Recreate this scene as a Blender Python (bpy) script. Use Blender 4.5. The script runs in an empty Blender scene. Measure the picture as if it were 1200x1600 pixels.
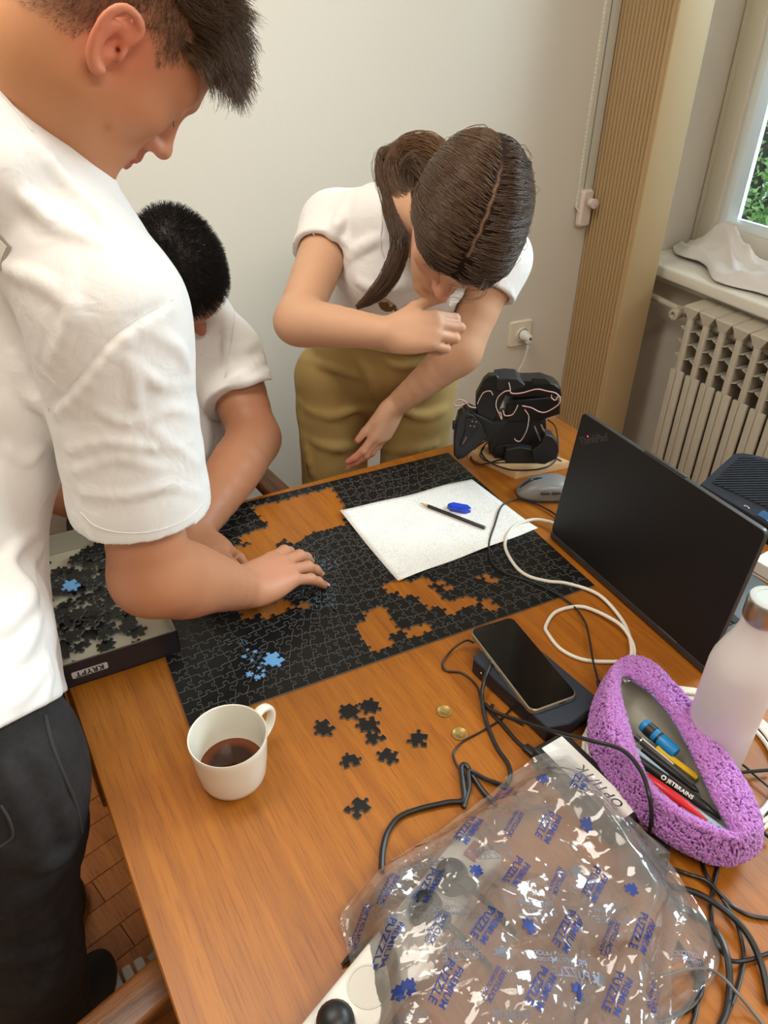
import bpy, bmesh, math, random
import numpy as np
from mathutils import Vector, Matrix
import openvdb

random.seed(7)
rng = np.random.default_rng(7)
SC = bpy.context.scene
COL = SC.collection
T = 0.75                                   # height of the table top above the floor

# ------------------------------------------------------------------ camera
FPX = 1180.19
CAM_C = np.array([-0.0715796, -0.73035038, 0.83453915 + T])
CAM_R = np.array([0.89768885, -0.44048005, 0.0114913])
CAM_U = np.array([0.24103894, 0.5127293, 0.82401996])
CAM_F = np.array([0.36885628, 0.73694368, -0.56644422])
cd = bpy.data.cameras.new('camera')
cd.sensor_fit = 'HORIZONTAL'; cd.sensor_width = 36.0; cd.lens = 36.0 * FPX / 1200.0
cd.clip_start = 0.02; cd.clip_end = 100
cam = bpy.data.objects.new('camera', cd); COL.objects.link(cam)
M = Matrix.Identity(4)
for i in range(3):
    M[i][0] = CAM_R[i]; M[i][1] = CAM_U[i]; M[i][2] = -CAM_F[i]; M[i][3] = CAM_C[i]
cam.matrix_world = M
SC.camera = cam

# ------------------------------------------------------------------ view, world, lamps
SC.view_settings.view_transform = 'Standard'
SC.view_settings.look = 'None'
SC.view_settings.gamma = 1.0
SC.view_settings.use_curve_mapping = False
SC.view_settings.exposure = -0.06
SC.cycles.max_bounces = 8
SC.cycles.transparent_max_bounces = 24
W = bpy.data.worlds.new('world'); SC.world = W; W.use_nodes = True
nt = W.node_tree; nt.nodes.clear()
wo = nt.nodes.new('ShaderNodeOutputWorld'); bg = nt.nodes.new('ShaderNodeBackground')
bg.inputs['Color'].default_value = (0.72, 0.86, 1.0, 1); bg.inputs['Strength'].default_value = 1.3
nt.links.new(bg.outputs[0], wo.inputs[0])

def area_light(name, loc, target, size, power, color, size_y=None):
    l = bpy.data.lights.new(name, 'AREA'); l.energy = power; l.color = color
    l.size = size
    if size_y: l.shape = 'RECTANGLE'; l.size_y = size_y
    o = bpy.data.objects.new(name, l); COL.objects.link(o); o.location = loc
    o.rotation_euler = (Vector(target) - Vector(loc)).to_track_quat('-Z', 'Y').to_euler()
    return o
WARM = (1.0, 0.915, 0.80)
area_light('ceiling_lamp_light', (-0.20, 0.32, 2.64), (-0.20, 0.32, 0), 1.3, 18, WARM, 0.5)
area_light('ceiling_lamp_light', (0.35, -1.55, 2.64), (0.35, -1.55, 0), 1.3, 23, WARM, 0.5)
area_light('window_daylight', (2.75, -0.15, 2.6), (1.0, 0.55, 0.9), 1.6, 190, (0.80, 0.90, 1.0), 1.4)
area_light('window_daylight', (2.75, -1.65, 2.75), (0.6, -1.3, 0.9), 1.3, 120, (0.84, 0.93, 1.0), 1.4)

# ------------------------------------------------------------------ geometry helpers
def P(px, py, dep):                        # a point at a depth along the view axis
    return CAM_C + CAM_F * dep + CAM_R * ((px - 600) / FPX * dep) + CAM_U * ((800 - py) / FPX * dep)
def ray(px, py):
    d = CAM_F * FPX + CAM_R * (px - 600) - CAM_U * (py - 800); return d / np.linalg.norm(d)
def onz(px, py, h=0.0):                    # point at height h above the table top
    d = ray(px, py); t = (T + h - CAM_C[2]) / d[2]; return CAM_C + t * d
def onx(px, py, X):
    d = ray(px, py); return CAM_C + (X - CAM_C[0]) / d[0] * d
def ony(px, py, Y):
    d = ray(px, py); return CAM_C + (Y - CAM_C[1]) / d[1] * d
def pj(X):
    d = np.asarray(X, float) - CAM_C; z = d @ CAM_F
    return np.stack([600 + FPX * (d @ CAM_R) / z, 800 - FPX * (d @ CAM_U) / z], -1)
def nrm(v):
    v = np.asarray(v, float); return v / np.linalg.norm(v)

def link(o, parent=None):
    COL.objects.link(o)
    if parent is not None: o.parent = parent
    return o
def meshobj(name, verts, faces, mats, parent=None, smooth=False, loc=None, rotz=0, mi=None, auto=None):
    me = bpy.data.meshes.new(name)
    me.from_pydata([tuple(map(float, v)) for v in verts], [], [tuple(map(int, f)) for f in faces])
    if not isinstance(mats, (list, tuple)): mats = [mats]
    for m in mats: me.materials.append(m)
    if mi is not None: me.polygons.foreach_set('material_index', np.asarray(mi, np.int32))
    if smooth: me.polygons.foreach_set('use_smooth', np.ones(len(me.polygons), bool))
    if auto is not None: me.set_sharp_from_angle(angle=math.radians(auto))
    me.update()
    o = bpy.data.objects.new(name, me)
    if loc is not None: o.location = loc
    o.rotation_euler[2] = rotz
    return link(o, parent)
def bmobj(name, bm, mats, parent=None, smooth=False, loc=None, rot=None, auto=None):
    me = bpy.data.meshes.new(name); bm.to_mesh(me); bm.free()
    if not isinstance(mats, (list, tuple)): mats = [mats]
    for m in mats: me.materials.append(m)
    if smooth: me.polygons.foreach_set('use_smooth', np.ones(len(me.polygons), bool))
    if auto is not None: me.set_sharp_from_angle(angle=math.radians(auto))
    o = bpy.data.objects.new(name, me)
    if loc is not None: o.location = loc
    if rot is not None: o.rotation_euler = rot
    return link(o, parent)
def tag(o, label=None, cat=None, group=None, kind=None):
    if label: o['label'] = label
    if cat: o['category'] = cat
    if group: o['group'] = group
    if kind: o['kind'] = kind
    return o
def thing(name, label, cat, loc=(0, 0, 0), rotz=0, group=None):
    o = bpy.data.objects.new(name, None); o.empty_display_size = 0.05
    o.location = tuple(map(float, loc)); o.rotation_euler[2] = rotz
    link(o); return tag(o, label, cat, group)
def copy_tree(o, parent=None):
    c = o.copy(); COL.objects.link(c)
    if parent is not None: c.parent = parent
    for ch in list(o.children): copy_tree(ch, c)
    return c

def catmull(pts, n=8, closed=False):
    p = np.asarray(pts, float); m = len(p)
    if m < 3 and not closed:
        return p
    out = []
    segs = m if closed else m - 1
    for i in range(segs):
        p1 = p[i]; p2 = p[(i + 1) % m]
        p0 = p[(i - 1) % m] if (closed or i > 0) else 2 * p1 - p2
        p3 = p[(i + 2) % m] if (closed or i + 2 < m) else 2 * p2 - p1
        for t in np.linspace(0, 1, n, endpoint=False):
            out.append(0.5 * (2 * p1 + (p2 - p0) * t + (2 * p0 - 5 * p1 + 4 * p2 - p3) * t * t + (3 * p1 - p0 - 3 * p2 + p3) * t ** 3))
    if not closed: out.append(p[-1])
    return np.array(out)
def frames(p, closed=False):
    d = np.gradient(p, axis=0) if not closed else np.roll(p, -1, 0) - np.roll(p, 1, 0)
    d /= np.maximum(np.linalg.norm(d, axis=1, keepdims=True), 1e-9)
    up = np.array([0, 0, 1.0]) if abs(d[0][2]) < .9 else np.array([1.0, 0, 0])
    ns = []; n = np.cross(d[0], up); n /= np.linalg.norm(n)
    for i in range(len(p)):
        n = n - d[i] * (n @ d[i]); n /= max(np.linalg.norm(n), 1e-9); ns.append(n.copy())
    ns = np.array(ns); return d, ns, np.cross(d, ns)
def tube_geo(p, r, seg=8, closed=False, flat=1.0):
    p = np.asarray(p, float); n = len(p)
    r = np.full(n, r) if np.isscalar(r) else np.asarray(r, float)
    d, a, b = frames(p, closed)
    th = np.linspace(0, 2 * np.pi, seg, endpoint=False)
    v = p[:, None] + r[:, None, None] * (a[:, None] * np.cos(th)[None, :, None] + flat * b[:, None] * np.sin(th)[None, :, None])
    v = v.reshape(-1, 3); f = []
    for i in range(n if closed else n - 1):
        j = (i + 1) % n
        for k in range(seg):
            k2 = (k + 1) % seg
            f.append((i * seg + k, i * seg + k2, j * seg + k2, j * seg + k))
    if not closed:
        f.append(tuple(range(seg - 1, -1, -1))); f.append(tuple((n - 1) * seg + k for k in range(seg)))
    return v, f
class Geo:
    def __init__(s): s.v = []; s.f = []; s.mi = []; s.n = 0
    def add(s, v, f, mi=0):
        s.v.append(np.asarray(v, float)); s.f += [tuple(i + s.n for i in q) for q in f]; s.mi += [mi] * len(f); s.n += len(v); return s
    def tube(s, p, r, seg=8, closed=False, mi=0, flat=1.0):
        return s.add(*tube_geo(p, r, seg, closed, flat), mi)
    def lathe(s, prof, seg=24, loc=(0, 0, 0), mi=0, cap0=True, cap1=True, axis=None):
        v, f = lathe_geo(prof, seg, cap0, cap1); v = np.asarray(v)
        if axis is not None:
            q = Vector((0, 0, 1)).rotation_difference(Vector(axis)); R3 = np.array(q.to_matrix()); v = v @ R3.T
        return s.add(v + np.asarray(loc), f, mi)
    def box(s, c, size, rot=None, mi=0):
        x, y, z = [q / 2 for q in size]
        v = np.array([(-x, -y, -z), (x, -y, -z), (x, y, -z), (-x, y, -z), (-x, -y, z), (x, -y, z), (x, y, z), (-x, y, z)])
        if rot is not None: v = v @ np.asarray(rot).T
        return s.add(v + np.asarray(c), [(3, 2, 1, 0), (4, 5, 6, 7), (0, 1, 5, 4), (1, 2, 6, 5), (2, 3, 7, 6), (3, 0, 4, 7)], mi)
    def rbox(s, c, size, bev=0.003, seg=2, rot=None, mi=0):
        bm = bmesh.new(); bmesh.ops.create_cube(bm, size=1)
        bmesh.ops.scale(bm, vec=size, verts=bm.verts)
        bmesh.ops.bevel(bm, geom=bm.edges[:], offset=bev, segments=seg, profile=0.5, affect='EDGES')
        v = np.array([q.co[:] for q in bm.verts]); f = [tuple(q.index for q in fc.verts) for fc in bm.faces]; bm.free()
        if rot is not None: v = v @ np.asarray(rot).T
        return s.add(v + np.asarray(c), f, mi)
    def prism(s, poly, z0, z1, mi=0, ch=0.0, mi_side=None, mi_ch=None):
        v, f, k = prism_geo(poly, z0, z1, ch); 
        b = s.n; s.v.append(np.asarray(v, float)); s.f += [tuple(i + b for i in q) for q in f]; s.n += len(v)
        m = {0: mi, 1: mi if mi_side is None else mi_side, 2: mi if mi_ch is None else mi_ch}
        s.mi += [m[q] for q in k]; return s
    def xf(s, Mx):
        Mx = np.asarray(Mx); s.v = [q @ Mx[:3, :3].T + Mx[:3, 3] for q in s.v]; return s
    def obj(s, name, mats, parent=None, smooth=True, auto=35, **k):
        return meshobj(name, np.concatenate(s.v), s.f, mats, parent, smooth, mi=s.mi, auto=auto, **k)
def lathe_geo(prof, seg=24, cap0=True, cap1=True):
    v = []; f = []; n = len(prof)
    for r, z in prof:
        for k in range(seg):
            a = 2 * math.pi * k / seg; v.append((r * math.cos(a), r * math.sin(a), z))
    for i in range(n - 1):
        for k in range(seg):
            k2 = (k + 1) % seg
            f.append((i * seg + k, i * seg + k2, (i + 1) * seg + k2, (i + 1) * seg + k))
    if cap0: f.append(tuple(range(seg - 1, -1, -1)))
    if cap1: f.append(tuple((n - 1) * seg + k for k in range(seg)))
    return v, f
def inset(poly, d):
    p = np.asarray(poly, float); a = np.roll(p, 1, 0); b = np.roll(p, -1, 0)
    e1 = p - a; e2 = b - p
    n1 = np.stack([-e1[:, 1], e1[:, 0]], 1) / np.maximum(np.linalg.norm(e1, axis=1, keepdims=True), 1e-9)
    n2 = np.stack([-e2[:, 1], e2[:, 0]], 1) / np.maximum(np.linalg.norm(e2, axis=1, keepdims=True), 1e-9)
    n = n1 + n2; n /= np.maximum(np.linalg.norm(n, axis=1, keepdims=True), 0.35)
    return p + n * d
def prism_geo(poly, z0, z1, ch=0.0):          # poly counter-clockwise; kinds 0 top/bottom, 1 side, 2 chamfer
    p = np.asarray(poly, float); n = len(p); rings = [(p, z0)]
    if ch > 0: rings += [(p, z1 - ch), (inset(p, ch), z1)]
    else: rings += [(p, z1)]
    v = [(x, y, z) for q, z in rings for x, y in q]; f = []; k = []
    for i in range(len(rings) - 1):
        for a in range(n):
            b = (a + 1) % n; f.append((i * n + a, i * n + b, (i + 1) * n + b, (i + 1) * n + a)); k.append(1 if i == 0 else 2)
    f.append(tuple((len(rings) - 1) * n + a for a in range(n))); k.append(0)
    f.append(tuple(range(n - 1, -1, -1))); k.append(0)
    return v, f, k
def rrect(w, h, r, n=6, cx=0, cy=0):
    out = []
    for sx, sy, a0 in ((1, -1, -90), (1, 1, 0), (-1, 1, 90), (-1, -1, 180)):
        for k in range(n + 1):
            a = math.radians(a0 + 90 * k / n); out.append((cx + sx * (w / 2 - r) + r * math.cos(a), cy + sy * (h / 2 - r) + r * math.sin(a)))
    return out
def rotz3(a):
    c, s = math.cos(a), math.sin(a); return np.array([[c, -s, 0], [s, c, 0], [0, 0, 1.0]])
def basis(x, y, z): return np.stack([x, y, z], 1)      # columns

def text_geo(body, size, font=None, bold=0.0, spacing=1.0, shear=0.0, align='CENTER', res=3, cut=None):
    cu = bpy.data.curves.new('txt', 'FONT'); cu.body = body; cu.size = size; cu.offset = bold; cu.space_character = spacing
    cu.shear = shear; cu.align_x = align; cu.align_y = 'CENTER'; cu.resolution_u = res
    o = bpy.data.objects.new('txt', cu); COL.objects.link(o)
    dg = bpy.context.evaluated_depsgraph_get(); dg.update()
    me = o.evaluated_get(dg).to_mesh()
    bm = bmesh.new(); bm.from_mesh(me)
    bmesh.ops.triangulate(bm, faces=bm.faces[:])
    if cut:
        for _ in range(4):
            ed = [e for e in bm.edges if e.calc_length() > cut]
            if not ed: break
            bmesh.ops.subdivide_edges(bm, edges=ed, cuts=1)
            bmesh.ops.triangulate(bm, faces=bm.faces[:])
    v = np.array([q.co[:] for q in bm.verts]) if len(bm.verts) else np.zeros((0, 3)); f = [tuple(q.index for q in fc.verts) for fc in bm.faces]
    bm.free(); o.evaluated_get(dg).to_mesh_clear()
    bpy.data.objects.remove(o); bpy.data.curves.remove(cu)
    return v, f

# ------------------------------------------------------------------ materials
def mat(name, col, rough=0.5, metal=0.0, spec=0.5, bump=None, var=None, **kw):
    m = bpy.data.materials.new(name); m.use_nodes = True; n = m.node_tree.nodes; l = m.node_tree.links
    b = n['Principled BSDF']; b.inputs['Base Color'].default_value = (*col, 1); b.inputs['Roughness'].default_value = rough
    b.inputs['Metallic'].default_value = metal; b.inputs['Specular IOR Level'].default_value = spec
    for k, v in kw.items(): b.inputs[k.replace('_', ' ')].default_value = v
    tc = None
    if bump or var: tc = n.new('ShaderNodeTexCoord')
    if var:                                    # (scale, other colour)
        nz = n.new('ShaderNodeTexNoise'); nz.inputs['Scale'].default_value = var[0]; nz.inputs['Detail'].default_value = 4
        mx = n.new('ShaderNodeMix'); mx.data_type = 'RGBA'; mx.inputs[6].default_value = (*col, 1); mx.inputs[7].default_value = (*var[1], 1)
        l.new(tc.outputs['Object'], nz.inputs['Vector']); l.new(nz.outputs['Fac'], mx.inputs[0]); l.new(mx.outputs[2], b.inputs['Base Color'])
    if bump:                                   # (scale, distance)
        nz = n.new('ShaderNodeTexNoise'); nz.inputs['Scale'].default_value = bump[0]; nz.inputs['Detail'].default_value = 3
        bp = n.new('ShaderNodeBump'); bp.inputs['Distance'].default_value = bump[1]; bp.inputs['Strength'].default_value = 1
        l.new(tc.outputs['Object'], nz.inputs['Vector']); l.new(nz.outputs['Fac'], bp.inputs['Height']); l.new(bp.outputs[0], b.inputs['Normal'])
    return m
def srgb(r, g, b):
    f = lambda c: (c / 255 / 12.92) if c <= 10 else ((c / 255 + .055) / 1.055) ** 2.4
    return (f(r), f(g), f(b))
def wood(name, c1, c2, c3, scale=(3, 40, 40), rough=0.35, rotz=0.0, bump=0.0003, coat=0.0):
    m = bpy.data.materials.new(name); m.use_nodes = True; n = m.node_tree.nodes; l = m.node_tree.links
    b = n['Principled BSDF']; b.inputs['Roughness'].default_value = rough; b.inputs['Coat Weight'].default_value = coat; b.inputs['Coat Roughness'].default_value = 0.2
    tc = n.new('ShaderNodeTexCoord'); mp = n.new('ShaderNodeMapping'); mp.inputs['Rotation'].default_value[2] = rotz; mp.inputs['Scale'].default_value = scale
    l.new(tc.outputs['Object'], mp.inputs['Vector'])
    n1 = n.new('ShaderNodeTexNoise'); n1.inputs['Scale'].default_value = 1.0; n1.inputs['Detail'].default_value = 6; n1.inputs['Distortion'].default_value = 0.6
    n2 = n.new('ShaderNodeTexNoise'); n2.inputs['Scale'].default_value = 6.0; n2.inputs['Detail'].default_value = 5; n2.inputs['Roughness'].default_value = .65
    l.new(mp.outputs[0], n1.inputs['Vector']); l.new(mp.outputs[0], n2.inputs['Vector'])
    r1 = n.new('ShaderNodeValToRGB'); r1.color_ramp.elements[0].position = .32; r1.color_ramp.elements[1].position = .68
    r1.color_ramp.elements[0].color = (*c1, 1); r1.color_ramp.elements[1].color = (*c2, 1)
    l.new(n1.outputs['Fac'], r1.inputs['Fac'])
    r2 = n.new('ShaderNodeValToRGB'); r2.color_ramp.elements[0].position = .50; r2.color_ramp.elements[1].position = .72
    r2.color_ramp.elements[0].color = (0, 0, 0, 1); r2.color_ramp.elements[1].color = (.75, .75, .75, 1)
    l.new(n2.outputs['Fac'], r2.inputs['Fac'])
    mx = n.new('ShaderNodeMix'); mx.data_type = 'RGBA'; mx.inputs[7].default_value = (*c3, 1)
    l.new(r2.outputs['Color'], mx.inputs[0]); l.new(r1.outputs['Color'], mx.inputs[6]); l.new(mx.outputs[2], b.inputs['Base Color'])
    bp = n.new('ShaderNodeBump'); bp.inputs['Distance'].default_value = bump; l.new(n2.outputs['Fac'], bp.inputs['Height']); l.new(bp.outputs[0], b.inputs['Normal'])
    return m
def vcol_mat(name, rough=0.5, bump=None, sss=0.0, spec=0.5, sheen=0.0, attr='tint', rad=(1, .35, .2), sscale=.004):
    m = mat(name, (.8, .8, .8), rough, bump=bump, spec=spec); n = m.node_tree.nodes; l = m.node_tree.links
    a = n.new('ShaderNodeAttribute'); a.attribute_name = attr
    b = n['Principled BSDF']; l.new(a.outputs['Color'], b.inputs['Base Color'])
    if sss: b.inputs['Subsurface Weight'].default_value = sss; b.inputs['Subsurface Radius'].default_value = rad; b.inputs['Subsurface Scale'].default_value = sscale
    if sheen: b.inputs['Sheen Weight'].default_value = sheen
    return m
BLACK = mat('black_plastic', (.012, .012, .013), .42)
BLACKG = mat('black_gloss', (.008, .008, .009), .12)
CABLE = mat('black_cable', (.012, .012, .013), .38)
WHITEP = mat('white_plastic', (.80, .79, .74), .35)
STEEL = mat('steel', (.55, .54, .52), .28, 1.0)
# ================================================================== the setting
WALL = mat('wall_paint', srgb(221, 216, 204), .85, bump=(45, .0004), var=(1.2, srgb(217, 210, 197)))
WALLW = mat('window_wall_paint', srgb(224, 218, 208), .8, bump=(25, .003), var=(6, srgb(214, 206, 194)))
CEIL = mat('ceiling_paint', srgb(236, 234, 228), .9)
FRAME = mat('window_frame_paint', srgb(214, 206, 192), .45, bump=(30, .0006))
FRAMEW = mat('window_sash_white', srgb(228, 234, 236), .4)
SILL = mat('sill_paint', srgb(236, 232, 222), .45, bump=(18, .001))
YB = 1.13; XR = 1.78; XL = -2.3; YF = -2.7; ZC = 2.70
# floor of parquet strips in a dark base
PARQ = [wood('parquet_%d' % i, srgb(*[min(255, q * 1.22) for q in a]), srgb(*[min(255, q * 1.22) for q in b]), srgb(*[q * 1.15 for q in c]), scale=(30, 2.5, 30), rough=.4) for i, (a, b, c) in enumerate([((150, 92, 45), (176, 112, 58), (110, 62, 28)), ((172, 116, 64), (192, 134, 78), (128, 78, 38)), ((130, 76, 36), (158, 96, 48), (96, 54, 24))])]
g = Geo(); g.box(((XL + XR) / 2, (YB + YF) / 2, -.03), (XR - XL + .4, YB - YF + .4, .05)); fl = g.obj('floor', mat('floor_base', srgb(48, 28, 14), .8), smooth=False); tag(fl, kind='structure')
# strips: near the man and under the table edge they are pieces of their own
pw, pl = .062, .36
pgeo = []
for i in range(3):
    q = Geo(); q.prism([(-pl / 2 + .0006, -pw / 2 + .0006), (pl / 2 - .0006, -pw / 2 + .0006), (pl / 2 - .0006, pw / 2 - .0006), (-pl / 2 + .0006, pw / 2 - .0006)], -.005, 0.0, ch=.0012)
    o = q.obj('parquet_strip', PARQ[i], fl, smooth=False); pgeo.append(o)
cnt = 0
far = Geo()
th0 = math.radians(18)
cs, sn = math.cos(th0), math.sin(th0)
for a in range(-14, 15):
    for b in range(-60, 61):
        u = (a + (b % 2) * .5) * pl; v = b * pw
        x = -.2 + u * cs - v * sn; y = .25 + u * sn + v * cs
        if not (XL + .2 < x < XR - .2 and YF + .2 < y < YB - .19): continue
        if -.62 < x < .02 and -.05 < y < .85 and cnt < 118:
            o = pgeo[(a * 7 + b * 3) % 3] if cnt < 3 else pgeo[(a * 7 + b * 3) % 3].copy()
            if cnt < 3: o = pgeo[cnt]
            else: COL.objects.link(o)
            o.parent = fl; o.location = (x, y, random.uniform(0, .0006)); o.rotation_euler[2] = th0; cnt += 1
        else:
            R3 = rotz3(th0); c4 = [np.array([x, y, -.001]) + R3 @ np.array([sx * (pl / 2 - .0007), sy * (pw / 2 - .0007), 0]) for sx, sy in ((-1, -1), (1, -1), (1, 1), (-1, 1))]
            far.add(c4, [(0, 1, 2, 3)], (a * 7 + b * 3) % 3)
o = far.obj('parquet_strips', PARQ, fl, smooth=False); tag(o, kind='stuff')
g = Geo(); g.box(((XL + XR) / 2, (YB + YF) / 2, ZC + .05), (XR - XL + .4, YB - YF + .4, .1)); tag(g.obj('ceiling', CEIL, smooth=False), kind='structure')
g = Geo(); g.box(((XL + XR) / 2 + .075, YB + .06, ZC / 2), (XR - XL + .45, .12, ZC)); tag(g.obj('wall_back', WALL, smooth=False), kind='structure')
g = Geo(); g.box((XL - .06, (YB + YF) / 2, ZC / 2), (.12, YB - YF, ZC)); tag(g.obj('wall_left', WALL, smooth=False), kind='structure')
g = Geo(); g.box(((XL + XR) / 2, YF - .06, ZC / 2), (XR - XL + .4, .12, ZC)); tag(g.obj('wall_front', WALL, smooth=False), kind='structure')
# right wall with two window openings
SZ = T + .165                                   # top of the sill
WT = .30                                        # wall thickness
win = [(-.55, 1.10), (-2.3, -.95)]
g = Geo()
def wallbox(y0, y1, z0, z1): g.box((XR + WT / 2, (y0 + y1) / 2, (z0 + z1) / 2), (WT, y1 - y0, z1 - z0))
wallbox(YF, YB, 0, SZ - .035); wallbox(YF, YB, 2.45, ZC)
wallbox(YF, -2.3, SZ - .035, 2.45); wallbox(-.95, -.55, SZ - .035, 2.45); wallbox(1.10, YB, SZ - .035, 2.45)
tag(g.obj('wall_right', WALLW, smooth=False), kind='structure')
GLASS = bpy.data.materials.new('window_glass'); GLASS.use_nodes = True
n = GLASS.node_tree.nodes; l = GLASS.node_tree.links; n.clear()
ot = n.new('ShaderNodeOutputMaterial'); mx = n.new('ShaderNodeMixShader'); tr = n.new('ShaderNodeBsdfTransparent'); gl = n.new('ShaderNodeBsdfGlossy'); gl.inputs['Roughness'].default_value = .02
fr = n.new('ShaderNodeFresnel'); fr.inputs['IOR'].default_value = 1.35; tr.inputs['Color'].default_value = (.93, .98, .97, 1)
l.new(fr.outputs[0], mx.inputs[0]); l.new(tr.outputs[0], mx.inputs[1]); l.new(gl.outputs[0], mx.inputs[2]); l.new(mx.outputs[0], ot.inputs[0])
XW = 1.955                                      # room face of the window frame
for k, (y0, y1) in enumerate(win):
    wroot = bpy.data.objects.new('window_%d' % (k + 1), None); link(wroot); wroot.location = (XW, (y0 + y1) / 2, SZ); tag(wroot, kind='structure')
    oy = (y0 + y1) / 2
    def fb(name, m, pa, parts):
        q = Geo()
        for (xa, xb, ya, yb, za, zb, bv) in parts:
            q.rbox(((xa + xb) / 2 - XW, (ya + yb) / 2 - oy, (za + zb) / 2 - SZ), (xb - xa, yb - ya, zb - za), bv, 2)
        return q.obj(name, m, pa)
    zt = 2.45
    # fixed frame
    fb('window_frame', FRAME, wroot, [(XW, XW + .07, y1 - .035, y1, SZ, zt, .004), (XW, XW + .07, y0, y0 + .035, SZ, zt, .004), (XW + .0012, XW + .0688, y0 + .002, y1 - .002, zt - .04, zt - .001, .004), (XW + .0012, XW + .0688, y0 + .002, y1 - .002, SZ - .02, SZ + .02, .004), (XW - .012, XW + .01, y1 - .028, y1 - .003, SZ, zt, .006)])
    ym = (y0 + y1) / 2
    for (a, b) in ((ym + .01, y1 - .028), (y0 + .028, ym - .01)):
        s = fb('sash', FRAME, wroot, [(XW - .018, XW + .05, b - .062, b, SZ + .015, zt - .03, .005), (XW - .018, XW + .05, a, a + .062, SZ + .015, zt - .03, .005), (XW - .0165, XW + .0485, a + .002, b - .002, SZ + .016, SZ + .085, .005), (XW - .0165, XW + .0485, a + .002, b - .002, zt - .10, zt - .031, .005)])
        fb('glazing_bead', FRAMEW, s, [(XW - .002, XW + .065, b - .088, b - .060, SZ + .08, zt - .09, .004), (XW - .002, XW + .065, a + .060, a + .088, SZ + .08, zt - .09, .004), (XW - .0005, XW + .0635, a + .0625, b - .0625, SZ + .082, SZ + .103, .004), (XW - .0005, XW + .0635, a + .0625, b - .0625, zt - .118, zt - .097, .004)])
        q = Geo(); q.box((.045, (a + b) / 2 - oy, (SZ + .1 + zt - .1) / 2 - SZ), (.004, b - a - .16, zt - SZ - .19)); q.obj('pane', GLASS, s, smooth=False)
# sills
for k, (y0, y1) in enumerate(win):
    g = Geo(); g.rbox(((1.70 + XW + .05) / 2, (y0 + y1) / 2 - .0, SZ - .0175), (XW + .05 - 1.70, y1 - y0 - .004, .034), .006, 3)
    o = g.obj('trim_%d' % (k + 1), SILL); tag(o, kind='structure')
g = Geo()
for (y0, y1) in win: g.rbox((1.765, (y0 + y1) / 2, SZ - .05), (.03, y1 - y0 - .03, .03), .004, 2)
tag(g.obj('trim_3', SILL), kind='structure')
# baseboards
BB = mat('baseboard_wood', srgb(120, 74, 38), .5)
g = Geo(); g.box(((XL + 1.52) / 2, YB - .009, .045), (1.52 - XL, .016, .085)); tag(g.obj('baseboard_back', BB, smooth=False), kind='structure')
g = Geo(); g.box((XL + .01, (YB + YF) / 2, .045), (.018, YB - YF - .05, .085)); tag(g.obj('baseboard_left', BB, smooth=False), kind='structure')
# fluted corner column: ribs on the side that faces the room, smooth front
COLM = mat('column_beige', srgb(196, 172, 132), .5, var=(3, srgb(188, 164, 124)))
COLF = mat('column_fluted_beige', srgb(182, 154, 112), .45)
cx0, cx1, cy0, cy1 = 1.532, 1.652, .927, YB
colr = bpy.data.objects.new('trim_4', None); link(colr); colr.location = (cx0, cy0, 0); tag(colr, kind='structure')
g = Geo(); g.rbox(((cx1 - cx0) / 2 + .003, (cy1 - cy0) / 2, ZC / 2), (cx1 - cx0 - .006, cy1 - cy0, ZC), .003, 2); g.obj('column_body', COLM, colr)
NR = 14; rp = (cy1 - cy0 - .006) / NR
for i in range(NR):
    q = Geo(); pr = [(-.004, -rp * .46), (-.001, -rp * .40), (.0050, -rp * .20), (.0068, 0), (.0050, rp * .20), (-.001, rp * .40), (-.004, rp * .46)]
    poly = [(-a + .002, b) for a, b in pr][::-1]
    v = [(x, y, z) for z in (.002, ZC - .002) for x, y in poly]; m_ = len(poly)
    f = [(a, a + 1, m_ + a + 1, m_ + a) for a in range(m_ - 1)] + [(m_ - 1, 0, m_, 2 * m_ - 1), tuple(range(m_))[::-1], tuple(range(m_, 2 * m_))]
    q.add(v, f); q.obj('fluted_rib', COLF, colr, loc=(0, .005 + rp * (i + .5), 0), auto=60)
# ceiling lamps
LE = bpy.data.materials.new('lamp_diffuser'); LE.use_nodes = True; LE.node_tree.nodes['Principled BSDF'].inputs['Emission Color'].default_value = (1, .93, .82, 1); LE.node_tree.nodes['Principled BSDF'].inputs['Emission Strength'].default_value = 3.0
for x, y, lb in ((-.20, .32, 'long white ceiling lamp above the table'), (.35, -1.55, 'long white ceiling lamp behind the viewer')):
    t = thing('ceiling_lamp', lb, 'lamp', (x, y, ZC))
    q = Geo(); q.rbox((0, 0, -.022), (1.32, .52, .044), .008); q.obj('lamp_housing', WHITEP, t)
    q = Geo(); q.box((0, 0, -.046), (1.26, .46, .006)); q.obj('diffuser', LE, t, smooth=False)

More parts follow.
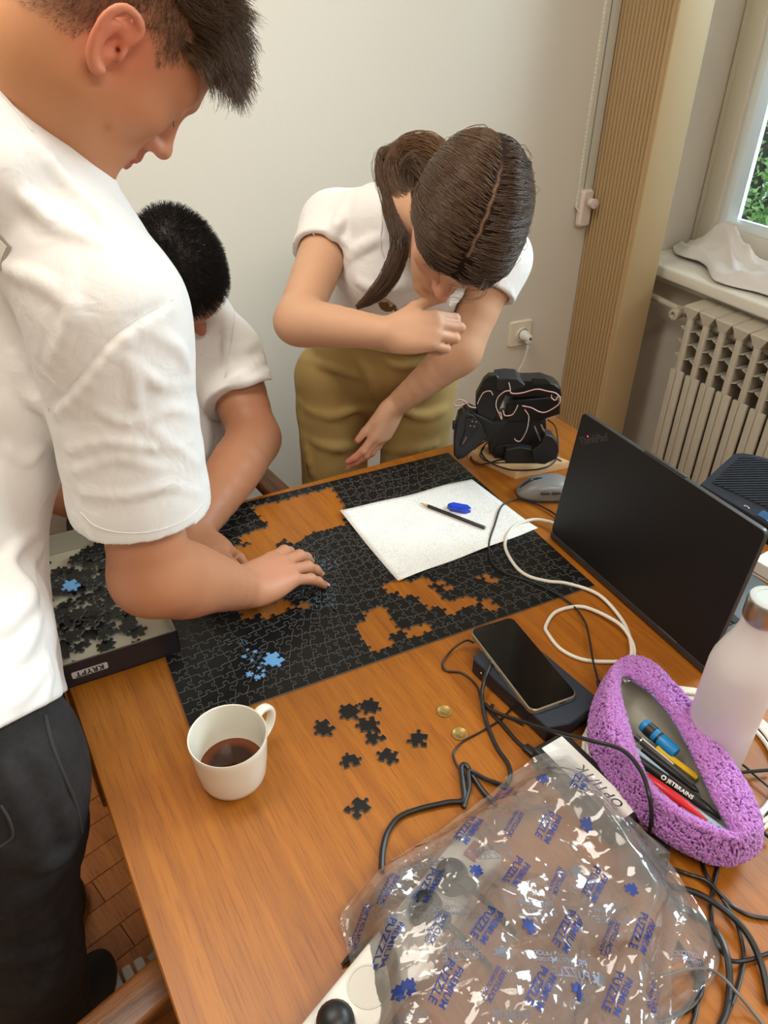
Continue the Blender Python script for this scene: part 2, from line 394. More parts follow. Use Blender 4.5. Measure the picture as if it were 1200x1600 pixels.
# ================================================================== radiator
RADM = mat('radiator_paint', srgb(196, 188, 172), .42, bump=(40, .0004))
RADD = mat('radiator_brass', srgb(150, 130, 96), .35, .8)
rt = T + .098; rad = thing('radiator', 'cream ribbed radiator under the window sill', 'radiator', (1.66, .70, .1))
RH = rt - .1; RD = .085
sec = Geo(); hw = .0275
def radsec():
    q = Geo()
    # front blade with a rounded head, the middle web, the fins above the shoulder and the rear blade
    q.rbox((.006, 0, RH / 2 - .09), (.012, .050, RH - .20), .004, 2)      # lower front panel
    q.rbox((.007, 0, RH / 2), (.013, .020, RH - .03), .004, 2)           # slim upper blade
    q.rbox((RD / 2, 0, RH / 2 - .02), (RD, .007, RH - .06), .002, 1)      # web
    q.rbox((RD - .006, 0, RH / 2 - .03), (.012, .046, RH - .1), .003, 1)
    for z in (.065, .105, .15):
        q.box((RD * .42, .0155, RH - z), (RD * .75, .025, .003), rot=np.array([[1, 0, 0], [0, .93, -.36], [0, .36, .93]]))
        q.box((RD * .42, -.0155, RH - z), (RD * .75, .025, .003), rot=np.array([[1, 0, 0], [0, .93, .36], [0, -.36, .93]]))
    q.lathe([(.018, -.028), (.018, .028)], 12, (RD / 2, 0, RH - .035), axis=(0, 1, 0))
    q.lathe([(.018, -.028), (.018, .028)], 12, (RD / 2, 0, .04), axis=(0, 1, 0))
    return q.obj('radiator_section', RADM, rad)
def radhead(o):                                                          # flared top of a section
    bm = bmesh.new()
    v0 = [bm.verts.new(c) for c in ((.0, -.010, RH - .03), (RD, -.016, RH - .03), (RD, .016, RH - .03), (.0, .010, RH - .03))]
    v1 = [bm.verts.new(c) for c in ((-.003, -.0285, RH), (RD + .001, -.0285, RH + .008), (RD + .001, .0285, RH + .008), (-.003, .0285, RH))]
    v2 = [bm.verts.new(c) for c in ((.0, -.024, RH + .004), (RD - .006, -.024, RH + .013), (RD - .006, .024, RH + .013), (.0, .024, RH + .004))]
    bm.faces.new(v0[::-1]); bm.faces.new(v2)
    for A, B in ((v0, v1), (v1, v2)):
        for a in range(4): bm.faces.new((A[a], A[(a + 1) % 4], B[(a + 1) % 4], B[a]))
    return bmobj('section_cap', bm, RADM, o)
s0 = radsec(); h0 = radhead(s0)
RN = 14; yy0 = .775
for i in range(RN):
    if i == 0: s_ = s0
    else:
        s_ = s0.copy(); COL.objects.link(s_); s_.parent = rad; h_ = h0.copy(); COL.objects.link(h_); h_.parent = s_
    s_.location = (0, yy0 - .70 - .060 * i, 0)
q = Geo()
va = np.array([0.005, yy0 - .70 + .055, RH - .035])
q.tube(np.array([va + (.037, -.03, 0), va + (.037, .0, 0)]), .012, 10); q.obj('pipe_nut', RADD, rad)
q = Geo(); q.lathe([(.013, -.02), (.013, .02)], 12, va + (.037, .012, 0), axis=(0, 1, 0)); q.tube(np.array([va + (.037, .02, 0), va + (.045, .22, .004)]), .0105, 10); q.obj('supply_pipe', RADM, rad)
q = Geo(); q.lathe([(.010, .0), (.0125, .004), (.0165, .01), (.0165, .035), (.0155, .04), (.009, .041), (.009, .033)], 16, va + (.036, .014, 0), axis=(-.92, -.1, -.1), cap1=True); q.obj('valve_knob', RADM, rad)
q = Geo(); q.lathe([(.009, 0), (.009, .0015)], 12, va + (.036 - .92 * .0335, .014 - .0034, -.0034), axis=(-.92, -.1, -.1)); q.obj('knob_socket', BLACK, rad)
for y_ in (-.62, -.25, .02):
    q = Geo(); q.rbox((.07, y_, RH * .8), (.10, .014, .03), .003, 1); q.obj('wall_bracket', RADM, rad)
for y_ in (-.62, .0):
    q = Geo(); q.rbox((.045, y_, -.049), (.05, .03, .10), .004, 1); q.obj('foot', RADM, rad)

# ================================================================== outlet, plug, blind chain
OUTM = mat('outlet_plastic', srgb(226, 218, 198), .4)
oc = ony(811, 520, YB)
t = thing('wall_outlet', 'cream square wall socket with a white plug in it', 'outlet', (oc[0], YB, oc[2]))
def yprism(q, poly, y0, y1, ch=0, mi=0):                    # prism that faces -Y
    v, f, k = prism_geo(poly, 0, y1 - y0, ch); v = np.array(v); v2 = np.stack([v[:, 0], -v[:, 2] - y0, v[:, 1]], 1); return q.add(v2, f, mi)
q = Geo(); yprism(q, rrect(.082, .082, .008), 0, .009, .003); q.obj('cover_plate', OUTM, t)
q = Geo(); q.lathe([(.0225, 0), (.0235, .006), (.0205, .0065), (.0195, .001), (.001, .0012)], 24, (0.006, -.009, -.002), axis=(0, -1, 0)); q.obj('socket_ring', WHITEP, t)
pt = thing('power_plug', 'white power plug and cord hanging from the wall socket', 'plug', (oc[0] + .006, YB - .0165, oc[2] - .002))
q = Geo(); q.lathe([(.017, 0), (.0175, .012), (.013, .022), (.009, .036), (.005, .038)], 18, (0, 0, 0), axis=(0, -1, 0)); q.rbox((0, -.030, -.006), (.016, .016, .026), .004); q.obj('plug_body', WHITEP, pt)
q = Geo(); q.tube(np.array([(0, -.030, -.012), (0, -.030, -.034)]), [.0055, .0042], 10); q.obj('strain_relief', WHITEP, pt)
q = Geo(); c0 = np.array([0, -.03, -.03]); pts = [c0, c0 + (-.006, .006, -.05), c0 + (-.025, .02, -.12), c0 + (-.034, .028, -.24), c0 + (-.05, .03, -.42), c0 + (-.06, .03, -.60), c0 + (-.02, .02, -.665)]
q.tube(catmull(pts, 6), .0028, 8); q.obj('cord', WHITEP, pt)
# roller blind guide behind the column: strip, bracket, bead chain
BLD = mat('blind_plastic', srgb(222, 222, 210), .5)
s0 = ony(921, 300, YB)
t = thing('roller_blind', 'pale roller blind strip with bead chain beside fluted column', 'blind', (cx0 - .046, YB, T + .318))
q = Geo(); q.rbox((.012, -.006, .75), (.050, .012, 1.5), .002); q.obj('side_rail', BLD, t)
q = Geo(); q.box((.004, -.0125, .76), (.003, .0015, 1.45)); q.obj('rail_groove', mat('groove_grey', srgb(140, 142, 138), .7), t, smooth=False)
q = Geo(); yprism(q, rrect(.042, .105, .012), .0125, .030, .006); q.obj('chain_bracket', mat('bracket_white', srgb(226, 212, 204), .5), t).location = (.012, 0, .0)
q = Geo(); q.lathe([(.012, 0), (.014, .02), (.004, .022)], 14, (.012, -.04, .02), axis=(0, -1, 0)); q.obj('chain_cleat', mat('cleat_white', srgb(224, 210, 204), .5), t)
ch = Geo(); lp = []
for i in range(140):
    z = .02 + i * .0102; lp.append((-.022 - .004 * math.sin(i * .05) , -.022, z))
base = bmesh.new(); bmesh.ops.create_icosphere(base, subdivisions=1, radius=.0030); bv = np.array([q.co[:] for q in base.verts]); bf = [tuple(x.index for x in fc.verts) for fc in base.faces]; base.free()
for p_ in lp: ch.add(bv + np.array(p_), bf)
for i in range(10):
    a = math.pi * (1 + i / 9); ch.add(bv + np.array([-.007 + .015 * math.cos(a), -.022, .014 + .02 * math.sin(a)]), bf)
o = ch.obj('bead_chain', mat('bead_white', srgb(240, 232, 212), .35), t); tag(o, kind='stuff')

# ================================================================== cloth on the sill
CLO = mat('white_cloth', srgb(226, 222, 220), .9, bump=(300, .0003))
def cloth_sill():
    nu, nv = 150, 44; v = []; f = []
    for i in range(nu):
        s = i / (nu - 1); y = 1.075 - s * 1.05
        for j in range(nv):
            w = j / (nv - 1)
            wid = .075 + .12 * min(1, s * 3.4) + .016 * math.sin(s * 26)
            x = XW - .026 - (1 - w) * wid
            H = .012 + .085 * math.exp(-((s - .17) / .10) ** 2) + .050 * math.exp(-((s - .45) / .16) ** 2) + .042 * math.exp(-((s - .8) / .2) ** 2)
            m_ = math.sin(math.pi * min(1, w * .86 + .02)) ** .8 if w < .98 else .2
            rdg = lambda q: (1 - abs(math.sin(q))) ** 1.5
            z = SZ + .003 + H * m_ * (.62 + .55 * rdg(w * 5.5 - s * 3 + .8 * math.sin(s * 9))) + .016 * m_ * rdg(w * 9 + s * 14) + .006 * m_ * rdg(w * 3 - s * 40)
            v.append((min(x, XW - .024), y + .012 * math.sin(w * 8 + s * 9), z))
    for i in range(nu - 1):
        for j in range(nv - 1): f.append((i * nv + j, (i + 1) * nv + j, (i + 1) * nv + j + 1, i * nv + j + 1))
    o = meshobj('draught_cloth', v, f, CLO, smooth=True); md = o.modifiers.new('s', 'SOLIDIFY'); md.thickness = .0015; md.offset = 1
    tag(o, 'white cloth bunched along the window sill', 'cloth')
cloth_sill()

# ================================================================== garden beyond the window
LEAF = mat('tree_leaf', srgb(84, 136, 66), .5, var=(9, srgb(178, 206, 128)))
BARK = mat('tree_bark', srgb(70, 64, 56), .9)
def tree(x, y, h, label, n, seed, rx=1.6):
    r = np.random.default_rng(seed); t = thing('garden_tree', label, 'tree', (x, y, -2.2))
    q = Geo(); q.tube(catmull([(0, 0, 0), (.1, .05, 1.5), (-.05, .1, 3), (.1, .0, h)], 5), np.linspace(.16, .04, 16), 8); q.obj('trunk', BARK, t)
    q = Geo(); tips = []
    for i in range(16):
        z = 1.2 + (h - 1.4) * i / 16; a = r.uniform(0, 6.28); L = r.uniform(.8, 1.0) * rx; p1 = np.array([math.cos(a) * L, math.sin(a) * L, z + r.uniform(-.2, .6)])
        pp = catmull([(0, 0, z), p1 * (.5, .5, 1) + (0, 0, .1), p1], 4); q.tube(pp, np.linspace(.03, .008, len(pp)), 5); tips += list(pp[3:])
    q.obj('branch', BARK, t)
    tips = np.array(tips); c = tips[r.integers(0, len(tips), n)] + r.normal(0, .28, (n, 3))
    a = r.normal(size=(n, 3)); a /= np.linalg.norm(a, axis=1, keepdims=True); b = np.cross(a, r.normal(size=(n, 3))); b /= np.linalg.norm(b, axis=1, keepdims=True)
    s = r.uniform(.014, .032, (n, 1)); v = np.stack([c - a * s, c + b * s * .5, c + a * s, c - b * s * .5], 1).reshape(-1, 3)
    o = meshobj('foliage', v, np.arange(4 * n).reshape(-1, 4), LEAF, t); tag(o, kind='stuff')
tree(4.5, 2.9, 6.0, 'leafy green garden tree straight outside the window', 42000, 3, 1.15)
tree(6.6, 5.2, 6.5, 'dense green garden tree farther from the window', 30000, 5, 1.3)
tree(5.0, .1, 6.0, 'green garden tree to the right outside the window', 6000, 8, 1.1)
g = Geo(); g.box((9, 1, -2.25), (13, 22, .1)); o = g.obj('lawn', mat('lawn_green', srgb(96, 130, 60), .9), smooth=False); tag(o, kind='structure'); o.name = 'ground'

# ================================================================== table
TA = math.radians(4.5)
TW = wood('table_veneer', srgb(150, 86, 17), srgb(172, 104, 26), srgb(112, 60, 10), scale=(62, 2.2, 62), rough=.40, bump=.00015, coat=.04)
TE = wood('table_edge_wood', srgb(150, 86, 34), srgb(172, 104, 44), srgb(110, 58, 18), scale=(26, 1.2, 26), rough=.4)
t = thing('desk', 'large orange-brown wooden desk carrying the black jigsaw puzzle', 'desk', (-.128, 0, 0), TA)
LX, LY0, LY1 = 1.19, -.74, .440
# local frame: x to the right from the left edge, y along the left edge
q = Geo(); v, f, k = prism_geo([(0, LY0), (LX, LY0), (LX, .452), (0, .497)], T - .030, T, .0025); q.add(v, f); q.obj('tabletop', TW, t, smooth=False)
q = Geo(); q.rbox((LX / 2, LY1 - .06, T - .085), (LX - .12, .022, .10), .002); q.rbox((LX / 2, LY0 + .06, T - .085), (LX - .12, .022, .10), .002); q.rbox((.06, (LY0 + LY1) / 2, T - .085), (.022, LY1 - LY0 - .12, .10), .002); q.rbox((LX - .06, (LY0 + LY1) / 2, T - .085), (.022, LY1 - LY0 - .12, .10), .002); q.obj('apron', TE, t)
for x in (.07, LX - .07):
    for y in (LY0 + .07, LY1 - .07):
        q = Geo(); q.rbox((x, y, (T - .031) / 2), (.055, .055, T - .031), .004); q.obj('leg', TE, t)
# ================================================================== jigsaw puzzle
PTOP = mat('puzzle_black', (.0070, .0068, .0066), .42, spec=.30, bump=(900, .00008))
PCUT_GLINT = mat('puzzle_cut_edge_glint', srgb(96, 96, 94), .6)  # grey core board, lightened to paint in the light the rounded edges catch
PSIDE = mat('puzzle_board', srgb(92, 94, 96), .75)
PBLUE = mat('puzzle_blue_back', srgb(112, 170, 226), .6)
NX, NY = 32, 23
PWX, PWY = .70, .50
PRT = random.Random(29)
def lat(i, j):
    u = -1 + 2 * i / NX; v = -1 + 2 * j / NY
    ri = max(abs(u), abs(v)); r2 = math.hypot(u, v)
    if r2 < 1e-9: return np.array([PWX / 2, PWY / 2])
    du, dv = u * ri / r2, v * ri / r2
    w = min(1, max(0, (ri - .30) / .70)); w = w * w * (3 - 2 * w)
    x, y = du + (u - du) * w, dv + (v - dv) * w
    if 0 < i < NX and 0 < j < NY:
        x += PRT.uniform(-.10, .10) * 2 / NX; y += PRT.uniform(-.10, .10) * 2 / NY
    sx = .30 + .05 * w
    return np.array([PWX / 2 + x * sx, PWY / 2 + y * PWY / 2])
LATT = [[lat(i, j) for j in range(NY + 1)] for i in range(NX + 1)]
KNOB = np.array([(0, 0), (.22, -.015), (.37, .01), (.425, .06), (.37, .135), (.385, .215), (.5, .255), (.615, .215), (.63, .135), (.575, .06), (.63, .01), (.78, -.015), (1, 0)])
def edge(A, B, flat=False, r=PRT, small=1.0):
    if flat: return np.array([A, B])
    s = r.choice((-1, 1)); k = KNOB.copy(); k[1:-1, 0] += r.uniform(-.07, .07); k[:, 1] *= s * r.uniform(.85, 1.1) * small
    k[1:-1, 1] += r.uniform(-.02, .02)
    d = B - A; n = np.array([-d[1], d[0]])
    return A + k[:, :1] * d + k[:, 1:] * n
HE = {}; VE = {}
for i in range(NX):
    for j in range(NY + 1): HE[i, j] = edge(LATT[i][j], LATT[i + 1][j], j in (0, NY))
for i in range(NX + 1):
    for j in range(NY): VE[i, j] = edge(LATT[i][j], LATT[i][j + 1], i in (0, NX))
def outline(i, j):
    return np.concatenate([HE[i, j][:-1], VE[i + 1, j][:-1], HE[i, j + 1][::-1][:-1], VE[i, j][::-1][:-1]])
def inpoly(p, poly):
    x, y = p; c = False; n = len(poly)
    for a in range(n):
        x1, y1 = poly[a]; x2, y2 = poly[a - 1]
        if (y1 > y) != (y2 > y) and x < (x2 - x1) * (y - y1) / (y2 - y1) + x1: c = not c
    return c
HOLES = [[(400, 796), (520, 767), (549, 796), (527, 824), (474, 846), (433, 850), (436, 868), (400, 900), (330, 900), (338, 870), (388, 848), (380, 832), (428, 824)],
         [(593, 918), (612, 907), (672, 903), (690, 938), (668, 952), (628, 930)],
         [(688, 940), (742, 930), (755, 945), (708, 964)],
         [(757, 943), (784, 940), (782, 956), (758, 962)],
         [(572, 962), (616, 950), (620, 968), (614, 988), (594, 1020), (556, 998)],
         [(630, 978), (680, 962), (678, 978), (632, 993)],
         [(410, 930), (455, 945), (430, 962), (370, 965), (372, 948)]]
SING = [(691, 914), (774, 912), (466, 949), (659, 977)]
def pc(q): return onz(*q)[:2]
HT = [[pc(q) for q in h] for h in HOLES]; ST = [pc(q) for q in SING]
cent = {(i, j): (LATT[i][j] + LATT[i + 1][j] + LATT[i + 1][j + 1] + LATT[i][j + 1]) / 4 for i in range(NX) for j in range(NY)}
gone = {k for k, c in cent.items() if any(inpoly(c, h) for h in HT)}
for s in ST: gone.add(min(cent, key=lambda k: np.linalg.norm(cent[k] - s)))
pz = thing('jigsaw_puzzle', 'black unfinished jigsaw puzzle with holes laid out on the desk', 'jigsaw puzzle', (PWX / 2, PWY / 2, T))
hidden = [[pc(q) for q in [(535, 806), (735, 757), (830, 826), (625, 905)]]]
def shown(k):
    c = cent[k]; q = pj([c[0], c[1], T])
    if not (0 < q[0] < 1200 and 0 < q[1] < 1600): return -1
    if any(inpoly(c, h) for h in hidden) or c[0] < .03 and c[1] > .16: return -1
    return 1 / np.linalg.norm(np.array([c[0], c[1], T]) - CAM_C)
keep = [k for k in cent if k not in gone]
keep.sort(key=shown, reverse=True)
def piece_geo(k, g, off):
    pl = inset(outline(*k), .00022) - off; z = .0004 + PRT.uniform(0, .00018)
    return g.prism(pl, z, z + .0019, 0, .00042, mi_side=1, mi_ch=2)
ctr = np.array([PWX / 2, PWY / 2])
for k in keep[:299]:
    c = cent[k]; piece_geo(k, Geo(), c).obj('jigsaw_piece', [PTOP, PSIDE, PCUT_GLINT], pz, smooth=False, loc=(c[0] - ctr[0], c[1] - ctr[1], 0))
g = Geo()
for k in keep[299:]: piece_geo(k, g, ctr)
o = g.obj('jigsaw_pieces', [PTOP, PSIDE, PCUT_GLINT], pz, smooth=False); tag(o, kind='stuff')

# loose piece shapes
def free_outline(seed, L=.0215, irr=.0):
    r = random.Random(seed); c = [np.array([-L / 2, -L / 2]), np.array([L / 2, -L / 2]), np.array([L / 2, L / 2]), np.array([-L / 2, L / 2])]
    c = [q + np.array([r.uniform(-1, 1), r.uniform(-1, 1)]) * L * .10 for q in c]
    es = [edge(c[a], c[(a + 1) % 4], False, r, 1.12) for a in range(4)]
    return np.concatenate([e[:-1] for e in es])
LOOSE = []
for sd in range(10):
    g = Geo(); g.prism(free_outline(sd * 3 + 1), 0, .0021, 0, .00035, mi_side=1, mi_ch=2); o = g.obj('loose_piece', [PTOP, PSIDE, PCUT_GLINT], smooth=False)
    LOOSE.append(o.data); bpy.data.objects.remove(o)
def loose(px, py, rot, mesh, label, h=.0003, group=None, mats=None, name='jigsaw_piece_loose', xy=None, tilt=0):
    p = onz(px, py) if xy is None else np.array([xy[0], xy[1], T])
    o = bpy.data.objects.new(name, mesh); link(o); o.location = (p[0], p[1], T + h); o.rotation_euler = (tilt, tilt * .6, math.radians(rot))
    return tag(o, label, 'puzzle piece', group)
LP = [(546, 1113, 20, 'black loose piece at the upper left of the row by two coins'), (577, 1104, 50, 'topmost black loose piece nearest the puzzle edge'), (573, 1132, 75, 'black loose piece third down in the staggered row'),
      (586, 1152, 10, 'black loose piece fourth down in the staggered row'), (607, 1182, 35, 'black loose piece at the bottom of the staggered row'), (508, 1138, 15, 'black loose piece lying alone nearest the mug handle'),
      (656, 1158, 60, 'black loose piece lying alone left of the lower coin'), (547, 1190, 80, 'black loose piece lying alone below left of the row'), (559, 1265, 25, 'black loose piece lying alone nearest the plastic bag')]
for a, (x, y, r, lb) in enumerate(LP): loose(x, y, r, LOOSE[a % 10], lb)
# blue backed pieces and fragments on the puzzle
def bluecopy(me):
    m = me.copy(); m.materials.clear()
    for q in (PBLUE, PSIDE, PBLUE): m.materials.append(q)
    return m
BL = [bluecopy(LOOSE[k]) for k in (2, 5)]
loose(428, 1032, 15, BL[0], 'blue piece lying whole on the black puzzle near the mug', .0026)
p0 = onz(403, 1048)
def scrap(px, py, L, seed, label):
    g = Geo(); g.prism(free_outline(seed, L), 0, .0019, 0, .0003, mi_side=1); o = g.obj('blue_piece_fragment', [PBLUE, PSIDE], smooth=False)
    p = onz(px, py); o.location = (p[0], p[1], T + .0026); o.rotation_euler[2] = seed; tag(o, label, 'puzzle scrap', 'small blue scraps on the black puzzle')
for a, (x, y, L) in enumerate([(391, 1056, .0085), (402, 1062, .0085), (412, 1058, .006), (412, 1051, .0045), (382, 1028, .0062), (399, 1021, .006), (387, 1018, .004), (394, 1035, .0045), (405, 1046, .004), (410, 1039, .004)]):
    scrap(x, y, L, 40 + a, ['blue scrap at the near left end of the blue cluster', 'blue scrap nearest the mug in the blue cluster', 'blue scrap just below the whole blue piece', 'small blue scrap tucked at the near corner of the whole blue piece', 'blue scrap farthest left on the puzzle', 'blue scrap at the far top of the blue cluster', 'tiny blue scrap between the two upper scraps', 'tiny blue scrap in the middle left of the cluster', 'tiny blue scrap between the middle and the whole piece', 'tiny blue scrap touching the left side of the whole piece'][a])
g = Geo(); rr = random.Random(5)
GLINT_SLIV = mat('glint_blue_grey', srgb(84, 106, 120), .5)  # window light reflected on tilted knobs, put in as blue-grey strips
for cxp, cyp, nx_, sx, sy in ((505, 885, 34, 26, 13), (500, 928, 40, 36, 20), (510, 940, 16, 22, 14), (400, 1035, 22, 18, 14), (380, 1005, 10, 20, 8)):
    for _ in range(nx_):
        px, py = rr.gauss(cxp, sx * .6), rr.gauss(cyp, sy * .6); p = onz(px, py); a = rr.uniform(-.5, .5) + rr.choice((0, 1.4))
        if p[0] < .02 or p[1] > .49: continue
        g.box((p[0] - ctr[0], p[1] - ctr[1], .0027), (rr.uniform(.003, .009), .0014, .0008), rot=rotz3(a))
o = g.obj('glint_slivers', GLINT_SLIV, smooth=False, loc=(ctr[0], ctr[1], T)); tag(o, 'thin blue-grey strips standing in for window glints on the puzzle below the hand', 'puzzle scraps', kind='stuff')

# ------------------------------------------------------------------ box of loose pieces
BXO = mat('box_black_print', (.017, .013, .017), .42, coat=None) if False else mat('box_black_print', (.017, .013, .017), .40)
BXI = mat('box_grey_card', srgb(192, 184, 162), .7, var=(14, srgb(182, 174, 152)))
BXL = mat('box_label_white', srgb(196, 192, 188), .5); BXT = mat('box_label_black', (.02, .017, .02), .5)
bw, bd, bh = .272, .336, .044; ba = math.radians(1.4)
bx0 = np.array([.0245, .146]); 
box = thing('puzzle_box', 'shallow black cardboard box with grey inside holding loose puzzle pieces', 'box', (bx0[0], bx0[1], T + .0028), ba)
g = Geo(); tk = .0024
g.box((-bw / 2, bd / 2, .0012), (bw, bd, .0024), mi=0)
for c, s in (((-bw / 2, tk / 2, bh / 2), (bw, tk, bh)), ((-bw / 2, bd - tk / 2, bh / 2), (bw, tk, bh)), ((-tk / 2, bd / 2, bh / 2), (tk, bd, bh)), ((-bw + tk / 2, bd / 2, bh / 2), (tk, bd, bh))): g.rbox(c, s, .0005, 1, mi=0)
g.obj('outer_tray', BXO, box)
g = Geo(); g.box((-bw / 2, bd / 2, .0030), (bw - .006, bd - .006, .001))
for c, s in (((-bw / 2, tk + .0004, bh / 2 + .002), (bw - .005, .0008, bh - .004)), ((-bw / 2, bd - tk - .0004, bh / 2 + .002), (bw - .005, .0008, bh - .004)), ((-tk - .0004, bd / 2, bh / 2 + .002), (.0008, bd - .005, bh - .004)), ((-bw + tk + .0004, bd / 2, bh / 2 + .002), (.0008, bd - .005, bh - .004))): g.box(c, s)
g.obj('grey_lining', BXI, box, smooth=False)
g = Geo(); v, f = text_geo('KRYPT', .0122, bold=.0005, spacing=1.12); v = np.asarray(v)
R_ = np.array([[-1, 0, 0], [0, 0, 0], [0, -1, 0]], float)          # upside down on the front face
lc = np.array([-.130, -.0009, .0215])
v2 = np.stack([-v[:, 0], np.full(len(v), -.0003), -v[:, 1]], 1) + lc; g.add(v2, f, 1)
pl = rrect(.050, .0125, .0025, 4); g.add([(x + lc[0], -.0008, z + lc[2]) for x, z in pl], [tuple(range(len(pl)))], 0)
g.obj('label_plate', [BXL, BXT], box, smooth=False)
rr = random.Random(21); placed = []; cb, sb_ = math.cos(ba), math.sin(ba)
def boxw(u, v): return (bx0[0] + u * cb - v * sb_, bx0[1] + u * sb_ + v * cb)
lay = []
for cand in range(2600):
    if len(placed) >= 120: break
    u = rr.uniform(-bw + .022, -.022); v = rr.uniform(.020, bd - .022)
    # thinner on the right, denser towards the back and the middle
    dens = .95 if v > .16 else .75
    if u > -.05: dens *= .25 if v < .2 else .6
    if rr.random() > dens: continue
    if min((math.hypot(u - a, v - b) for a, b in placed), default=1) < .0135: continue
    placed.append((u, v))
for a, (u, v) in enumerate(placed):
    lv = .0066 + sum(1 for (p, q) in placed[:a] if math.hypot(p - u, q - v) < .0245) * .0023
    xy = boxw(u, v)
    near = [math.hypot(u + .125, v - .17)]
    loose(0, 0, rr.uniform(0, 360), LOOSE[rr.randrange(10)], 'black jigsaw piece lying loose in the grey-lined cardboard box', lv + .0003, 'loose black pieces in the box', xy=xy)
q = onz(113, 917, .02); loose(0, 0, 20, BL[1], 'single blue piece lying among black pieces in the box', .0225, xy=q[:2])

# ------------------------------------------------------------------ paper, pencil, eraser
PAPER = mat('scribbled_paper', srgb(238, 238, 232), .85); n = PAPER.node_tree.nodes; l = PAPER.node_tree.links; b = n['Principled BSDF']
tc = n.new('ShaderNodeTexCoord'); vo = n.new('ShaderNodeTexVoronoi'); vo.feature = 'DISTANCE_TO_EDGE'; vo.inputs['Scale'].default_value = 170
n1 = n.new('ShaderNodeTexNoise'); n1.inputs['Scale'].default_value = 140; n1.inputs['Detail'].default_value = 5; n2 = n.new('ShaderNodeTexNoise'); n2.inputs['Scale'].default_value = 18
ad = n.new('ShaderNodeVectorMath'); ad.operation = 'MULTIPLY_ADD'; ad.inputs[1].default_value = (.01, .01, 0)
l.new(tc.outputs['Object'], n1.inputs['Vector']); l.new(tc.outputs['Object'], n2.inputs['Vector']); l.new(n1.outputs['Color'], ad.inputs[0]); l.new(tc.outputs['Object'], ad.inputs[2]); l.new(ad.outputs[0], vo.inputs['Vector'])
rp_ = n.new('ShaderNodeValToRGB'); rp_.color_ramp.elements[0].position = .02; rp_.color_ramp.elements[1].position = .16; rp_.color_ramp.elements[0].color = (1, 1, 1, 1); rp_.color_ramp.elements[1].color = (0, 0, 0, 1)
mt = n.new('ShaderNodeMath'); mt.operation = 'MULTIPLY'; l.new(vo.outputs['Distance'], rp_.inputs['Fac']); l.new(rp_.outputs['Color'], mt.inputs[0])
r2 = n.new('ShaderNodeValToRGB'); r2.color_ramp.elements[0].position = .3; r2.color_ramp.elements[1].position = .7; r2.color_ramp.elements[0].color = (.25, .25, .25, 1); r2.color_ramp.elements[1].color = (.8, .8, .8, 1); l.new(n2.outputs['Fac'], r2.inputs['Fac']); l.new(r2.outputs['Color'], mt.inputs[1])
mx = n.new('ShaderNodeMix'); mx.data_type = 'RGBA'; mx.inputs[6].default_value = (*srgb(240, 240, 235), 1); mx.inputs[7].default_value = (*srgb(208, 208, 205), 1); l.new(mt.outputs[0], mx.inputs[0]); l.new(mx.outputs[2], b.inputs['Base Color'])
pc4 = [onz(*q)[:2] for q in [(531, 803), (737, 751), (840, 829), (622, 911)]]; pcen = sum(pc4) / 4
nu = 24; v = []
for i in range(nu + 1):
    for j in range(nu + 1):
        s, t_ = i / nu, j / nu; p = (1 - t_) * ((1 - s) * pc4[0] + s * pc4[1]) + t_ * ((1 - s) * pc4[3] + s * pc4[2]) - pcen
        z = .0031 + .0055 * max(0, (1 - s * 3.2)) ** 2 * max(0, 1 - t_ * 2) + .004 * max(0, (t_ - .75) * 4) ** 2 * (.3 + .5 * math.sin(s * 7 + .5) ** 2) + .003 * max(0, .2 - t_) * 5 * math.sin(s * 6) ** 2
        v.append((p[0], p[1], z))
f = [(i * (nu + 1) + j, i * (nu + 1) + j + 1, (i + 1) * (nu + 1) + j + 1, (i + 1) * (nu + 1) + j) for i in range(nu) for j in range(nu)]
f = [q[::-1] for q in f]
o = meshobj('paper_sheet', v, f, PAPER, smooth=True, loc=(pcen[0], pcen[1], T)); md = o.modifiers.new('s', 'SOLIDIFY'); md.thickness = .0003; md.offset = -1
tag(o, 'white sheet of paper covered in faint grey marks on the puzzle', 'paper')
def stick(name, label, cat, a, b, group=None):
    t = thing(name, label, cat, a, 0, group); return t, np.asarray(b) - np.asarray(a)
pa, pb = onz(656, 790), onz(757, 829); hz = T + .0066
t, d = stick('pencil', 'black pencil with sharpened wooden tip lying on the white paper', 'pencil', (pa[0], pa[1], hz), (pb[0], pb[1], hz)); L = np.linalg.norm(d); ax = d / L
PW_ = mat('pencil_wood', srgb(222, 186, 130), .6); PGR = mat('pencil_stripe', srgb(176, 166, 130), .4)
g = Geo(); g.lathe([(.0034, .018), (.0036, .02), (.0036, L)], 6, axis=ax); g.obj('pencil_body', mat('pencil_black', (.012, .013, .02), .25), t, smooth=False)
g = Geo(); g.lathe([(.0009, .004), (.0034, .0185)], 12, axis=ax); g.obj('wood_cone', PW_, t)
g = Geo(); g.lathe([(.0001, 0), (.001, .0045)], 8, axis=ax); g.obj('lead_tip', mat('graphite', (.03, .03, .03), .4), t)
sd_ = nrm(np.cross([0, 0, 1], ax)); g = Geo(); g.box(ax * (L + .02) / 2 + sd_ * .0031 + np.array([0, 0, .0012]), (L - .022, .0009, .0012), rot=basis(ax, sd_, [0, 0, 1])); g.obj('gilt_stripe', PGR, t, smooth=False)
g = Geo(); g.lathe([(.0030, L), (.0030, L + .0012)], 6, axis=ax); g.obj('end_disc', mat('pencil_end', srgb(150, 146, 132), .5), t)
e = onz(717, 799); t = thing('eraser', 'small blue translucent eraser with cut corners on the paper', 'eraser', (e[0], e[1], T + .0036), math.radians(-44))
g = Geo(); w_, h_ = .046, .021; cch = .008
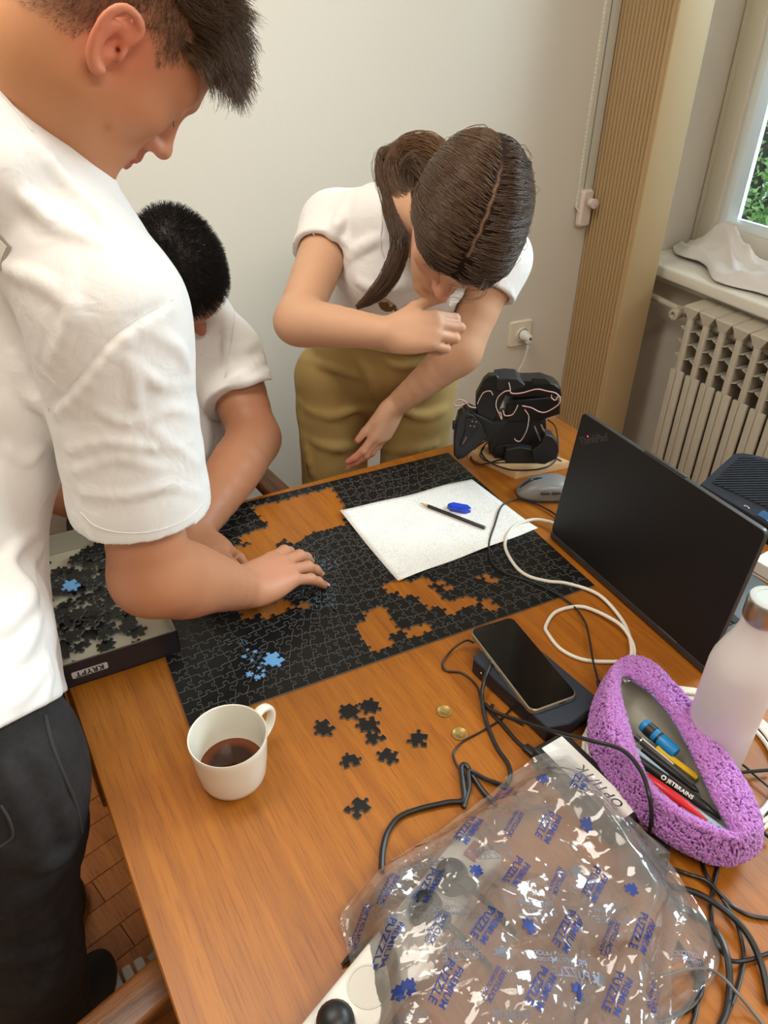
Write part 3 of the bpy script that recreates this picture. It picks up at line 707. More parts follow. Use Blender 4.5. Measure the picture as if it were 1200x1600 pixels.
g.prism([(-w_ / 2 + cch, -h_ / 2), (w_ / 2 - cch, -h_ / 2), (w_ / 2, -h_ / 2 + cch), (w_ / 2, h_ / 2 - cch), (w_ / 2 - cch, h_ / 2), (-w_ / 2 + cch, h_ / 2), (-w_ / 2, h_ / 2 - cch), (-w_ / 2, -h_ / 2 + cch)], 0, .009, ch=.0012)
g.obj('eraser_block', mat('eraser_blue', srgb(26, 62, 196), .25, Coat_Weight=.4), t, smooth=False)
g = Geo(); g.prism([(-w_ / 2 + cch, -h_ / 2 + .004), (w_ / 2 - cch, -h_ / 2 + .004), (w_ / 2 - .005, 0), (w_ / 2 - cch, h_ / 2 - .004), (-w_ / 2 + cch, h_ / 2 - .004), (-w_ / 2 + .005, 0)], .009, .0096); g.obj('raised_panel', mat('eraser_panel', srgb(34, 76, 210), .3), t, smooth=False)

# ------------------------------------------------------------------ mug of coffee
MUG = mat('mug_china', srgb(238, 234, 220), .18, Coat_Weight=.5)
mgc = (.032, -.102)
t = thing('coffee_mug', 'white china mug half emptied of black coffee', 'mug', (mgc[0], mgc[1], T + .0005))
MH = .081
g = Geo(); g.lathe([(.030, .0), (.036, .0006), (.0405, .006), (.0425, .014), (.0455, .04), (.0478, .070), (.0488, MH - .002), (.0482, MH), (.0468, MH - .001), (.0455, .070), (.0430, .04), (.0395, .014), (.036, .008), (.0005, .0065)], 56); g.obj('mug_body', MUG, t)
ha = math.atan2(.022, .039); hd = np.array([math.cos(ha), math.sin(ha), 0])
hp = [hd * .0445 + (0, 0, .022), hd * .056 + (0, 0, .020), hd * .071 + (0, 0, .030), hd * .077 + (0, 0, .046), hd * .073 + (0, 0, .062), hd * .060 + (0, 0, .0695), hd * .0475 + (0, 0, .066)]
hp = catmull(hp, 8); g = Geo(); dd, aa, bb = frames(hp); th = np.linspace(0, 2 * np.pi, 12, endpoint=False)
side = np.array([-hd[1], hd[0], 0]); v = []
for i in range(len(hp)):
    nn = nrm(np.cross(dd[i], side)); v += [hp[i] + side * .0065 * math.copysign(abs(math.cos(a)) ** .7, math.cos(a)) + nn * .0040 * math.copysign(abs(math.sin(a)) ** .7, math.sin(a)) for a in th]
f = [(i * 12 + k, i * 12 + (k + 1) % 12, (i + 1) * 12 + (k + 1) % 12, (i + 1) * 12 + k) for i in range(len(hp) - 1) for k in range(12)]
g.add(v, f + [tuple(range(11, -1, -1)), tuple((len(hp) - 1) * 12 + k for k in range(12))]); o = g.obj('handle', MUG, t, auto=70)
bm = bmesh.new(); bm.from_mesh(o.data); bmesh.ops.recalc_face_normals(bm, faces=bm.faces); bm.to_mesh(o.data); bm.free()
COF = mat('coffee', (.030, .0055, .0015), .06)
n = COF.node_tree.nodes; l = COF.node_tree.links; b = n['Principled BSDF']; lw = n.new('ShaderNodeTexCoord'); ln = n.new('ShaderNodeVectorMath'); ln.operation = 'LENGTH'; l.new(lw.outputs['Object'], ln.inputs[0])
rp_ = n.new('ShaderNodeValToRGB'); rp_.color_ramp.elements[0].position = .036; rp_.color_ramp.elements[1].position = .0418; rp_.color_ramp.elements[0].color = (.028, .005, .0015, 1); rp_.color_ramp.elements[1].color = (.16, .035, .006, 1); l.new(ln.outputs['Value'], rp_.inputs['Fac']); l.new(rp_.outputs['Color'], b.inputs['Base Color'])
g = Geo(); g.lathe([(.0395, .0135), (.0411, .024), (.0405, .0242), (.0001, .0240)], 48); g.obj('coffee', COF, t)

# ------------------------------------------------------------------ coins
GOLD = mat('coin_brass', srgb(168, 138, 78), .42, .75, bump=(500, .0001))
CR = mat('coin_relief', srgb(196, 168, 108), .4, .75)
for (x, y, lb, r) in ((694, 1112, 'brass coin nearer the puzzle, left of the phone', .0105), (718.5, 1147, 'brass coin nearer the black cables below the other coin', .0108)):
    p = onz(x, y); t = thing('coin', lb, 'coin', (p[0], p[1], T + .0004))
    g = Geo(); g.lathe([(r - .0004, 0), (r, .0003), (r, .0017), (r - .0004, .002), (r - .0012, .002), (r - .0015, .0017), (.0001, .0017)], 40); g.obj('coin_disc', GOLD, t, auto=50)
    g = Geo(); v, f = text_geo('20' if r < .0106 else '50', .009, bold=.0003); g.add(np.asarray(v) + (-.001, 0, .0018), f)
    for a in range(12): g.add(*[(lambda q: q)(w) for w in (lambda c: ([(c[0] + .0007, c[1], .0018), (c[0], c[1] + .0007, .0018), (c[0] - .0007, c[1], .0018), (c[0], c[1] - .0007, .0018)], [(0, 1, 2, 3)]))((.0076 * math.cos(a * .5236), .0076 * math.sin(a * .5236)))])
    g.obj('coin_relief', CR, t, smooth=False).rotation_euler[2] = 2.2

# ------------------------------------------------------------------ mouse
MGR = mat('mouse_grey', srgb(146, 146, 146), .35, .25); MDK = mat('mouse_dark', srgb(70, 70, 72), .5)
mp = onz(847, 776); t = thing('computer_mouse', 'grey computer mouse between the wooden board and laptop', 'mouse', (mp[0] + .012, mp[1] + .004, T + .0005), math.radians(-22))
def blob(nx, ny, fn):
    v = []; f = []
    for i in range(nx + 1):
        for j in range(ny): v.append(fn(i / nx, 2 * math.pi * j / ny))
    for i in range(nx):
        for j in range(ny): f.append((i * ny + j, i * ny + (j + 1) % ny, (i + 1) * ny + (j + 1) % ny, (i + 1) * ny + j))
    return v, f
def mouse_fn(s, a, sc=1.0, z0=.006):
    ph = s * math.pi / 2; r = math.cos(ph); h = math.sin(ph) ** .8
    c, sn = math.cos(a), math.sin(a); e = .75
    x = .061 * math.copysign(abs(c) ** e, c) * r ** .55; y = (.033 + .004 * c) * math.copysign(abs(sn) ** e, sn) * r ** .6
    z = z0 + h * (.034 * (1 - .35 * (c * r + .15) ** 2 ) - .012 * max(0, -c * r))
    return (x * sc, y * sc, z)
v, f = blob(14, 36, mouse_fn); g = Geo(); g.add(v, f + [tuple(range(35, -1, -1)), tuple(14 * 36 + k for k in range(36))]); g.obj('mouse_shell', MGR, t, auto=80)
g = Geo(); g.prism([(x, y) for x, y, z in [mouse_fn(0, 2 * math.pi * k / 36) for k in range(36)]], 0, .006, ch=.0015); g.obj('mouse_base', MDK, t)
def msurf(x, y):                       # height of the shell by search
    best = None
    for s in np.linspace(0, 1, 60):
        for a in np.linspace(0, 6.283, 90):
            q = mouse_fn(s, a); d = (q[0] - x) ** 2 + (q[1] - y) ** 2
            if best is None or d < best[0]: best = (d, q[2])
    return best[1]
g = Geo(); xs = np.linspace(-.055, -.012, 9); g.tube(np.array([(x, 0, msurf(x, 0) - .0012) for x in xs]), [.002, .0032, .0036, .0036, .0036, .0036, .0036, .0032, .002], 8, flat=.8); g.obj('wheel_slot', BLACK, t)
g = Geo(); g.lathe([(.006, -.003), (.0068, -.0015), (.0068, .0015), (.006, .003)], 18, (-.034, 0, msurf(-.034, 0) - .003), axis=(0, 1, 0)); g.obj('scroll_wheel', MDK, t)
for x in (-.012, .010):
    g = Geo(); g.rbox((x, -.0312, .0225), (.018, .006, .0055), .002, 2, rot=rotz3(.05)); g.obj('side_button', MDK, t)
# ================================================================== laptop
LID = mat('laptop_black', (.0065, .0065, .007), .48, spec=.4); LIDE = mat('laptop_edge', (.035, .035, .036), .4)
lx, ly0, ly1 = .712, .146, -.236
lt = thing('laptop', 'open black laptop seen from behind its lid', 'laptop', (lx, (ly0 + ly1) / 2, T + .0008))
lw = ly0 - ly1; g = Geo(); g.rbox((.121, 0, .009), (.242, lw, .014), .003, 2); g.obj('keyboard_base', LIDE, lt)
g = Geo()
for r in range(5):
    for c in range(13): g.rbox((.045 + r * .019, -.13 + c * .0205, .0168), (.0165, .0175, .0022), .0008, 1)
o = g.obj('keys', BLACK, lt); tag(o, kind='stuff')
tl = ony(910, 643, ly0); up = nrm(np.array([tl[0] - (lx + .001), 0, tl[2] - (T + .015)])); LH = np.linalg.norm([tl[0] - lx - .001, tl[2] - T - .015])
un = np.array([-up[2], 0, up[0]])                        # outward normal of the lid
RL = basis(np.array([0, -1.0, 0]), up, un)               # local: x towards image right, y up the lid, z outwards
lo = np.array([.001, 0, .0142])
def lidobj(g_, name, m, parent, **k):
    M4 = np.eye(4); M4[:3, :3] = RL; M4[:3, 3] = lo; g_.xf(M4); return g_.obj(name, m, parent, **k)
g = Geo(); g.prism(rrect(lw, LH, .010, 5, 0, LH / 2), -.007, 0, ch=.0012, mi=0, mi_side=1, mi_ch=1); lid_ = lidobj(g, 'lid', [LID, LIDE], lt, smooth=False)
g = Geo(); g.prism(rrect(lw - .012, LH - .012, .006, 3, 0, LH / 2), -.0076, -.0071); lidobj(g, 'screen', BLACKG, lid_, smooth=False)
g = Geo(); g.rbox((.0, LH + .0005, -.0035), (.085, .004, .006), .001); lidobj(g, 'camera_lip', LIDE, lid_)
tcen = onx(925, 687, lx + .02); tu = -(tcen[1] - (ly0 + ly1) / 2); tv = np.linalg.norm([tcen[0] - lx - .001, tcen[2] - T - .015])
v, f = text_geo('ThinkPad', .0185, bold=.0005); v = np.asarray(v); a = math.radians(33); c_, s_ = math.cos(a), math.sin(a)
g = Geo(); g.add(np.stack([v[:, 0] * c_ - v[:, 1] * s_ + tu, v[:, 0] * s_ + v[:, 1] * c_ + tv, np.full(len(v), .0003)], 1), f); lidobj(g, 'maker_lettering', mat('lettering_grey', (.055, .055, .058), .4, .2), lid_, smooth=False)
LED = mat('red_led', (.6, .02, .02), .3); LED.node_tree.nodes['Principled BSDF'].inputs['Emission Color'].default_value = (1, .05, .08, 1); LED.node_tree.nodes['Principled BSDF'].inputs['Emission Strength'].default_value = 3
px_ = -.0115; g = Geo(); g.lathe([(.0013, 0), (.0010, .0006), (.0001, .0007)], 12, (px_ * c_ - .0068 * s_ + tu, px_ * s_ + .0068 * c_ + tv, .0003)); lidobj(g, 'red_light', LED, lid_)
for yy in (-.11, .11):
    g = Geo(); g.tube(np.array([(.004, yy - .02, .0125), (.004, yy + .02, .0125)]), .0045, 10); g.obj('hinge', LIDE, lt)

# ------------------------------------------------------------------ navy ribbed device and white carton behind the laptop
NAVY = mat('navy_plastic', srgb(44, 54, 68), .45); NAVR = mat('navy_rib', srgb(62, 72, 86), .4); NAVD = mat('navy_dark', srgb(20, 25, 34), .5)
a = math.radians(24); n0 = np.array([-math.sin(a), 0, math.cos(a)]); q0 = np.array([1.12, 0, T + .045]); ex = np.array([math.cos(a), 0, math.sin(a)]); ey = np.array([0, 1.0, 0])
def onpl(px, py): d = ray(px, py); s = ((q0 - CAM_C) @ n0) / (d @ n0); p = CAM_C + s * d - q0; return np.array([p @ ex, p @ ey])
poly = [onpl(*q) for q in [(1092, 757), (1142, 711), (1150, 706.5), (1160, 706), (1175, 708), (1222, 720), (1300, 755), (1330, 800), (1300, 880)]]
fc = lambda q, k: q.mean(0) + (q - q.mean(0)) * k
poly = np.array(poly)
if np.sum(poly[:, 0] * np.roll(poly[:, 1], -1) - np.roll(poly[:, 0], -1) * poly[:, 1]) < 0: poly = poly[::-1]
nv = thing('floor_unit', 'tall dark navy unit with ribbed sloping top and icons behind the laptop', 'device', (1.12, 0, 0))
def nobj(g_, name, m, **k):
    M4 = np.eye(4); M4[:3, :3] = basis(ex, ey, n0); M4[:3, 3] = (0, 0, T + .045); g_.xf(M4); return g_.obj(name, m, nv, **k)
g = Geo(); g.prism(poly, -.022, 0, ch=.004); nobj(g, 'shell', NAVY, smooth=False)
gp = np.array([onpl(*q) for q in [(1112, 755), (1156, 713), (1172, 713), (1222, 727), (1290, 760), (1290, 820), (1215, 802)]])
if np.sum(gp[:, 0] * np.roll(gp[:, 1], -1) - np.roll(gp[:, 0], -1) * gp[:, 1]) < 0: gp = gp[::-1]
g = Geo(); g.prism(gp, .0002, .0008); nobj(g, 'grille_bed', NAVD, smooth=False)
rd = nrm(onpl(1180, 741) - onpl(1120, 742)); rn = np.array([-rd[1], rd[0]])
sv = gp @ rn
for s in np.arange(sv.min() + .003, sv.max() - .002, .0063):
    ts = []
    for i in range(len(gp)):
        A, B = gp[i - 1], gp[i]; da, db = A @ rn - s, B @ rn - s
        if da * db < 0: ts.append((A + (B - A) * da / (da - db)) @ rd)
    if len(ts) >= 2:
        t0_, t1_ = min(ts) + .001, max(ts) - .001; g = Geo(); c = rd * (t0_ + t1_) / 2 + rn * s
        g.rbox((c[0], c[1], .0022), (max(t1_ - t0_, .002), .0030, .003), .0009, 1, rot=basis(np.array([*rd, 0]), np.array([*rn, 0]), np.array([0, 0, 1.0]))); nobj(g, 'grille_rib', NAVR)
b1 = onpl(1198, 808); bd_ = nrm(onpl(1190, 800) - onpl(1110, 752)); g = Geo(); R_ = basis(np.array([*bd_, 0]), np.array([-bd_[1], bd_[0], 0]), np.array([0, 0, 1.0]))
g.rbox((b1[0], b1[1], .0015), (.030, .016, .003), .0012, 2, rot=R_); nobj(g, 'blue_badge', mat('badge_blue', srgb(70, 120, 170), .15, .3))
b2 = onpl(1166, 793); g = Geo(); th = np.linspace(.2, 2.94, 10); g.tube([np.array([b2[0], b2[1], .0006]) + R_ @ np.array([.0058 * math.cos(q), .0030 * math.sin(q), 0]) for q in th], [.0012, .0014] + [.0007] * 6 + [.0014, .0012], 6, flat=.4); nobj(g, 'handset_icon', WHITEP)
g = Geo(); w3 = np.array([ex * x + ey * y + n0 * -.012 for x, y in fc(poly, .94)]) + (0, 0, T + .045); m_ = len(w3); g.add(np.concatenate([w3 * (1, 1, 0) + (0, 0, .002), w3]), [(a_, (a_ + 1) % m_, m_ + (a_ + 1) % m_, m_ + a_) for a_ in range(m_)] + [tuple(range(m_))[::-1], tuple(range(m_, 2 * m_))]); g.obj('cabinet_body', NAVD, nv, smooth=False)
wb = onz(1203, 880, .03); t = thing('white_carton', 'small white carton at the right edge behind the bottle', 'box', (wb[0] + .05, wb[1] - .02, T), math.radians(8))
g = Geo(); g.rbox((0, 0, .0152), (.12, .10, .030), .001, 1); g.obj('carton_body', mat('carton_white', srgb(236, 232, 222), .6), t)
g = Geo(); g.box((0, 0, .0065), (.1206, .1006, .0014)); g.obj('lid_seam', mat('seam_dark', (.08, .075, .07), .7), t, smooth=False)

# ------------------------------------------------------------------ bottle
BOT = mat('bottle_white', srgb(226, 220, 222), .38, Coat_Weight=.15)
bp = onz(1107, 1181); bp[2] = T
t = thing('water_bottle', 'white insulated bottle with a steel rimmed cap', 'bottle', bp + (0, 0, .0005))
g = Geo(); g.lathe([(.034, 0), (.0385, .0015), (.040, .006), (.0402, .13), (.0402, .165), (.0385, .178), (.0330, .196), (.0265, .214), (.0228, .228), (.0215, .238), (.0212, .246), (.019, .247)], 56); g.obj('bottle_body', BOT, t, auto=60)
g = Geo(); g.lathe([(.0225, .2465), (.0232, .248), (.0236, .252), (.0236, .272), (.0230, .2745), (.0222, .2745)], 48, cap0=True, cap1=True); g.obj('cap_ring', STEEL, t, auto=40)
g = Geo(); g.lathe([(.0221, .2747), (.0221, .2765), (.0205, .2775), (.0150, .2777), (.0143, .2769), (.0005, .2769)], 40); g.obj('cap_top', mat('cap_glassy', srgb(196, 202, 200), .18), t, auto=40)
em = Geo(); th0_ = math.atan2(CAM_C[1] - bp[1], CAM_C[0] - bp[0]) + math.radians(42)
def onb(u, w): a_ = th0_ + u / .0405; return (.0404 * math.cos(a_), .0404 * math.sin(a_), w)
def ribbon(pts, ws):
    pts = np.array(pts); ws = np.array(ws); d = np.gradient(pts, axis=0); d /= np.linalg.norm(d, axis=1, keepdims=True); nn = np.stack([-d[:, 1], d[:, 0]], 1)
    L_ = pts + nn * ws[:, None]; R2 = pts - nn * ws[:, None]; v = [onb(*q) for q in L_] + [onb(*q) for q in R2]; n_ = len(pts)
    em.add(v, [(i, i + 1, n_ + i + 1, n_ + i) for i in range(n_ - 1)])
ribbon([(-.006, .012), (-.004, .017), (.001, .020), (.005, .0205), (.0065, .024)], [.0003, .0012, .0016, .0012, .0002])
ribbon([(-.006, .012), (-.003, .0085), (.002, .0085), (.006, .012), (.0065, .018)], [.0004, .0009, .0009, .0008, .0003])
for w in (.0115, .0140, .0165): ribbon([(-.0015, w), (.0005, w + .0004), (.0025, w)], [.0005, .0006, .0004])
ribbon([(-.0018, .0112), (-.0020, .014), (-.0016, .017)], [.0005, .0005, .0005])
em.obj('bird_emblem', mat('emblem_grey', srgb(70, 70, 72), .5), t, smooth=False)

# ------------------------------------------------------------------ dock and phone
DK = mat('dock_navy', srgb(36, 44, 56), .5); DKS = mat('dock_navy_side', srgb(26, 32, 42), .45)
dc = np.array([.463, -.152]); da = math.radians(8.5)
t = thing('docking_station', 'flat navy docking box under the smartphone', 'docking station', (dc[0], dc[1], T + .0004), da)
w_, l_ = .096, .170
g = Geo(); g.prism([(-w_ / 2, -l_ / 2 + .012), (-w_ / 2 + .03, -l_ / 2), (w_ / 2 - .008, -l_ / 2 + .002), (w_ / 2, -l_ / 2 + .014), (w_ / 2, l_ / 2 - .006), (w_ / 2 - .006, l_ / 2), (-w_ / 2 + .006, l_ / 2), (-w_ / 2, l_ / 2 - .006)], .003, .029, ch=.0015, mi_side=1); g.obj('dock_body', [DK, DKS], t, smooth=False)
g = Geo(); g.prism(rrect(w_ - .012, l_ - .02, .006), 0, .0035); g.obj('rubber_base', BLACK, t, smooth=False)
g = Geo()
for y in (.052, .060): g.box((-w_ / 2 - .0002, y, .016), (.0008, .0022, .0022))
g.obj('port_marks', WHITEP, t, smooth=False)
for y in (.02, -.005, -.03):
    g = Geo(); g.box((-w_ / 2 - .0002, y, .014), (.001, .013, .006)); g.obj('port', BLACK, t, smooth=False)
ph = thing('smartphone', 'smartphone with a black screen lying on the navy box', 'phone', (.4595, -.121, T + .0299), math.radians(-2.4))
PHF = mat('phone_frame', srgb(176, 168, 146), .3, .7); PHB = mat('phone_back', srgb(158, 152, 132), .4)
g = Geo(); g.prism(rrect(.0765, .1735, .0115, 8), 0, .0083, ch=.0016, mi=1, mi_side=0, mi_ch=0); g.obj('phone_frame', [PHF, PHB], ph, smooth=True, auto=30)
g = Geo(); g.prism(rrect(.0735, .1705, .0100, 8), .0084, .0090, ch=.0004); g.obj('phone_screen', mat('phone_glass', (.004, .004, .0045), .06), ph, smooth=False)
g = Geo(); g.lathe([(.0016, .0091), (.0001, .0092)], 12, (0, .079, 0)); g.obj('front_camera', mat('lens_dark', (.02, .02, .03), .1), ph)
g = Geo(); g.rbox((-.0386, .03, .0042), (.0010, .014, .0026), .0004, 1); g.rbox((-.0386, .008, .0042), (.0010, .024, .0026), .0004, 1); g.obj('side_button', PHF, ph)
g = Geo(); g.box((.012, -.08681, .0042), (.011, .0006, .0022)); g.obj('charge_port', BLACK, ph, smooth=False)

# ------------------------------------------------------------------ cables
def cable(label, pts, r, m=CABLE, n=8, name='cable', ends=(), seg=8, cat='cable', group=None):
    p = np.array([onz(q[0], q[1], (q[2] if len(q) > 2 else r + .0005)) for q in pts]); p = catmull(p, n)
    o = np.array([p[0][0], p[0][1], T]); t = thing(name, label, cat, o, 0, group); g = Geo(); g.tube(p - o, r, seg); g.obj('cable_sheath', m, t)
    for e, kind in ends:
        q, d = (p[0], nrm(p[0] - p[1])) if e == 0 else (p[-1], nrm(p[-1] - p[-2])); d[2] *= .3; d = nrm(d); sx = nrm(np.cross(d, [0, 0, 1])); R_ = basis(sx, d, np.cross(sx, d)); q = q - o
        hz = max(0, .0045 - (q[2])) if kind != 'barrel' else 0; q = q + (0, 0, hz)
        if kind == 'usb': g = Geo(); g.rbox(q + d * .012, (.0115, .026, .0075), .0018, 2, rot=R_); g.obj('plug_shell', BLACK if m is CABLE else WHITEP, t); g = Geo(); g.rbox(q + d * .030, (.0085, .010, .003), .001, 1, rot=R_); g.obj('plug_tip', STEEL, t)
        if kind == 'barrel': g = Geo(); g.lathe([(r, 0), (r * 1.9, .003), (r * 2.1, .022), (r * 1.7, .024), (r * 1.7, .032)], 12, q, axis=d); g.obj('plug_barrel', BLACK, t)
    return t
WC = mat('white_cable', srgb(232, 228, 214), .4)
cable('thick white cable looping from laptop side beside the smartphone', [(875, 822, .012), (858, 815, .010), (832, 812, .008), (803, 823, .006), (789, 850, .007), (802, 880, .006), (823, 899), (855, 908), (888, 912), (935, 929, .007), (970, 966, .006), (985, 1000, .010), (984, 1030, .010), (958, 1034, .004), (912, 1031), (877, 1015), (856, 990), (853, 978), (866, 958), (890, 949), (915, 949, .006), (950, 964, .011), (974, 981, .012), (990, 1010, .009), (989, 1038, .006), (984, 1066, .008)], .0030, WC)
cable('thin black cable snaking over paper from the mouse to the dock', [(875, 812, .004), (862, 800, .004), (834, 786, .004), (806, 780, .005), (784, 791, .007), (773, 820, .006), (764, 850, .006), (768, 878, .006), (791, 896, .006), (834, 911, .006), (868, 927, .006), (897, 948, .005), (914, 972, .008), (921, 1000, .012), (926, 1030, .014), (934, 1062, .014)], .0017, CABLE, ends=((1, 'barrel'),))
cable('thin black cable curling out from under the smartphone top', [(740, 1004, .022), (728, 1001, .016), (707, 1015, .006), (692, 1036), (697, 1048), (723, 1052), (745, 1072), (751, 1092), (762, 1108), (790, 1118, .004), (818, 1132, .003)], .0016)
cable('thick black cable hanging down the dock side near the coins', [(768, 1036, .0315), (757, 1062, .026), (753, 1090, .012), (758, 1122, .006), (768, 1150), (779, 1172), (793, 1192), (797, 1212), (790, 1232)], .0030)
cable('black cable with a plug between dock and white-labelled adapter', [(770, 1100, .010), (768, 1112), (785, 1132), (808, 1158), (820, 1168)], .0028, ends=((1, 'usb'),))
cable('long black cable arching over the edge of the purple pencil case', [(758, 1100, .006), (772, 1112, .010), (812, 1126, .026), (862, 1142, .050), (922, 1157, .080), (972, 1172, .086), (1001, 1204, .084), (1014, 1242, .078), (1018, 1278, .050), (1013, 1304, .016), (1001, 1322, .006)], .0027)
cable('thin black cable bending round the lower coin', [(812, 1092, .004), (798, 1108, .003), (780, 1126), (750, 1144), (723, 1159), (709, 1175), (711, 1190), (719, 1203), (730, 1216)], .0014)
cable('black mains cable folded in a hairpin left of the bag', [(596, 1362), (598, 1328), (606, 1300), (624, 1277), (656, 1264), (700, 1254), (724, 1250, .004), (723, 1222, .006), (721, 1200, .007), (728, 1196, .007), (742, 1218, .005), (756, 1238), (775, 1258)], .0036)
cable('black folded cable bundle between hairpin and plastic bag', [(724, 1262), (733, 1230, .006), (732, 1205, .011), (741, 1208, .009), (760, 1218, .006), (782, 1226), (806, 1240)], .0030)
for i_, (lb, pts, r, m) in enumerate([
    ('black cable leaving the adapter block towards the right edge', [(1040, 1353, .010), (1050, 1357, .008), (1075, 1366), (1104, 1376, .009), (1123, 1394, .008), (1146, 1416), (1172, 1430), (1206, 1436)], .0024, CABLE),
    ('thickest black cable sweeping from under the bag down the right side', [(1030, 1376, .012), (1047, 1384, .010), (1087, 1395, .012), (1121, 1414, .014), (1152, 1440, .012), (1174, 1470, .010), (1191, 1512, .006), (1203, 1570)], .0036, CABLE),
    ('black cable running from under the fluffy case to the lower edge', [(1096, 1338), (1098, 1350), (1106, 1372, .004), (1126, 1400, .004), (1146, 1432, .005), (1157, 1462), (1162, 1498, .003), (1155, 1535), (1143, 1569), (1128, 1602)], .0022, CABLE),
    ('black cable dropping from the case tip and curving to right edge', [(1121, 1340), (1121, 1358), (1113, 1393), (1112, 1436), (1117, 1464), (1126, 1484), (1143, 1501, .008), (1166, 1501, .006), (1186, 1495, .005), (1206, 1488)], .0022, CABLE),
    ('thick black cable emerging under the bag corner', [(1046, 1404), (1062, 1414), (1101, 1438, .005), (1123, 1461, .010), (1137, 1498, .012), (1140, 1541, .006), (1135, 1580), (1124, 1606)], .0034, CABLE),
    ('grey wire running over black cables at lower right corner', [(1030, 1526, .004), (1052, 1521, .006), (1077, 1514, .008), (1106, 1514, .010), (1130, 1528, .019), (1152, 1552, .017), (1174, 1578, .006), (1196, 1606)], .0016, mat('grey_cable', srgb(112, 112, 108), .5)),
    ('black cable crossing beneath the grey wire at lower right', [(1058, 1470, .004), (1070, 1487), (1084, 1515, .004), (1091, 1549, .004), (1087, 1583), (1080, 1606)], .0022, CABLE),
    ('black cable hooking round at the bag lower right edge', [(1030, 1596), (1045, 1592), (1072, 1579), (1090, 1562, .007), (1097, 1545, .006), (1098, 1525), (1094, 1500)], .0026, CABLE),
    ('thin black cable beside the bottle foot', [(1128, 1192), (1141, 1191, .004), (1160, 1195, .006), (1179, 1211, .008), (1204, 1232, .008)], .0017, CABLE),
    ('black cable running to right edge below the bottle foot', [(1130, 1222, .010), (1146, 1210, .010), (1158, 1207, .009), (1179, 1205, .009), (1206, 1203, .008)], .0022, CABLE),
    ('black cable at the frame edge beside white coil', [(1206, 1262, .008), (1196, 1279, .008), (1190, 1296, .008), (1206, 1312, .008)], .0022, CABLE)]):
    cable(lb, pts, r, m)
cb_ = onz(1022, 1348); t = thing('inline_block', 'small black cable block between bag and fluffy case', 'connector', (cb_[0], cb_[1], T + .0004), math.radians(42)); g = Geo(); g.rbox((0, 0, .009), (.042, .026, .018), .002); g.obj('block_body', BLACK, t); g = Geo(); g.tube(np.array([(-.02, 0, .008), (-.036, .002, .006)]), [.004, .003], 8); g.obj('strain_relief', BLACK, t)
# coiled white cable under the bottle and case
cc = np.array([.578, -.338]); g = Geo(); pts = []
for k in range(8 * 28):
    a = k / 28 * 2 * math.pi + .6; m_ = k / (8 * 28); rr_ = 1.03 - .055 * math.sin(m_ * 31) - .10 * m_
    pts.append((.135 * rr_ * math.cos(a) , .112 * rr_ * math.sin(a) , .0042 + (.0058 if int(m_ * 7) % 2 else 0) * min(1, abs(math.sin(a * .5 + .3)) * 1.6)))
t = thing('white_cable_coil', 'coiled white network cable under the bottle and fluffy case', 'cable', (cc[0], cc[1], T)); g.tube(catmull(pts, 2), .0030, 8); g.obj('cable_sheath', WC, t)
for (dx, dy, a) in ((-.098, .083, .5), (-.082, .092, .9)):
    g = Geo(); R_ = rotz3(a); g.rbox((dx, dy, .014), (.024, .0115, .0085), .001, 1, rot=R_); o = g.obj('network_plug', mat('clear_plug', srgb(206, 204, 192), .2), t); g = Geo(); g.rbox(np.array((dx, dy, .0192)) + R_ @ np.array((.003, 0, 0)), (.016, .004, .0015), .0004, 1, rot=R_); g.obj('plug_clip', WHITEP, o)

# ------------------------------------------------------------------ adapter brick with the hand-lettered label
ad = thing('power_adapter', 'black power adapter brick with hand-lettered white label', 'adapter', (.424, -.318, T + .0004), math.radians(7))
g = Geo(); g.rbox((0, 0, .0155), (.056, .142, .030), .004, 3); g.obj('brick', BLACK, ad)
g = Geo(); g.prism(rrect(.036, .128, .001, 2), .0307, .0310); g.obj('label', mat('label_white', srgb(236, 236, 230), .6), ad, smooth=False)
v, f = text_geo('OPTI/TK', .017, bold=.0002, spacing=1.12, shear=.25); v = np.asarray(v)
g = Geo(); g.add(np.stack([-v[:, 1] * 1.0 + .004, v[:, 0] - .018, np.full(len(v), .0313)], 1), f); g.obj('label_writing', mat('marker_ink', (.02, .02, .025), .5), ad, smooth=False)

# ------------------------------------------------------------------ power strip with plugs (under the bag)
ps = thing('power_strip', 'white power strip lying half under the plastic bag', 'power strip', (.128, -.395, T + .0004), math.radians(24))
g = Geo(); g.rbox((0, 0, .019), (.285, .056, .038), .006, 3); g.obj('strip_body', WHITEP, ps)
SKT = mat('socket_white', srgb(214, 212, 204), .4)
for k in range(5):
    g = Geo(); g.lathe([(.0205, .0381), (.0205, .0392), (.0190, .0392), (.0185, .0384), (.0002, .0384)], 24, (-.105 + k * .046, 0, 0)); g.obj('socket', SKT, ps)
g = Geo(); g.rbox((.124, 0, .039), (.022, .016, .005), .0015); g.obj('switch', mat('switch_red', srgb(180, 40, 30), .3), ps)
g = Geo(); g.lathe([(.009, .0383), (.009, .0386)], 20, (-.131, -.008, 0)); g.obj('orange_mark', mat('mark_orange', srgb(226, 150, 60), .5), ps)
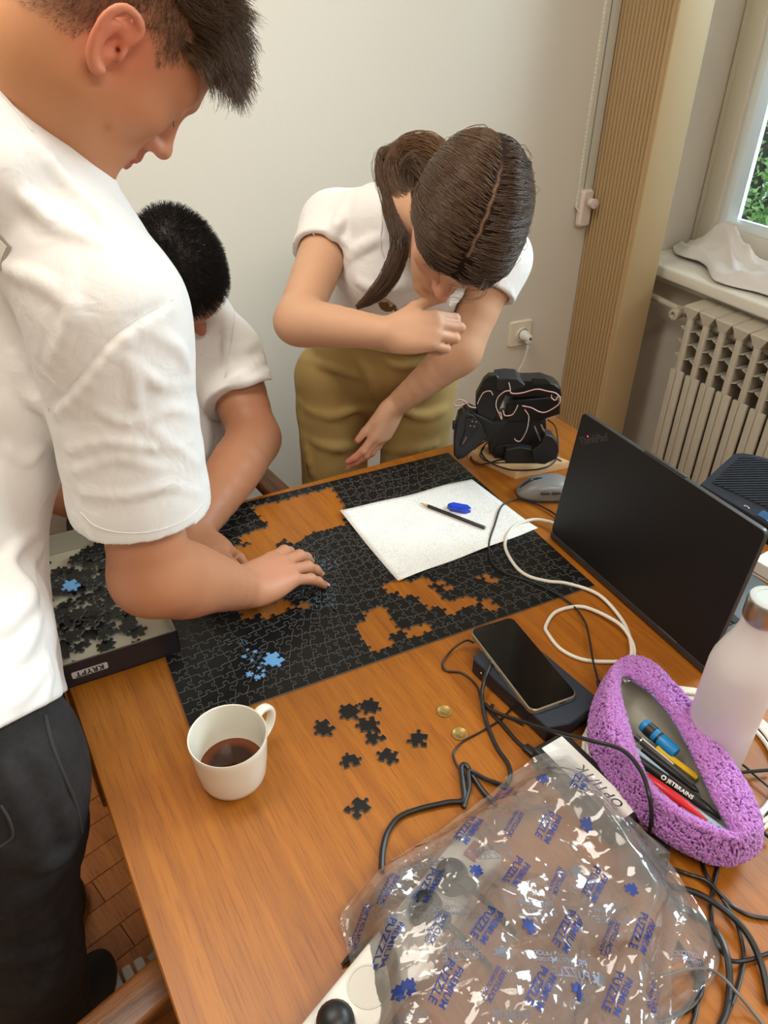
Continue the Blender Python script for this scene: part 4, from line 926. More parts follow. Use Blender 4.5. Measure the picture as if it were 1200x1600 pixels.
for k, (u, lb) in enumerate(((-.105, 'black plug at the lower end of the white power strip'), (.033, 'black plug near the middle of the white power strip'), (.079, 'black plug nearest the adapter on the white power strip'))):
    c = rotz3(math.radians(24)) @ np.array([u, 0, 0]); t = thing('mains_plug', lb, 'plug', (.128 + c[0], -.395 + c[1], T + .0396), math.radians(24 - 90))
    g = Geo(); g.lathe([(.0180, 0), (.0185, .004), (.0175, .016), (.012, .024), (.006, .027)], 20); g.rbox((.014, 0, .013), (.03, .016, .016), .004); g.obj('plug_body', BLACK, t)
    g = Geo(); g.tube(catmull([(.026, 0, .013), (.045, 0, .010), (.062, .006, -.010), (.075, .014, -.034)], 5), .0036, 8); g.obj('plug_lead', CABLE, t)
e_ = onz(538, 1506); t = thing('cable_end', 'short black plug end sticking out left of the plastic bag', 'plug', (e_[0], e_[1], T + .001), math.radians(8)); g = Geo(); g.rbox((.024, 0, .005), (.03, .010, .009), .003); g.obj('plug_shell', BLACK, t); g = Geo(); g.tube(np.array([(.009, .0, .005), (-.004, -.001, .003)]), [.0042, .0014], 8); g.obj('plug_nib', BLACK, t)

# ------------------------------------------------------------------ purple fluffy pencil case
PUR = mat('purple_fleece', srgb(196, 130, 208), .9, var=(160, srgb(178, 108, 194)), Sheen_Weight=.4)
LIN = mat('grey_lining', srgb(158, 154, 142), .5, bump=(90, .0006)); ZIP = mat('lilac_zip_tape', srgb(176, 160, 216), .7)
pcc = np.array([.521, -.343, T + .0105]); pca = math.atan2(-.289, -.040)           # local +x runs towards the viewer
pc_ = thing('pencil_case', 'open fluffy purple pencil case full of pens', 'pencil case', pcc, pca)
NA = 72
RZ = rotz3(-pca)
def loc2(pts, h, n):
    w = np.array([RZ @ (onz(x, y, h) - np.array([pcc[0], pcc[1], T])) for x, y in pts])[:, :2]; w = catmull(np.c_[w, np.zeros(len(w))], 8, True)[:, :2]; w = np.r_[w, w[:1]]
    s = np.r_[0, np.cumsum(np.linalg.norm(np.diff(w, axis=0), axis=1))]; t = np.linspace(0, s[-1], n, endpoint=False); return np.stack([np.interp(t, s, w[:, 0]), np.interp(t, s, w[:, 1])], 1)
RIM = loc2([(975, 1057), (1010, 1078), (1040, 1112), (1064, 1150), (1087, 1195), (1112, 1248), (1142, 1303), (1112, 1296), (1070, 1276), (1036, 1252), (1008, 1222), (990, 1178), (974, 1122), (964, 1076)], .055, 240)
FOOT = loc2([(978, 1046), (1012, 1050), (1048, 1085), (1088, 1130), (1130, 1192), (1168, 1250), (1184, 1300), (1176, 1332), (1132, 1346), (1076, 1326), (1012, 1284), (962, 1226), (930, 1180), (924, 1132), (934, 1092), (952, 1062)], .030, 240)
fc_ = FOOT.mean(0)
def rimp(a):
    q = RIM[int(a / 2 / math.pi * 240) % 240]; return np.array([q[0], q[1], .050 - .004 * (q[0] / .12) ** 2])
def footp(a, k=1.0):
    q = fc_ + (FOOT[int(a / 2 / math.pi * 240) % 240] - fc_) * k; return np.array([q[0], q[1], 0])
def prof(a, t):
    r = rimp(a); f_ = footp(a); b_ = footp(a, .80); out = nrm(f_ - r * (1, 1, 0)) if np.linalg.norm(f_ - r * (1, 1, 0)) > 1e-4 else nrm(f_)
    ctrl = [r, r + out * .010 + (0, 0, .007), r * .35 + f_ * .65 + (0, 0, .044 - .35 * r[2] + .012), f_ + (0, 0, .028), footp(a, .97) + (0, 0, .010), b_]
    return ctrl
rows = []
for i in range(NA):
    rows.append(catmull(prof(2 * math.pi * i / NA, 0), 4))
rows = np.array(rows); npr = rows.shape[1]; v = rows.reshape(-1, 3); f = []
for i in range(NA):
    i2 = (i + 1) % NA
    for j in range(npr - 1): f.append((i * npr + j, i * npr + j + 1, i2 * npr + j + 1, i2 * npr + j))
f = [q[::-1] for q in f]; f.append(tuple(i * npr + npr - 1 for i in range(NA)))
o = meshobj('fleece_body', v, f, PUR, pc_, smooth=True)
# fleece curls over the outside
cg = Geo(); vv = []; ff = []; rc = np.random.default_rng(3); nb = 0
for _ in range(9500):
    i = rc.uniform(0, NA); j = rc.uniform(.3, npr - 4.2); i0 = int(i) % NA; j0 = int(j); fi, fj = i - int(i), j - j0
    A = rows[i0, j0] * (1 - fj) + rows[i0, j0 + 1] * fj; B = rows[(i0 + 1) % NA, j0] * (1 - fj) + rows[(i0 + 1) % NA, j0 + 1] * fj; p = A * (1 - fi) + B * fi
    tu = B - A; tw = rows[i0, j0 + 1] - rows[i0, j0]; n_ = np.cross(tu, tw); ln = np.linalg.norm(n_)
    if ln < 1e-12: continue
    n_ /= ln
    t1 = nrm(tu * rc.uniform(-1, 1) / np.linalg.norm(tu) + tw * rc.uniform(-1, 1) / np.linalg.norm(tw)); t2 = np.cross(n_, t1)
    L_ = rc.uniform(.0021, .0034); h_ = rc.uniform(.0016, .0042)
    cv = [p - t1 * L_ - n_ * .0006, p - t1 * L_ * .5 + n_ * h_ + t2 * L_ * .4, p + t1 * L_ * .6 + n_ * h_ * .9 + t2 * L_ * .6 * rc.uniform(-1, 1), p + t1 * L_ * .9 - n_ * .0004 - t2 * L_ * .3]
    tv_, tf_ = tube_geo(cv, [.0009, .0016, .0016, .0009], 5); vv.append(tv_); ff += [tuple(x + nb for x in q) for q in tf_]; nb += len(tv_)
o = meshobj('fleece_curls', np.concatenate(vv), ff, PUR, pc_, smooth=True); tag(o, kind='stuff')
# lining
v = []; NJ = 10; rc_ = RIM.mean(0)
for i in range(NA):
    a = 2 * math.pi * i / NA; r = rimp(a)
    for j in range(NJ + 1):
        s = j / NJ; k = .985 + .10 * math.sin(s * math.pi) - .16 * s ** 3; z = r[2] - .002 - (r[2] - .010) * s
        wv = .0030 * math.sin(a * 9 + s * 6 + 2 * math.sin(3 * a)) * s * (1.2 - s)
        v.append((rc_[0] + (r[0] - rc_[0]) * k + wv, rc_[1] + (r[1] - rc_[1]) * k + wv, max(.006, z)))
f = [(i * (NJ + 1) + j, ((i + 1) % NA) * (NJ + 1) + j, ((i + 1) % NA) * (NJ + 1) + j + 1, i * (NJ + 1) + j + 1) for i in range(NA) for j in range(NJ)] + [tuple(i * (NJ + 1) + NJ for i in range(NA))]
o = meshobj('lining', v, f, LIN, pc_, smooth=True)
g = Geo(); rp2 = [rimp(2 * math.pi * i / 120) + (0, 0, .0008) for i in range(120)]; g.tube(np.array(rp2), .0024, 6, closed=True, flat=.6); g.obj('zip_tape', ZIP, pc_)
g = Geo()
for i in range(0, 240): 
    r = rimp(2 * math.pi * i / 240); r[:2] = rc_ + (r[:2] - rc_) * (.95, .92); r[2] += .001; g.box(r, (.0012, .0012, .0016))
o = g.obj('zip_teeth', mat('zip_teeth_lilac', srgb(150, 134, 196), .5), pc_, smooth=False); tag(o, kind='stuff')
z0 = rimp(6.1); g = Geo(); g.rbox(z0 + (.004, .008, .004), (.010, .008, .004), .001); g.tube(catmull([z0 + (.004, .012, .005), z0 + (0, .018, .004), z0 + (-.002, .026, .001)], 4), .0014, 6); g.obj('zip_puller', STEEL, pc_)

def pen(name, label, cat, a, b, ha_, hb_, r, segs, oct=12):
    A, B = onz(a[0], a[1], ha_), onz(b[0], b[1], hb_); t = thing(name, label, cat, A); d = B - A; L = np.linalg.norm(d); d = d / L
    for nm, m, pr in segs:
        g = Geo(); g.lathe([(rr_ * r, z * L) for rr_, z in pr], oct, axis=d); g.obj(nm, m, t, auto=45)
    return t, d, L
SBL = mat('tool_blue', srgb(24, 128, 190), .4); YEL = mat('pencil_yellow', srgb(232, 186, 30), .4); LBL = mat('pen_light_blue', srgb(172, 200, 226), .35); RED = mat('marker_red', srgb(206, 34, 44), .35); DGR = mat('pen_dark_grey', srgb(58, 58, 60), .4)
t, d, L = pen('screwdriver', 'blue and black chunky tool handle in the pencil case', 'tool', (1003, 1130), (1056, 1178), .050, .046, .0092, [('handle', SBL, [(.5, 0), (.85, .02), (1, .08), (1.0, .42), (.86, .50), (1.02, .58), (1.05, .9), (.9, 1)]), ('black_grip', BLACK, [(.70, .12), (1.06, .16), (1.06, .36), (.7, .40)]), ('black_band', BLACK, [(.8, .47), (.98, .48), (.98, .53), (.8, .54)])])
pen('yellow_pencil', 'yellow pencil lying beside the blue tool in pencil case', 'pencil', (1026, 1168), (1090, 1216), .044, .040, .0040, [('pencil_body', YEL, [(.9, 0), (1, .01), (1, 1)])], 6)
t, d, L = pen('mechanical_pencil', 'grey and black mechanical pencil with a clip in case', 'pencil', (992, 1150), (1084, 1226), .047, .045, .0046, [('barrel', DGR, [(.5, 0), (.9, .01), (.9, .12), (1, .13), (1, .9), (.7, 1)]), ('collar', STEEL, [(.8, .10), (1.03, .105), (1.03, .125), (.8, .13)])])
sd_ = nrm(np.cross(d, [0, 0, 1])); un_ = np.cross(sd_, d); g = Geo(); g.rbox(d * L * .38 + un_ * .0058, (.0026, L * .55, .001), .0004, 1, rot=basis(sd_, d, un_)); g.obj('clip', mat('clip_cream', srgb(214, 206, 190), .3, .3), t)
t, d, L = pen('ballpoint_pen', 'black ballpoint with small print beside the mechanical pencil', 'pen', (1003, 1170), (1092, 1238), .044, .041, .0046, [('barrel', BLACK, [(.5, 0), (.95, .01), (1, .6), (.8, .92), (.2, 1)])])
t, d, L = pen('blue_pen', 'pale blue pen end between black pens in the case', 'pen', (991, 1171), (1046, 1210), .040, .036, .0044, [('barrel', LBL, [(.6, 0), (1, .03), (1, 1)])])
t, d, L = pen('lettered_pen', 'thick black pen with white lettering in the pencil case', 'pen', (987, 1180), (1104, 1262), .051, .047, .0056, [('barrel', BLACK, [(.5, 0), (.9, .01), (1, .1), (1, .9), (.9, 1)]), ('tip', BLACK, [(.9, 1), (.55, 1.06), (.45, 1.28), (.1, 1.36)])])
sd_ = nrm(np.cross([0, 0, 1], d)); vw = nrm(CAM_C - onz(1050, 1222, .05)); nn = nrm(vw - d * (vw @ d)); s2 = np.cross(nn, d)
v, f = text_geo('JETBRAINS', .0068, bold=.0002, spacing=1.05, align='LEFT', cut=.002); v = np.asarray(v)
def onpen(x, y): an = y / .0058; return d * x + (nn * math.cos(an) + s2 * math.sin(an)) * .0058
g = Geo(); g.add([onpen(L * .50 + x, y) for x, y, _ in v], f); 
hx = [(math.cos(q) * .0034, math.sin(q) * .0034) for q in np.linspace(0, 6.283, 7)[:-1]]; hi = [(x * .55, y * .55) for x, y in hx]
g.add([onpen(L * .45 + x, y) for x, y in hx + hi], [(k, (k + 1) % 6, 6 + (k + 1) % 6, 6 + k) for k in range(6)]); g.obj('pen_lettering', WHITEP, t, smooth=False)
pen('white_pen', 'white pen between the lettered black pen and red marker', 'pen', (999, 1196), (1078, 1254), .043, .040, .0046, [('barrel', mat('pen_white', srgb(228, 222, 208), .35), [(.6, 0), (1, .02), (1, 1)])])
pen('red_marker', 'red marker along the near side of the pencil case', 'pen', (1008, 1213), (1104, 1283), .049, .047, .0062, [('barrel', RED, [(.6, 0), (.95, .03), (1.05, .4), (.95, .75), (.35, 1)])])
pen('pale_blue_pen', 'pale grey-blue pen at the lower tip of the pencil case', 'pen', (1062, 1252), (1134, 1300), .044, .045, .0048, [('barrel', LBL, [(.9, 0), (1, .3), (.8, 1)])])

# ------------------------------------------------------------------ wooden board, robot arm, charger
BRD = wood('board_pine', srgb(214, 178, 130), srgb(224, 190, 144), srgb(196, 158, 108), scale=(6, 40, 40), rough=.6)
bt = .017; e0 = onz(806, 738, bt)[:2]; bx = nrm(np.array([.118, -.010])); by = nrm(np.array([-.040, .112])); 
t = thing('wooden_board', 'pale square wooden board under the black robot arm', 'board', (e0[0], e0[1], T + .0004))
g = Geo(); g.prism([(0, 0), tuple(bx * .130), tuple(bx * .130 + by * .125), tuple(by * .125)], 0, bt, ch=.0012); g.obj('board_slab', BRD, t, smooth=False)
rc0 = np.array([e0[0], e0[1], 0]) + np.array([*(bx * .06 + by * .065), T + bt + .0006]); eh = nrm(CAM_F * (1, 1, 0))
ROB = mat('robot_black', (.0095, .0095, .010), .36); ROB2 = mat('robot_black_matt', (.014, .014, .015), .6)
rb = thing('robot_arm', 'folded black robot arm with gripper and white-red wires', 'robot arm', rc0)
def vp(px, py, k=0.0):
    d_ = ray(px, py); s = ((rc0 + eh * k - CAM_C) @ eh) / (d_ @ eh); return CAM_C + s * d_
def plate(name, pts, k0, k1, m=ROB, parent=rb, bev=.0022, o0=rc0):
    w = np.array([vp(*q, (k0 + k1) / 2) for q in pts]) - o0; xs = np.cross(eh, [0, 0, 1.0]); c2 = np.stack([w @ xs, w[:, 2]], 1)
    if np.sum(c2[:, 0] * np.roll(c2[:, 1], -1) - np.roll(c2[:, 0], -1) * c2[:, 1]) < 0: c2 = c2[::-1]
    v_, f_, _ = prism_geo(c2, 0, (k1 - k0), bev); v_ = np.array(v_); kk = k1 - v_[:, 2]
    g = Geo(); g.add(v_[:, :1] * xs + v_[:, 1:2] * np.array([0, 0, 1.0]) + kk[:, None] * eh, f_); return g.obj(name, m, parent, smooth=False)
plate('servo_base', [(770, 722), (770, 690), (800, 684), (846, 690), (850, 706), (846, 722)], -.012, .040)
plate('base_mount', [(788, 716), (790, 700), (812, 696), (834, 700), (842, 716), (840, 722), (790, 722)], -.030, -.014, ROB2)
plate('shoulder_servo', [(763, 700), (762, 655), (800, 642), (850, 648), (852, 682), (812, 690), (800, 700)], -.008, .045, ROB2)
plate('lower_arm', [(790, 652), (788, 624), (800, 619), (866, 613), (873, 622), (872, 640), (842, 650)], -.014, .030)
plate('upper_arm', [(786, 612), (788, 592), (800, 589), (846, 588), (866, 595), (874, 602), (875, 613), (860, 617), (830, 614), (808, 616)], -.010, .028)
plate('arm_recess', [(829, 596), (832, 591), (852, 592), (860, 598), (848, 602), (835, 600)], -.0106, -.0102, ROB2, bev=.0)
plate('wrist_servo', [(772, 600), (774, 585), (790, 583), (806, 584), (818, 594), (816, 598), (800, 604), (782, 606)], -.022, .024, ROB2)
plate('wrist_bracket', [(743, 632), (744, 615), (756, 592), (764, 585), (776, 584), (790, 598), (788, 618), (774, 650), (768, 656), (746, 648)], -.018, .0, ROB)
plate('gripper_mount', [(724, 640), (728, 634), (748, 643), (770, 654), (792, 652), (780, 668), (760, 684), (744, 676)], -.024, .016, ROB2)
plate('fixed_jaw', [(716, 645), (722, 640), (738, 644), (752, 660), (760, 680), (744, 695), (724, 712), (714, 714), (709, 707), (709, 684), (712, 660)], -.034, -.010)
plate('jaw_plate', [(728, 655), (744, 652), (750, 664), (736, 684), (722, 700), (718, 696), (727, 672)], -.0385, -.0345, ROB2, bev=.001)
plate('jaw_lug', [(707, 670), (707, 659), (715, 658), (715, 672)], -.026, -.016)
for q in ((738, 658), (744, 659), (735, 665), (741, 666)):
    g = Geo(); g.lathe([(.0016, 0), (.0016, .001), (.0008, .0014)], 10, vp(*q, -.0387) - rc0, axis=-eh); g.obj('screw', STEEL, rb)
plate('jaw_slot', [(722, 694), (724, 694), (730, 683), (728, 682)], -.0391, -.0387, mat('slot_grey', srgb(120, 112, 104), .5), bev=0)
WIW = mat('wire_white', srgb(236, 222, 214), .4); WIR = mat('wire_red', srgb(176, 36, 44), .4)
for pts, k in (([(795, 598), (797, 606), (799, 614), (815, 614), (838, 608), (855, 611), (868, 614), (875, 621), (874, 630), (866, 637), (852, 644), (842, 643), (830, 637), (816, 634)], -.030), ([(798, 610), (788, 612), (778, 621), (775, 634), (780, 647), (784, 655), (783, 647), (781, 644)], -.030), ([(744, 637), (734, 635), (728, 628), (718, 624), (710, 629), (712, 634), (722, 633), (732, 627)], -.026), ([(746, 631), (750, 622), (756, 613), (766, 611), (770, 617)], -.022), ([(820, 640), (826, 650), (825, 664), (821, 677), (813, 689), (806, 688), (804, 685)], -.030), ([(786, 641), (789, 649), (800, 648), (806, 640), (809, 633)], -.030), ([(872, 618), (868, 625), (862, 622), (862, 617)], -.030)):
    pp = catmull([vp(x, y, k) - rc0 for x, y in pts], 6); g = Geo(); g.tube(pp, .00095, 6, mi=0); g.tube(pp + np.array([0, 0, -.0014]), .00075, 6, mi=1); g.obj('servo_wire', [WIW, WIR], rb)
ch = rc0 + np.array([*(bx * .055 - by * .03), 0]); 
t = thing('plug_adapter', 'black two-pin charger plug leaning on the wooden board', 'charger', ch)
plate('charger_body', [(832, 712), (831, 699), (845, 688), (851, 674), (862, 677), (870, 688), (872, 700), (868, 712), (850, 721), (838, 720)], -.062, -.036, mat('charger_black', (.016, .017, .018), .45), parent=t, o0=ch)
for a_, b_ in (((845, 690), (835, 666)), ((853, 680), (845, 663))):
    A, B = vp(*a_, -.048) - ch, vp(*b_, -.048) - ch; g = Geo(); g.tube(np.array([A, A + (B - A) * .55]), .0021, 8); g.obj('pin_sleeve', mat('pin_grey', (.12, .12, .12), .4), t); g = Geo(); g.tube(np.array([A + (B - A) * .5, B]), [.0019, .0016], 8); g.obj('pin', STEEL, t)
cable('black charger lead looped on the wooden board', [(832, 708, .024), (810, 714, .021), (782, 718, .020), (762, 724, .0195), (745, 725, .006), (736, 715, .005), (741, 702, .010), (757, 690, .022), (764, 688, .024), (757, 696, .021), (752, 706, .0195), (762, 720, .0195), (785, 731, .0195), (812, 735, .019), (846, 732, .019), (866, 722, .021), (872, 700, .034), (870, 676, .05), (866, 664, .056), (856, 656, .06)], .0017)
cable('thin black lead crossing the board to its right edge', [(757, 698, .019), (750, 712, .0188), (765, 722, .0186), (800, 723, .0186), (840, 722, .0186), (862, 716, .0188), (876, 720, .0186), (880, 730, .004)], .0013)

# ------------------------------------------------------------------ white cable spine on the floor
sp = CAM_C + ray(205, 1517) * ((.02 - CAM_C[2]) / ray(205, 1517)[2]); t = thing('cable_spine', 'white segmented plastic cable spine on the floor by the chair', 'cable spine', (sp[0], sp[1], .0012))
p1 = CAM_C + ray(188, 1530) * ((.02 - CAM_C[2]) / ray(188, 1530)[2]); p2 = CAM_C + ray(245, 1493) * ((.02 - CAM_C[2]) / ray(245, 1493)[2]); dv = nrm((p2 - p1) * (1, 1, 0)); sa = math.atan2(dv[1], dv[0]); t.rotation_euler[2] = sa
for k in range(3):
    g = Geo(); g.rbox((-.030 + k * .024, 0, .010), (.019, .034, .020), .005, 2); g.obj('spine_segment', WHITEP, t)
    g = Geo(); g.tube(np.array([(-.020 + k * .024, -.010, .010), (-.0165 + k * .024, -.010, .010)]), .005, 8); g.obj('spine_pin', DGR, t)
g = Geo(); g.tube(catmull([(.036, 0, .009), (.07, .006, .009), (.12, .004, .009), (.20, -.02, .009)], 5), .013, 8, flat=.5); g.obj('spine_sleeve', mat('sleeve_grey', srgb(176, 174, 160), .5), t)

# ------------------------------------------------------------------ armchairs
CHW = wood('chair_oak_dark', srgb(92, 52, 16), srgb(146, 88, 32), srgb(44, 22, 7), scale=(30, 2.6, 30), rough=.38, coat=.08, bump=.0006); CHF = mat('chair_fabric', (.028, .027, .028), .9, bump=(500, .0004))
def armchair(label, loc, rot):
    t = thing('armchair', label, 'chair', loc, rot)
    g = Geo(); g.rbox((0, 0, .425), (.47, .46, .07), .02, 3); g.obj('seat_cushion', CHF, t)
    g = Geo(); g.rbox((0, -.225, .70), (.44, .045, .32), .018, 3, rot=np.array([[1, 0, 0], [0, .98, .17], [0, -.17, .98]])); g.obj('backrest', CHF, t)
    g = Geo(); g.rbox((0, .215, .37), (.46, .022, .055), .003); g.rbox((0, -.2, .37), (.46, .022, .055), .003); g.rbox((.235, 0, .37), (.022, .44, .055), .003); g.rbox((-.235, 0, .37), (.022, .44, .055), .003); g.obj('seat_frame', CHW, t)
    for s in (-1, 1):
        g = Geo(); g.rbox((s * .268, .0, .6465), (.052, .50, .027), .006, 3); g.obj('armrest', CHW, t)
        g = Geo(); g.rbox((s * .262, .20, .316), (.034, .042, .632), .004); g.obj('front_leg', CHW, t)
        g = Geo(); g.tube(np.array([(s * .262, -.24, 0.0), (s * .262, -.215, .42), (s * .262, -.262, .86)]), [.019, .022, .017], 6); g.obj('rear_leg', CHW, t)
    return t
armchair('oak armchair at the near left corner of the desk', (-.216, -.578, 0), math.radians(19.2 - 90))
armchair('oak armchair holding the seated man behind the desk', (.067, .770, 0), math.radians(188.6))
# ================================================================== signed distance modelling for bodies and clothes
class SDF:
    def __init__(s, vox=.003): s.ops = []; s.vox = vox; s.disp = None; s.amp = 0.0
    def _add(s, fn, lo, hi, k, mode): s.ops.append((fn, np.asarray(lo) - abs(k), np.asarray(hi) + abs(k), k, mode)); return s
    def cone(s, a, b, r1, r2, k=.015, mode='u', flat=None):
        a = np.asarray(a, float); b = np.asarray(b, float); ba = b - a; L2 = max(ba @ ba, 1e-9); r = max(r1, r2)
        if flat is not None: ax, fs = nrm(flat[0]), flat[1]; r = r * max(1, fs)
        def fn(p):
            pa = p - a; h = np.clip(pa @ ba / L2, 0, 1); q = pa - h[:, None] * ba
            if flat is not None:
                c = q @ ax; q = q + np.outer(c * (1 / fs - 1), ax); d = np.sqrt((q * q).sum(1)) - (r1 + (r2 - r1) * h); return d * min(1, fs) if fs < 1 else d
            return np.sqrt((q * q).sum(1)) - (r1 + (r2 - r1) * h)
        return s._add(fn, np.minimum(a, b) - r, np.maximum(a, b) + r, k, mode)
    def chain(s, pts, rs, k=.015, mode='u', flat=None):
        if mode == 'u' and len(pts) > 2 and len(pts) < 8:
            q = catmull(np.c_[np.array(pts, float), np.array(rs, float)], 3); pts, rs = q[:, :3], q[:, 3]
        for i in range(len(pts) - 1): s.cone(pts[i], pts[i + 1], rs[i], rs[i + 1], k if i < 2 or mode != 'u' else min(k, .004), mode, flat)
        return s
    def ell(s, c, R3, rad, k=.015, mode='u'):
        c = np.asarray(c, float); R3 = np.asarray(R3, float); rad = np.asarray(rad, float); m = rad.max()
        def fn(p):
            q = (p - c) @ R3 / rad; k0 = np.sqrt((q * q).sum(1)); k1 = np.sqrt(((q / rad) ** 2).sum(1)); return k0 * (k0 - 1) / np.maximum(k1, 1e-6)
        return s._add(fn, c - m, c + m, k, mode)
    def cut(s, c, n, k=.002):
        c = np.asarray(c, float); n = nrm(n)
        return s._add(lambda p: (p - c) @ n, [-9] * 3, [9] * 3, k, 'i')
    def eval(s, p, lo=None, hi=None):
        p = np.asarray(p, np.float64); d = np.full(len(p), .25)
        for fn, a, b, k, mode in s.ops:
            m_ = .012
            if lo is not None and (np.any(hi < a - m_) or np.any(lo > b + m_)): continue
            e = fn(p)
            if mode == 'u': h = np.clip(.5 + .5 * (d - e) / k, 0, 1); d = d * (1 - h) + e * h - k * h * (1 - h)
            elif mode == 's': h = np.clip(.5 - .5 * (d + e) / k, 0, 1); d = d * (1 - h) - e * h + k * h * (1 - h)
            else: h = np.clip(.5 - .5 * (d - e) / k, 0, 1); d = d * (1 - h) + e * h + k * h * (1 - h)
        if s.disp is not None: d = d + s.disp(p)
        return d
    def mesh(s):
        vox = s.vox; B = 24; step = B * vox; U = [o for o in s.ops if o[4] == 'u']; band = 3 * vox
        lo = np.min([o[1] for o in U], 0) - .01; hi = np.max([o[2] for o in U], 0) + .01
        i0 = np.floor(lo / step).astype(int); i1 = np.ceil(hi / step).astype(int)
        g = openvdb.FloatGrid(band); g.transform = openvdb.createLinearTransform(voxelSize=vox)
        ax = np.arange(B); L = np.stack(np.meshgrid(ax, ax, ax, indexing='ij'), -1).reshape(-1, 3).astype(np.float64) * vox
        for a in range(i0[0], i1[0]):
            for b in range(i0[1], i1[1]):
                for c in range(i0[2], i1[2]):
                    o = np.array([a, b, c]) * step; l_, h_ = o, o + step
                    if not any(np.all(h_ >= q[1] - .012) and np.all(l_ <= q[2] + .012) for q in U): continue
                    cen = (o + step / 2)[None]
                    dc = s.eval(cen, l_, h_)[0]
                    if dc > step * 1.6 and dc < .2: continue
                    d = s.eval(o + L, l_, h_)
                    if d.min() > band: continue
                    g.copyFromArray(np.clip(d, -band, band).reshape(B, B, B).astype(np.float32), ijk=(a * B, b * B, c * B))
        pts, quads = g.convertToQuads(0.0)
        return pts.astype(float), quads[:, ::-1]
    def march(s, px, py, t0=.3, t1=3.0):
        d_ = ray(px, py); t = t0
        for _ in range(140):
            e = s.eval((CAM_C + d_ * t)[None])[0]
            if e < .0004: break
            t += e * .85
            if t > t1: return None
        return CAM_C + d_ * t
    def normal(s, p):
        e = .002; q = np.array([p + np.array(v) * e for v in ((1, 0, 0), (-1, 0, 0), (0, 1, 0), (0, -1, 0), (0, 0, 1), (0, 0, -1))]); d = s.eval(q); return nrm([d[0] - d[1], d[2] - d[3], d[4] - d[5]])
    def obj(s, name, m, parent=None, tint=None, base=(.8, .8, .8), smooth=2, keep=1):
        v, f = s.mesh()
        if keep: v, f = main_parts(v, f, keep)
        me = bpy.data.meshes.new(name); n = len(v)
        if smooth: v = relax(v, f, smooth)
        me.vertices.add(n); me.vertices.foreach_set('co', v.astype(np.float32).ravel()); me.loops.add(4 * len(f)); me.loops.foreach_set('vertex_index', f.astype(np.int32).ravel())
        me.polygons.add(len(f)); me.polygons.foreach_set('loop_start', np.arange(0, 4 * len(f), 4, dtype=np.int32)); me.polygons.foreach_set('use_smooth', np.ones(len(f), bool)); me.update(calc_edges=True)
        me.materials.append(m)
        if tint is not None:
            c = np.ones((n, 4), np.float32); c[:, :3] = tint(v); at = me.color_attributes.new('tint', 'FLOAT_COLOR', 'POINT'); at.data.foreach_set('color', c.ravel())
        o = bpy.data.objects.new(name, me); return link(o, parent)
def main_parts(v, f, keep):
    n = len(v); lab = np.arange(n)
    for _ in range(400):
        m_ = lab[f].min(1); new = lab.copy(); np.minimum.at(new, f.ravel(), np.repeat(m_, 4)); new = new[new]
        if (new == lab).all(): break
        lab = new
    u, c = np.unique(lab, return_counts=True); good = u[np.argsort(-c)[:keep]]; ok = np.isin(lab, good); idx = np.cumsum(ok) - 1
    return v[ok], idx[f[ok[f[:, 0]]]]
def relax(v, f, it):
    e = np.concatenate([f[:, [0, 1]], f[:, [1, 2]], f[:, [2, 3]], f[:, [3, 0]]]); deg = np.bincount(e.ravel(), minlength=len(v))
    for _ in range(it):
        a = np.zeros_like(v)
        for k in range(3): a[:, k] = np.bincount(e[:, 0], v[e[:, 1], k], len(v)) + np.bincount(e[:, 1], v[e[:, 0], k], len(v))
        v = v * .5 + .5 * a / np.maximum(deg, 1)[:, None]
    return v
def spots(base, items):                      # skin colour from soft coloured patches: (centre, radius, colour, strength)
    base = np.asarray(base)
    def fn(v):
        c = np.tile(base, (len(v), 1))
        for ctr, r, col, st in items:
            w = np.exp(-(((v - np.asarray(ctr)) ** 2).sum(1)) / (r * r)) * st; c = c * (1 - w[:, None]) + np.asarray(col) * w[:, None]
        return c
    return fn
def camdir(r, u, f): return CAM_R * r + CAM_U * u + CAM_F * f
def ortho(fwd, up):
    fwd = nrm(fwd); up = nrm(up - fwd * (np.asarray(up) @ fwd)); return np.stack([np.cross(fwd, up), fwd, up], 1)   # columns: right, forward, up

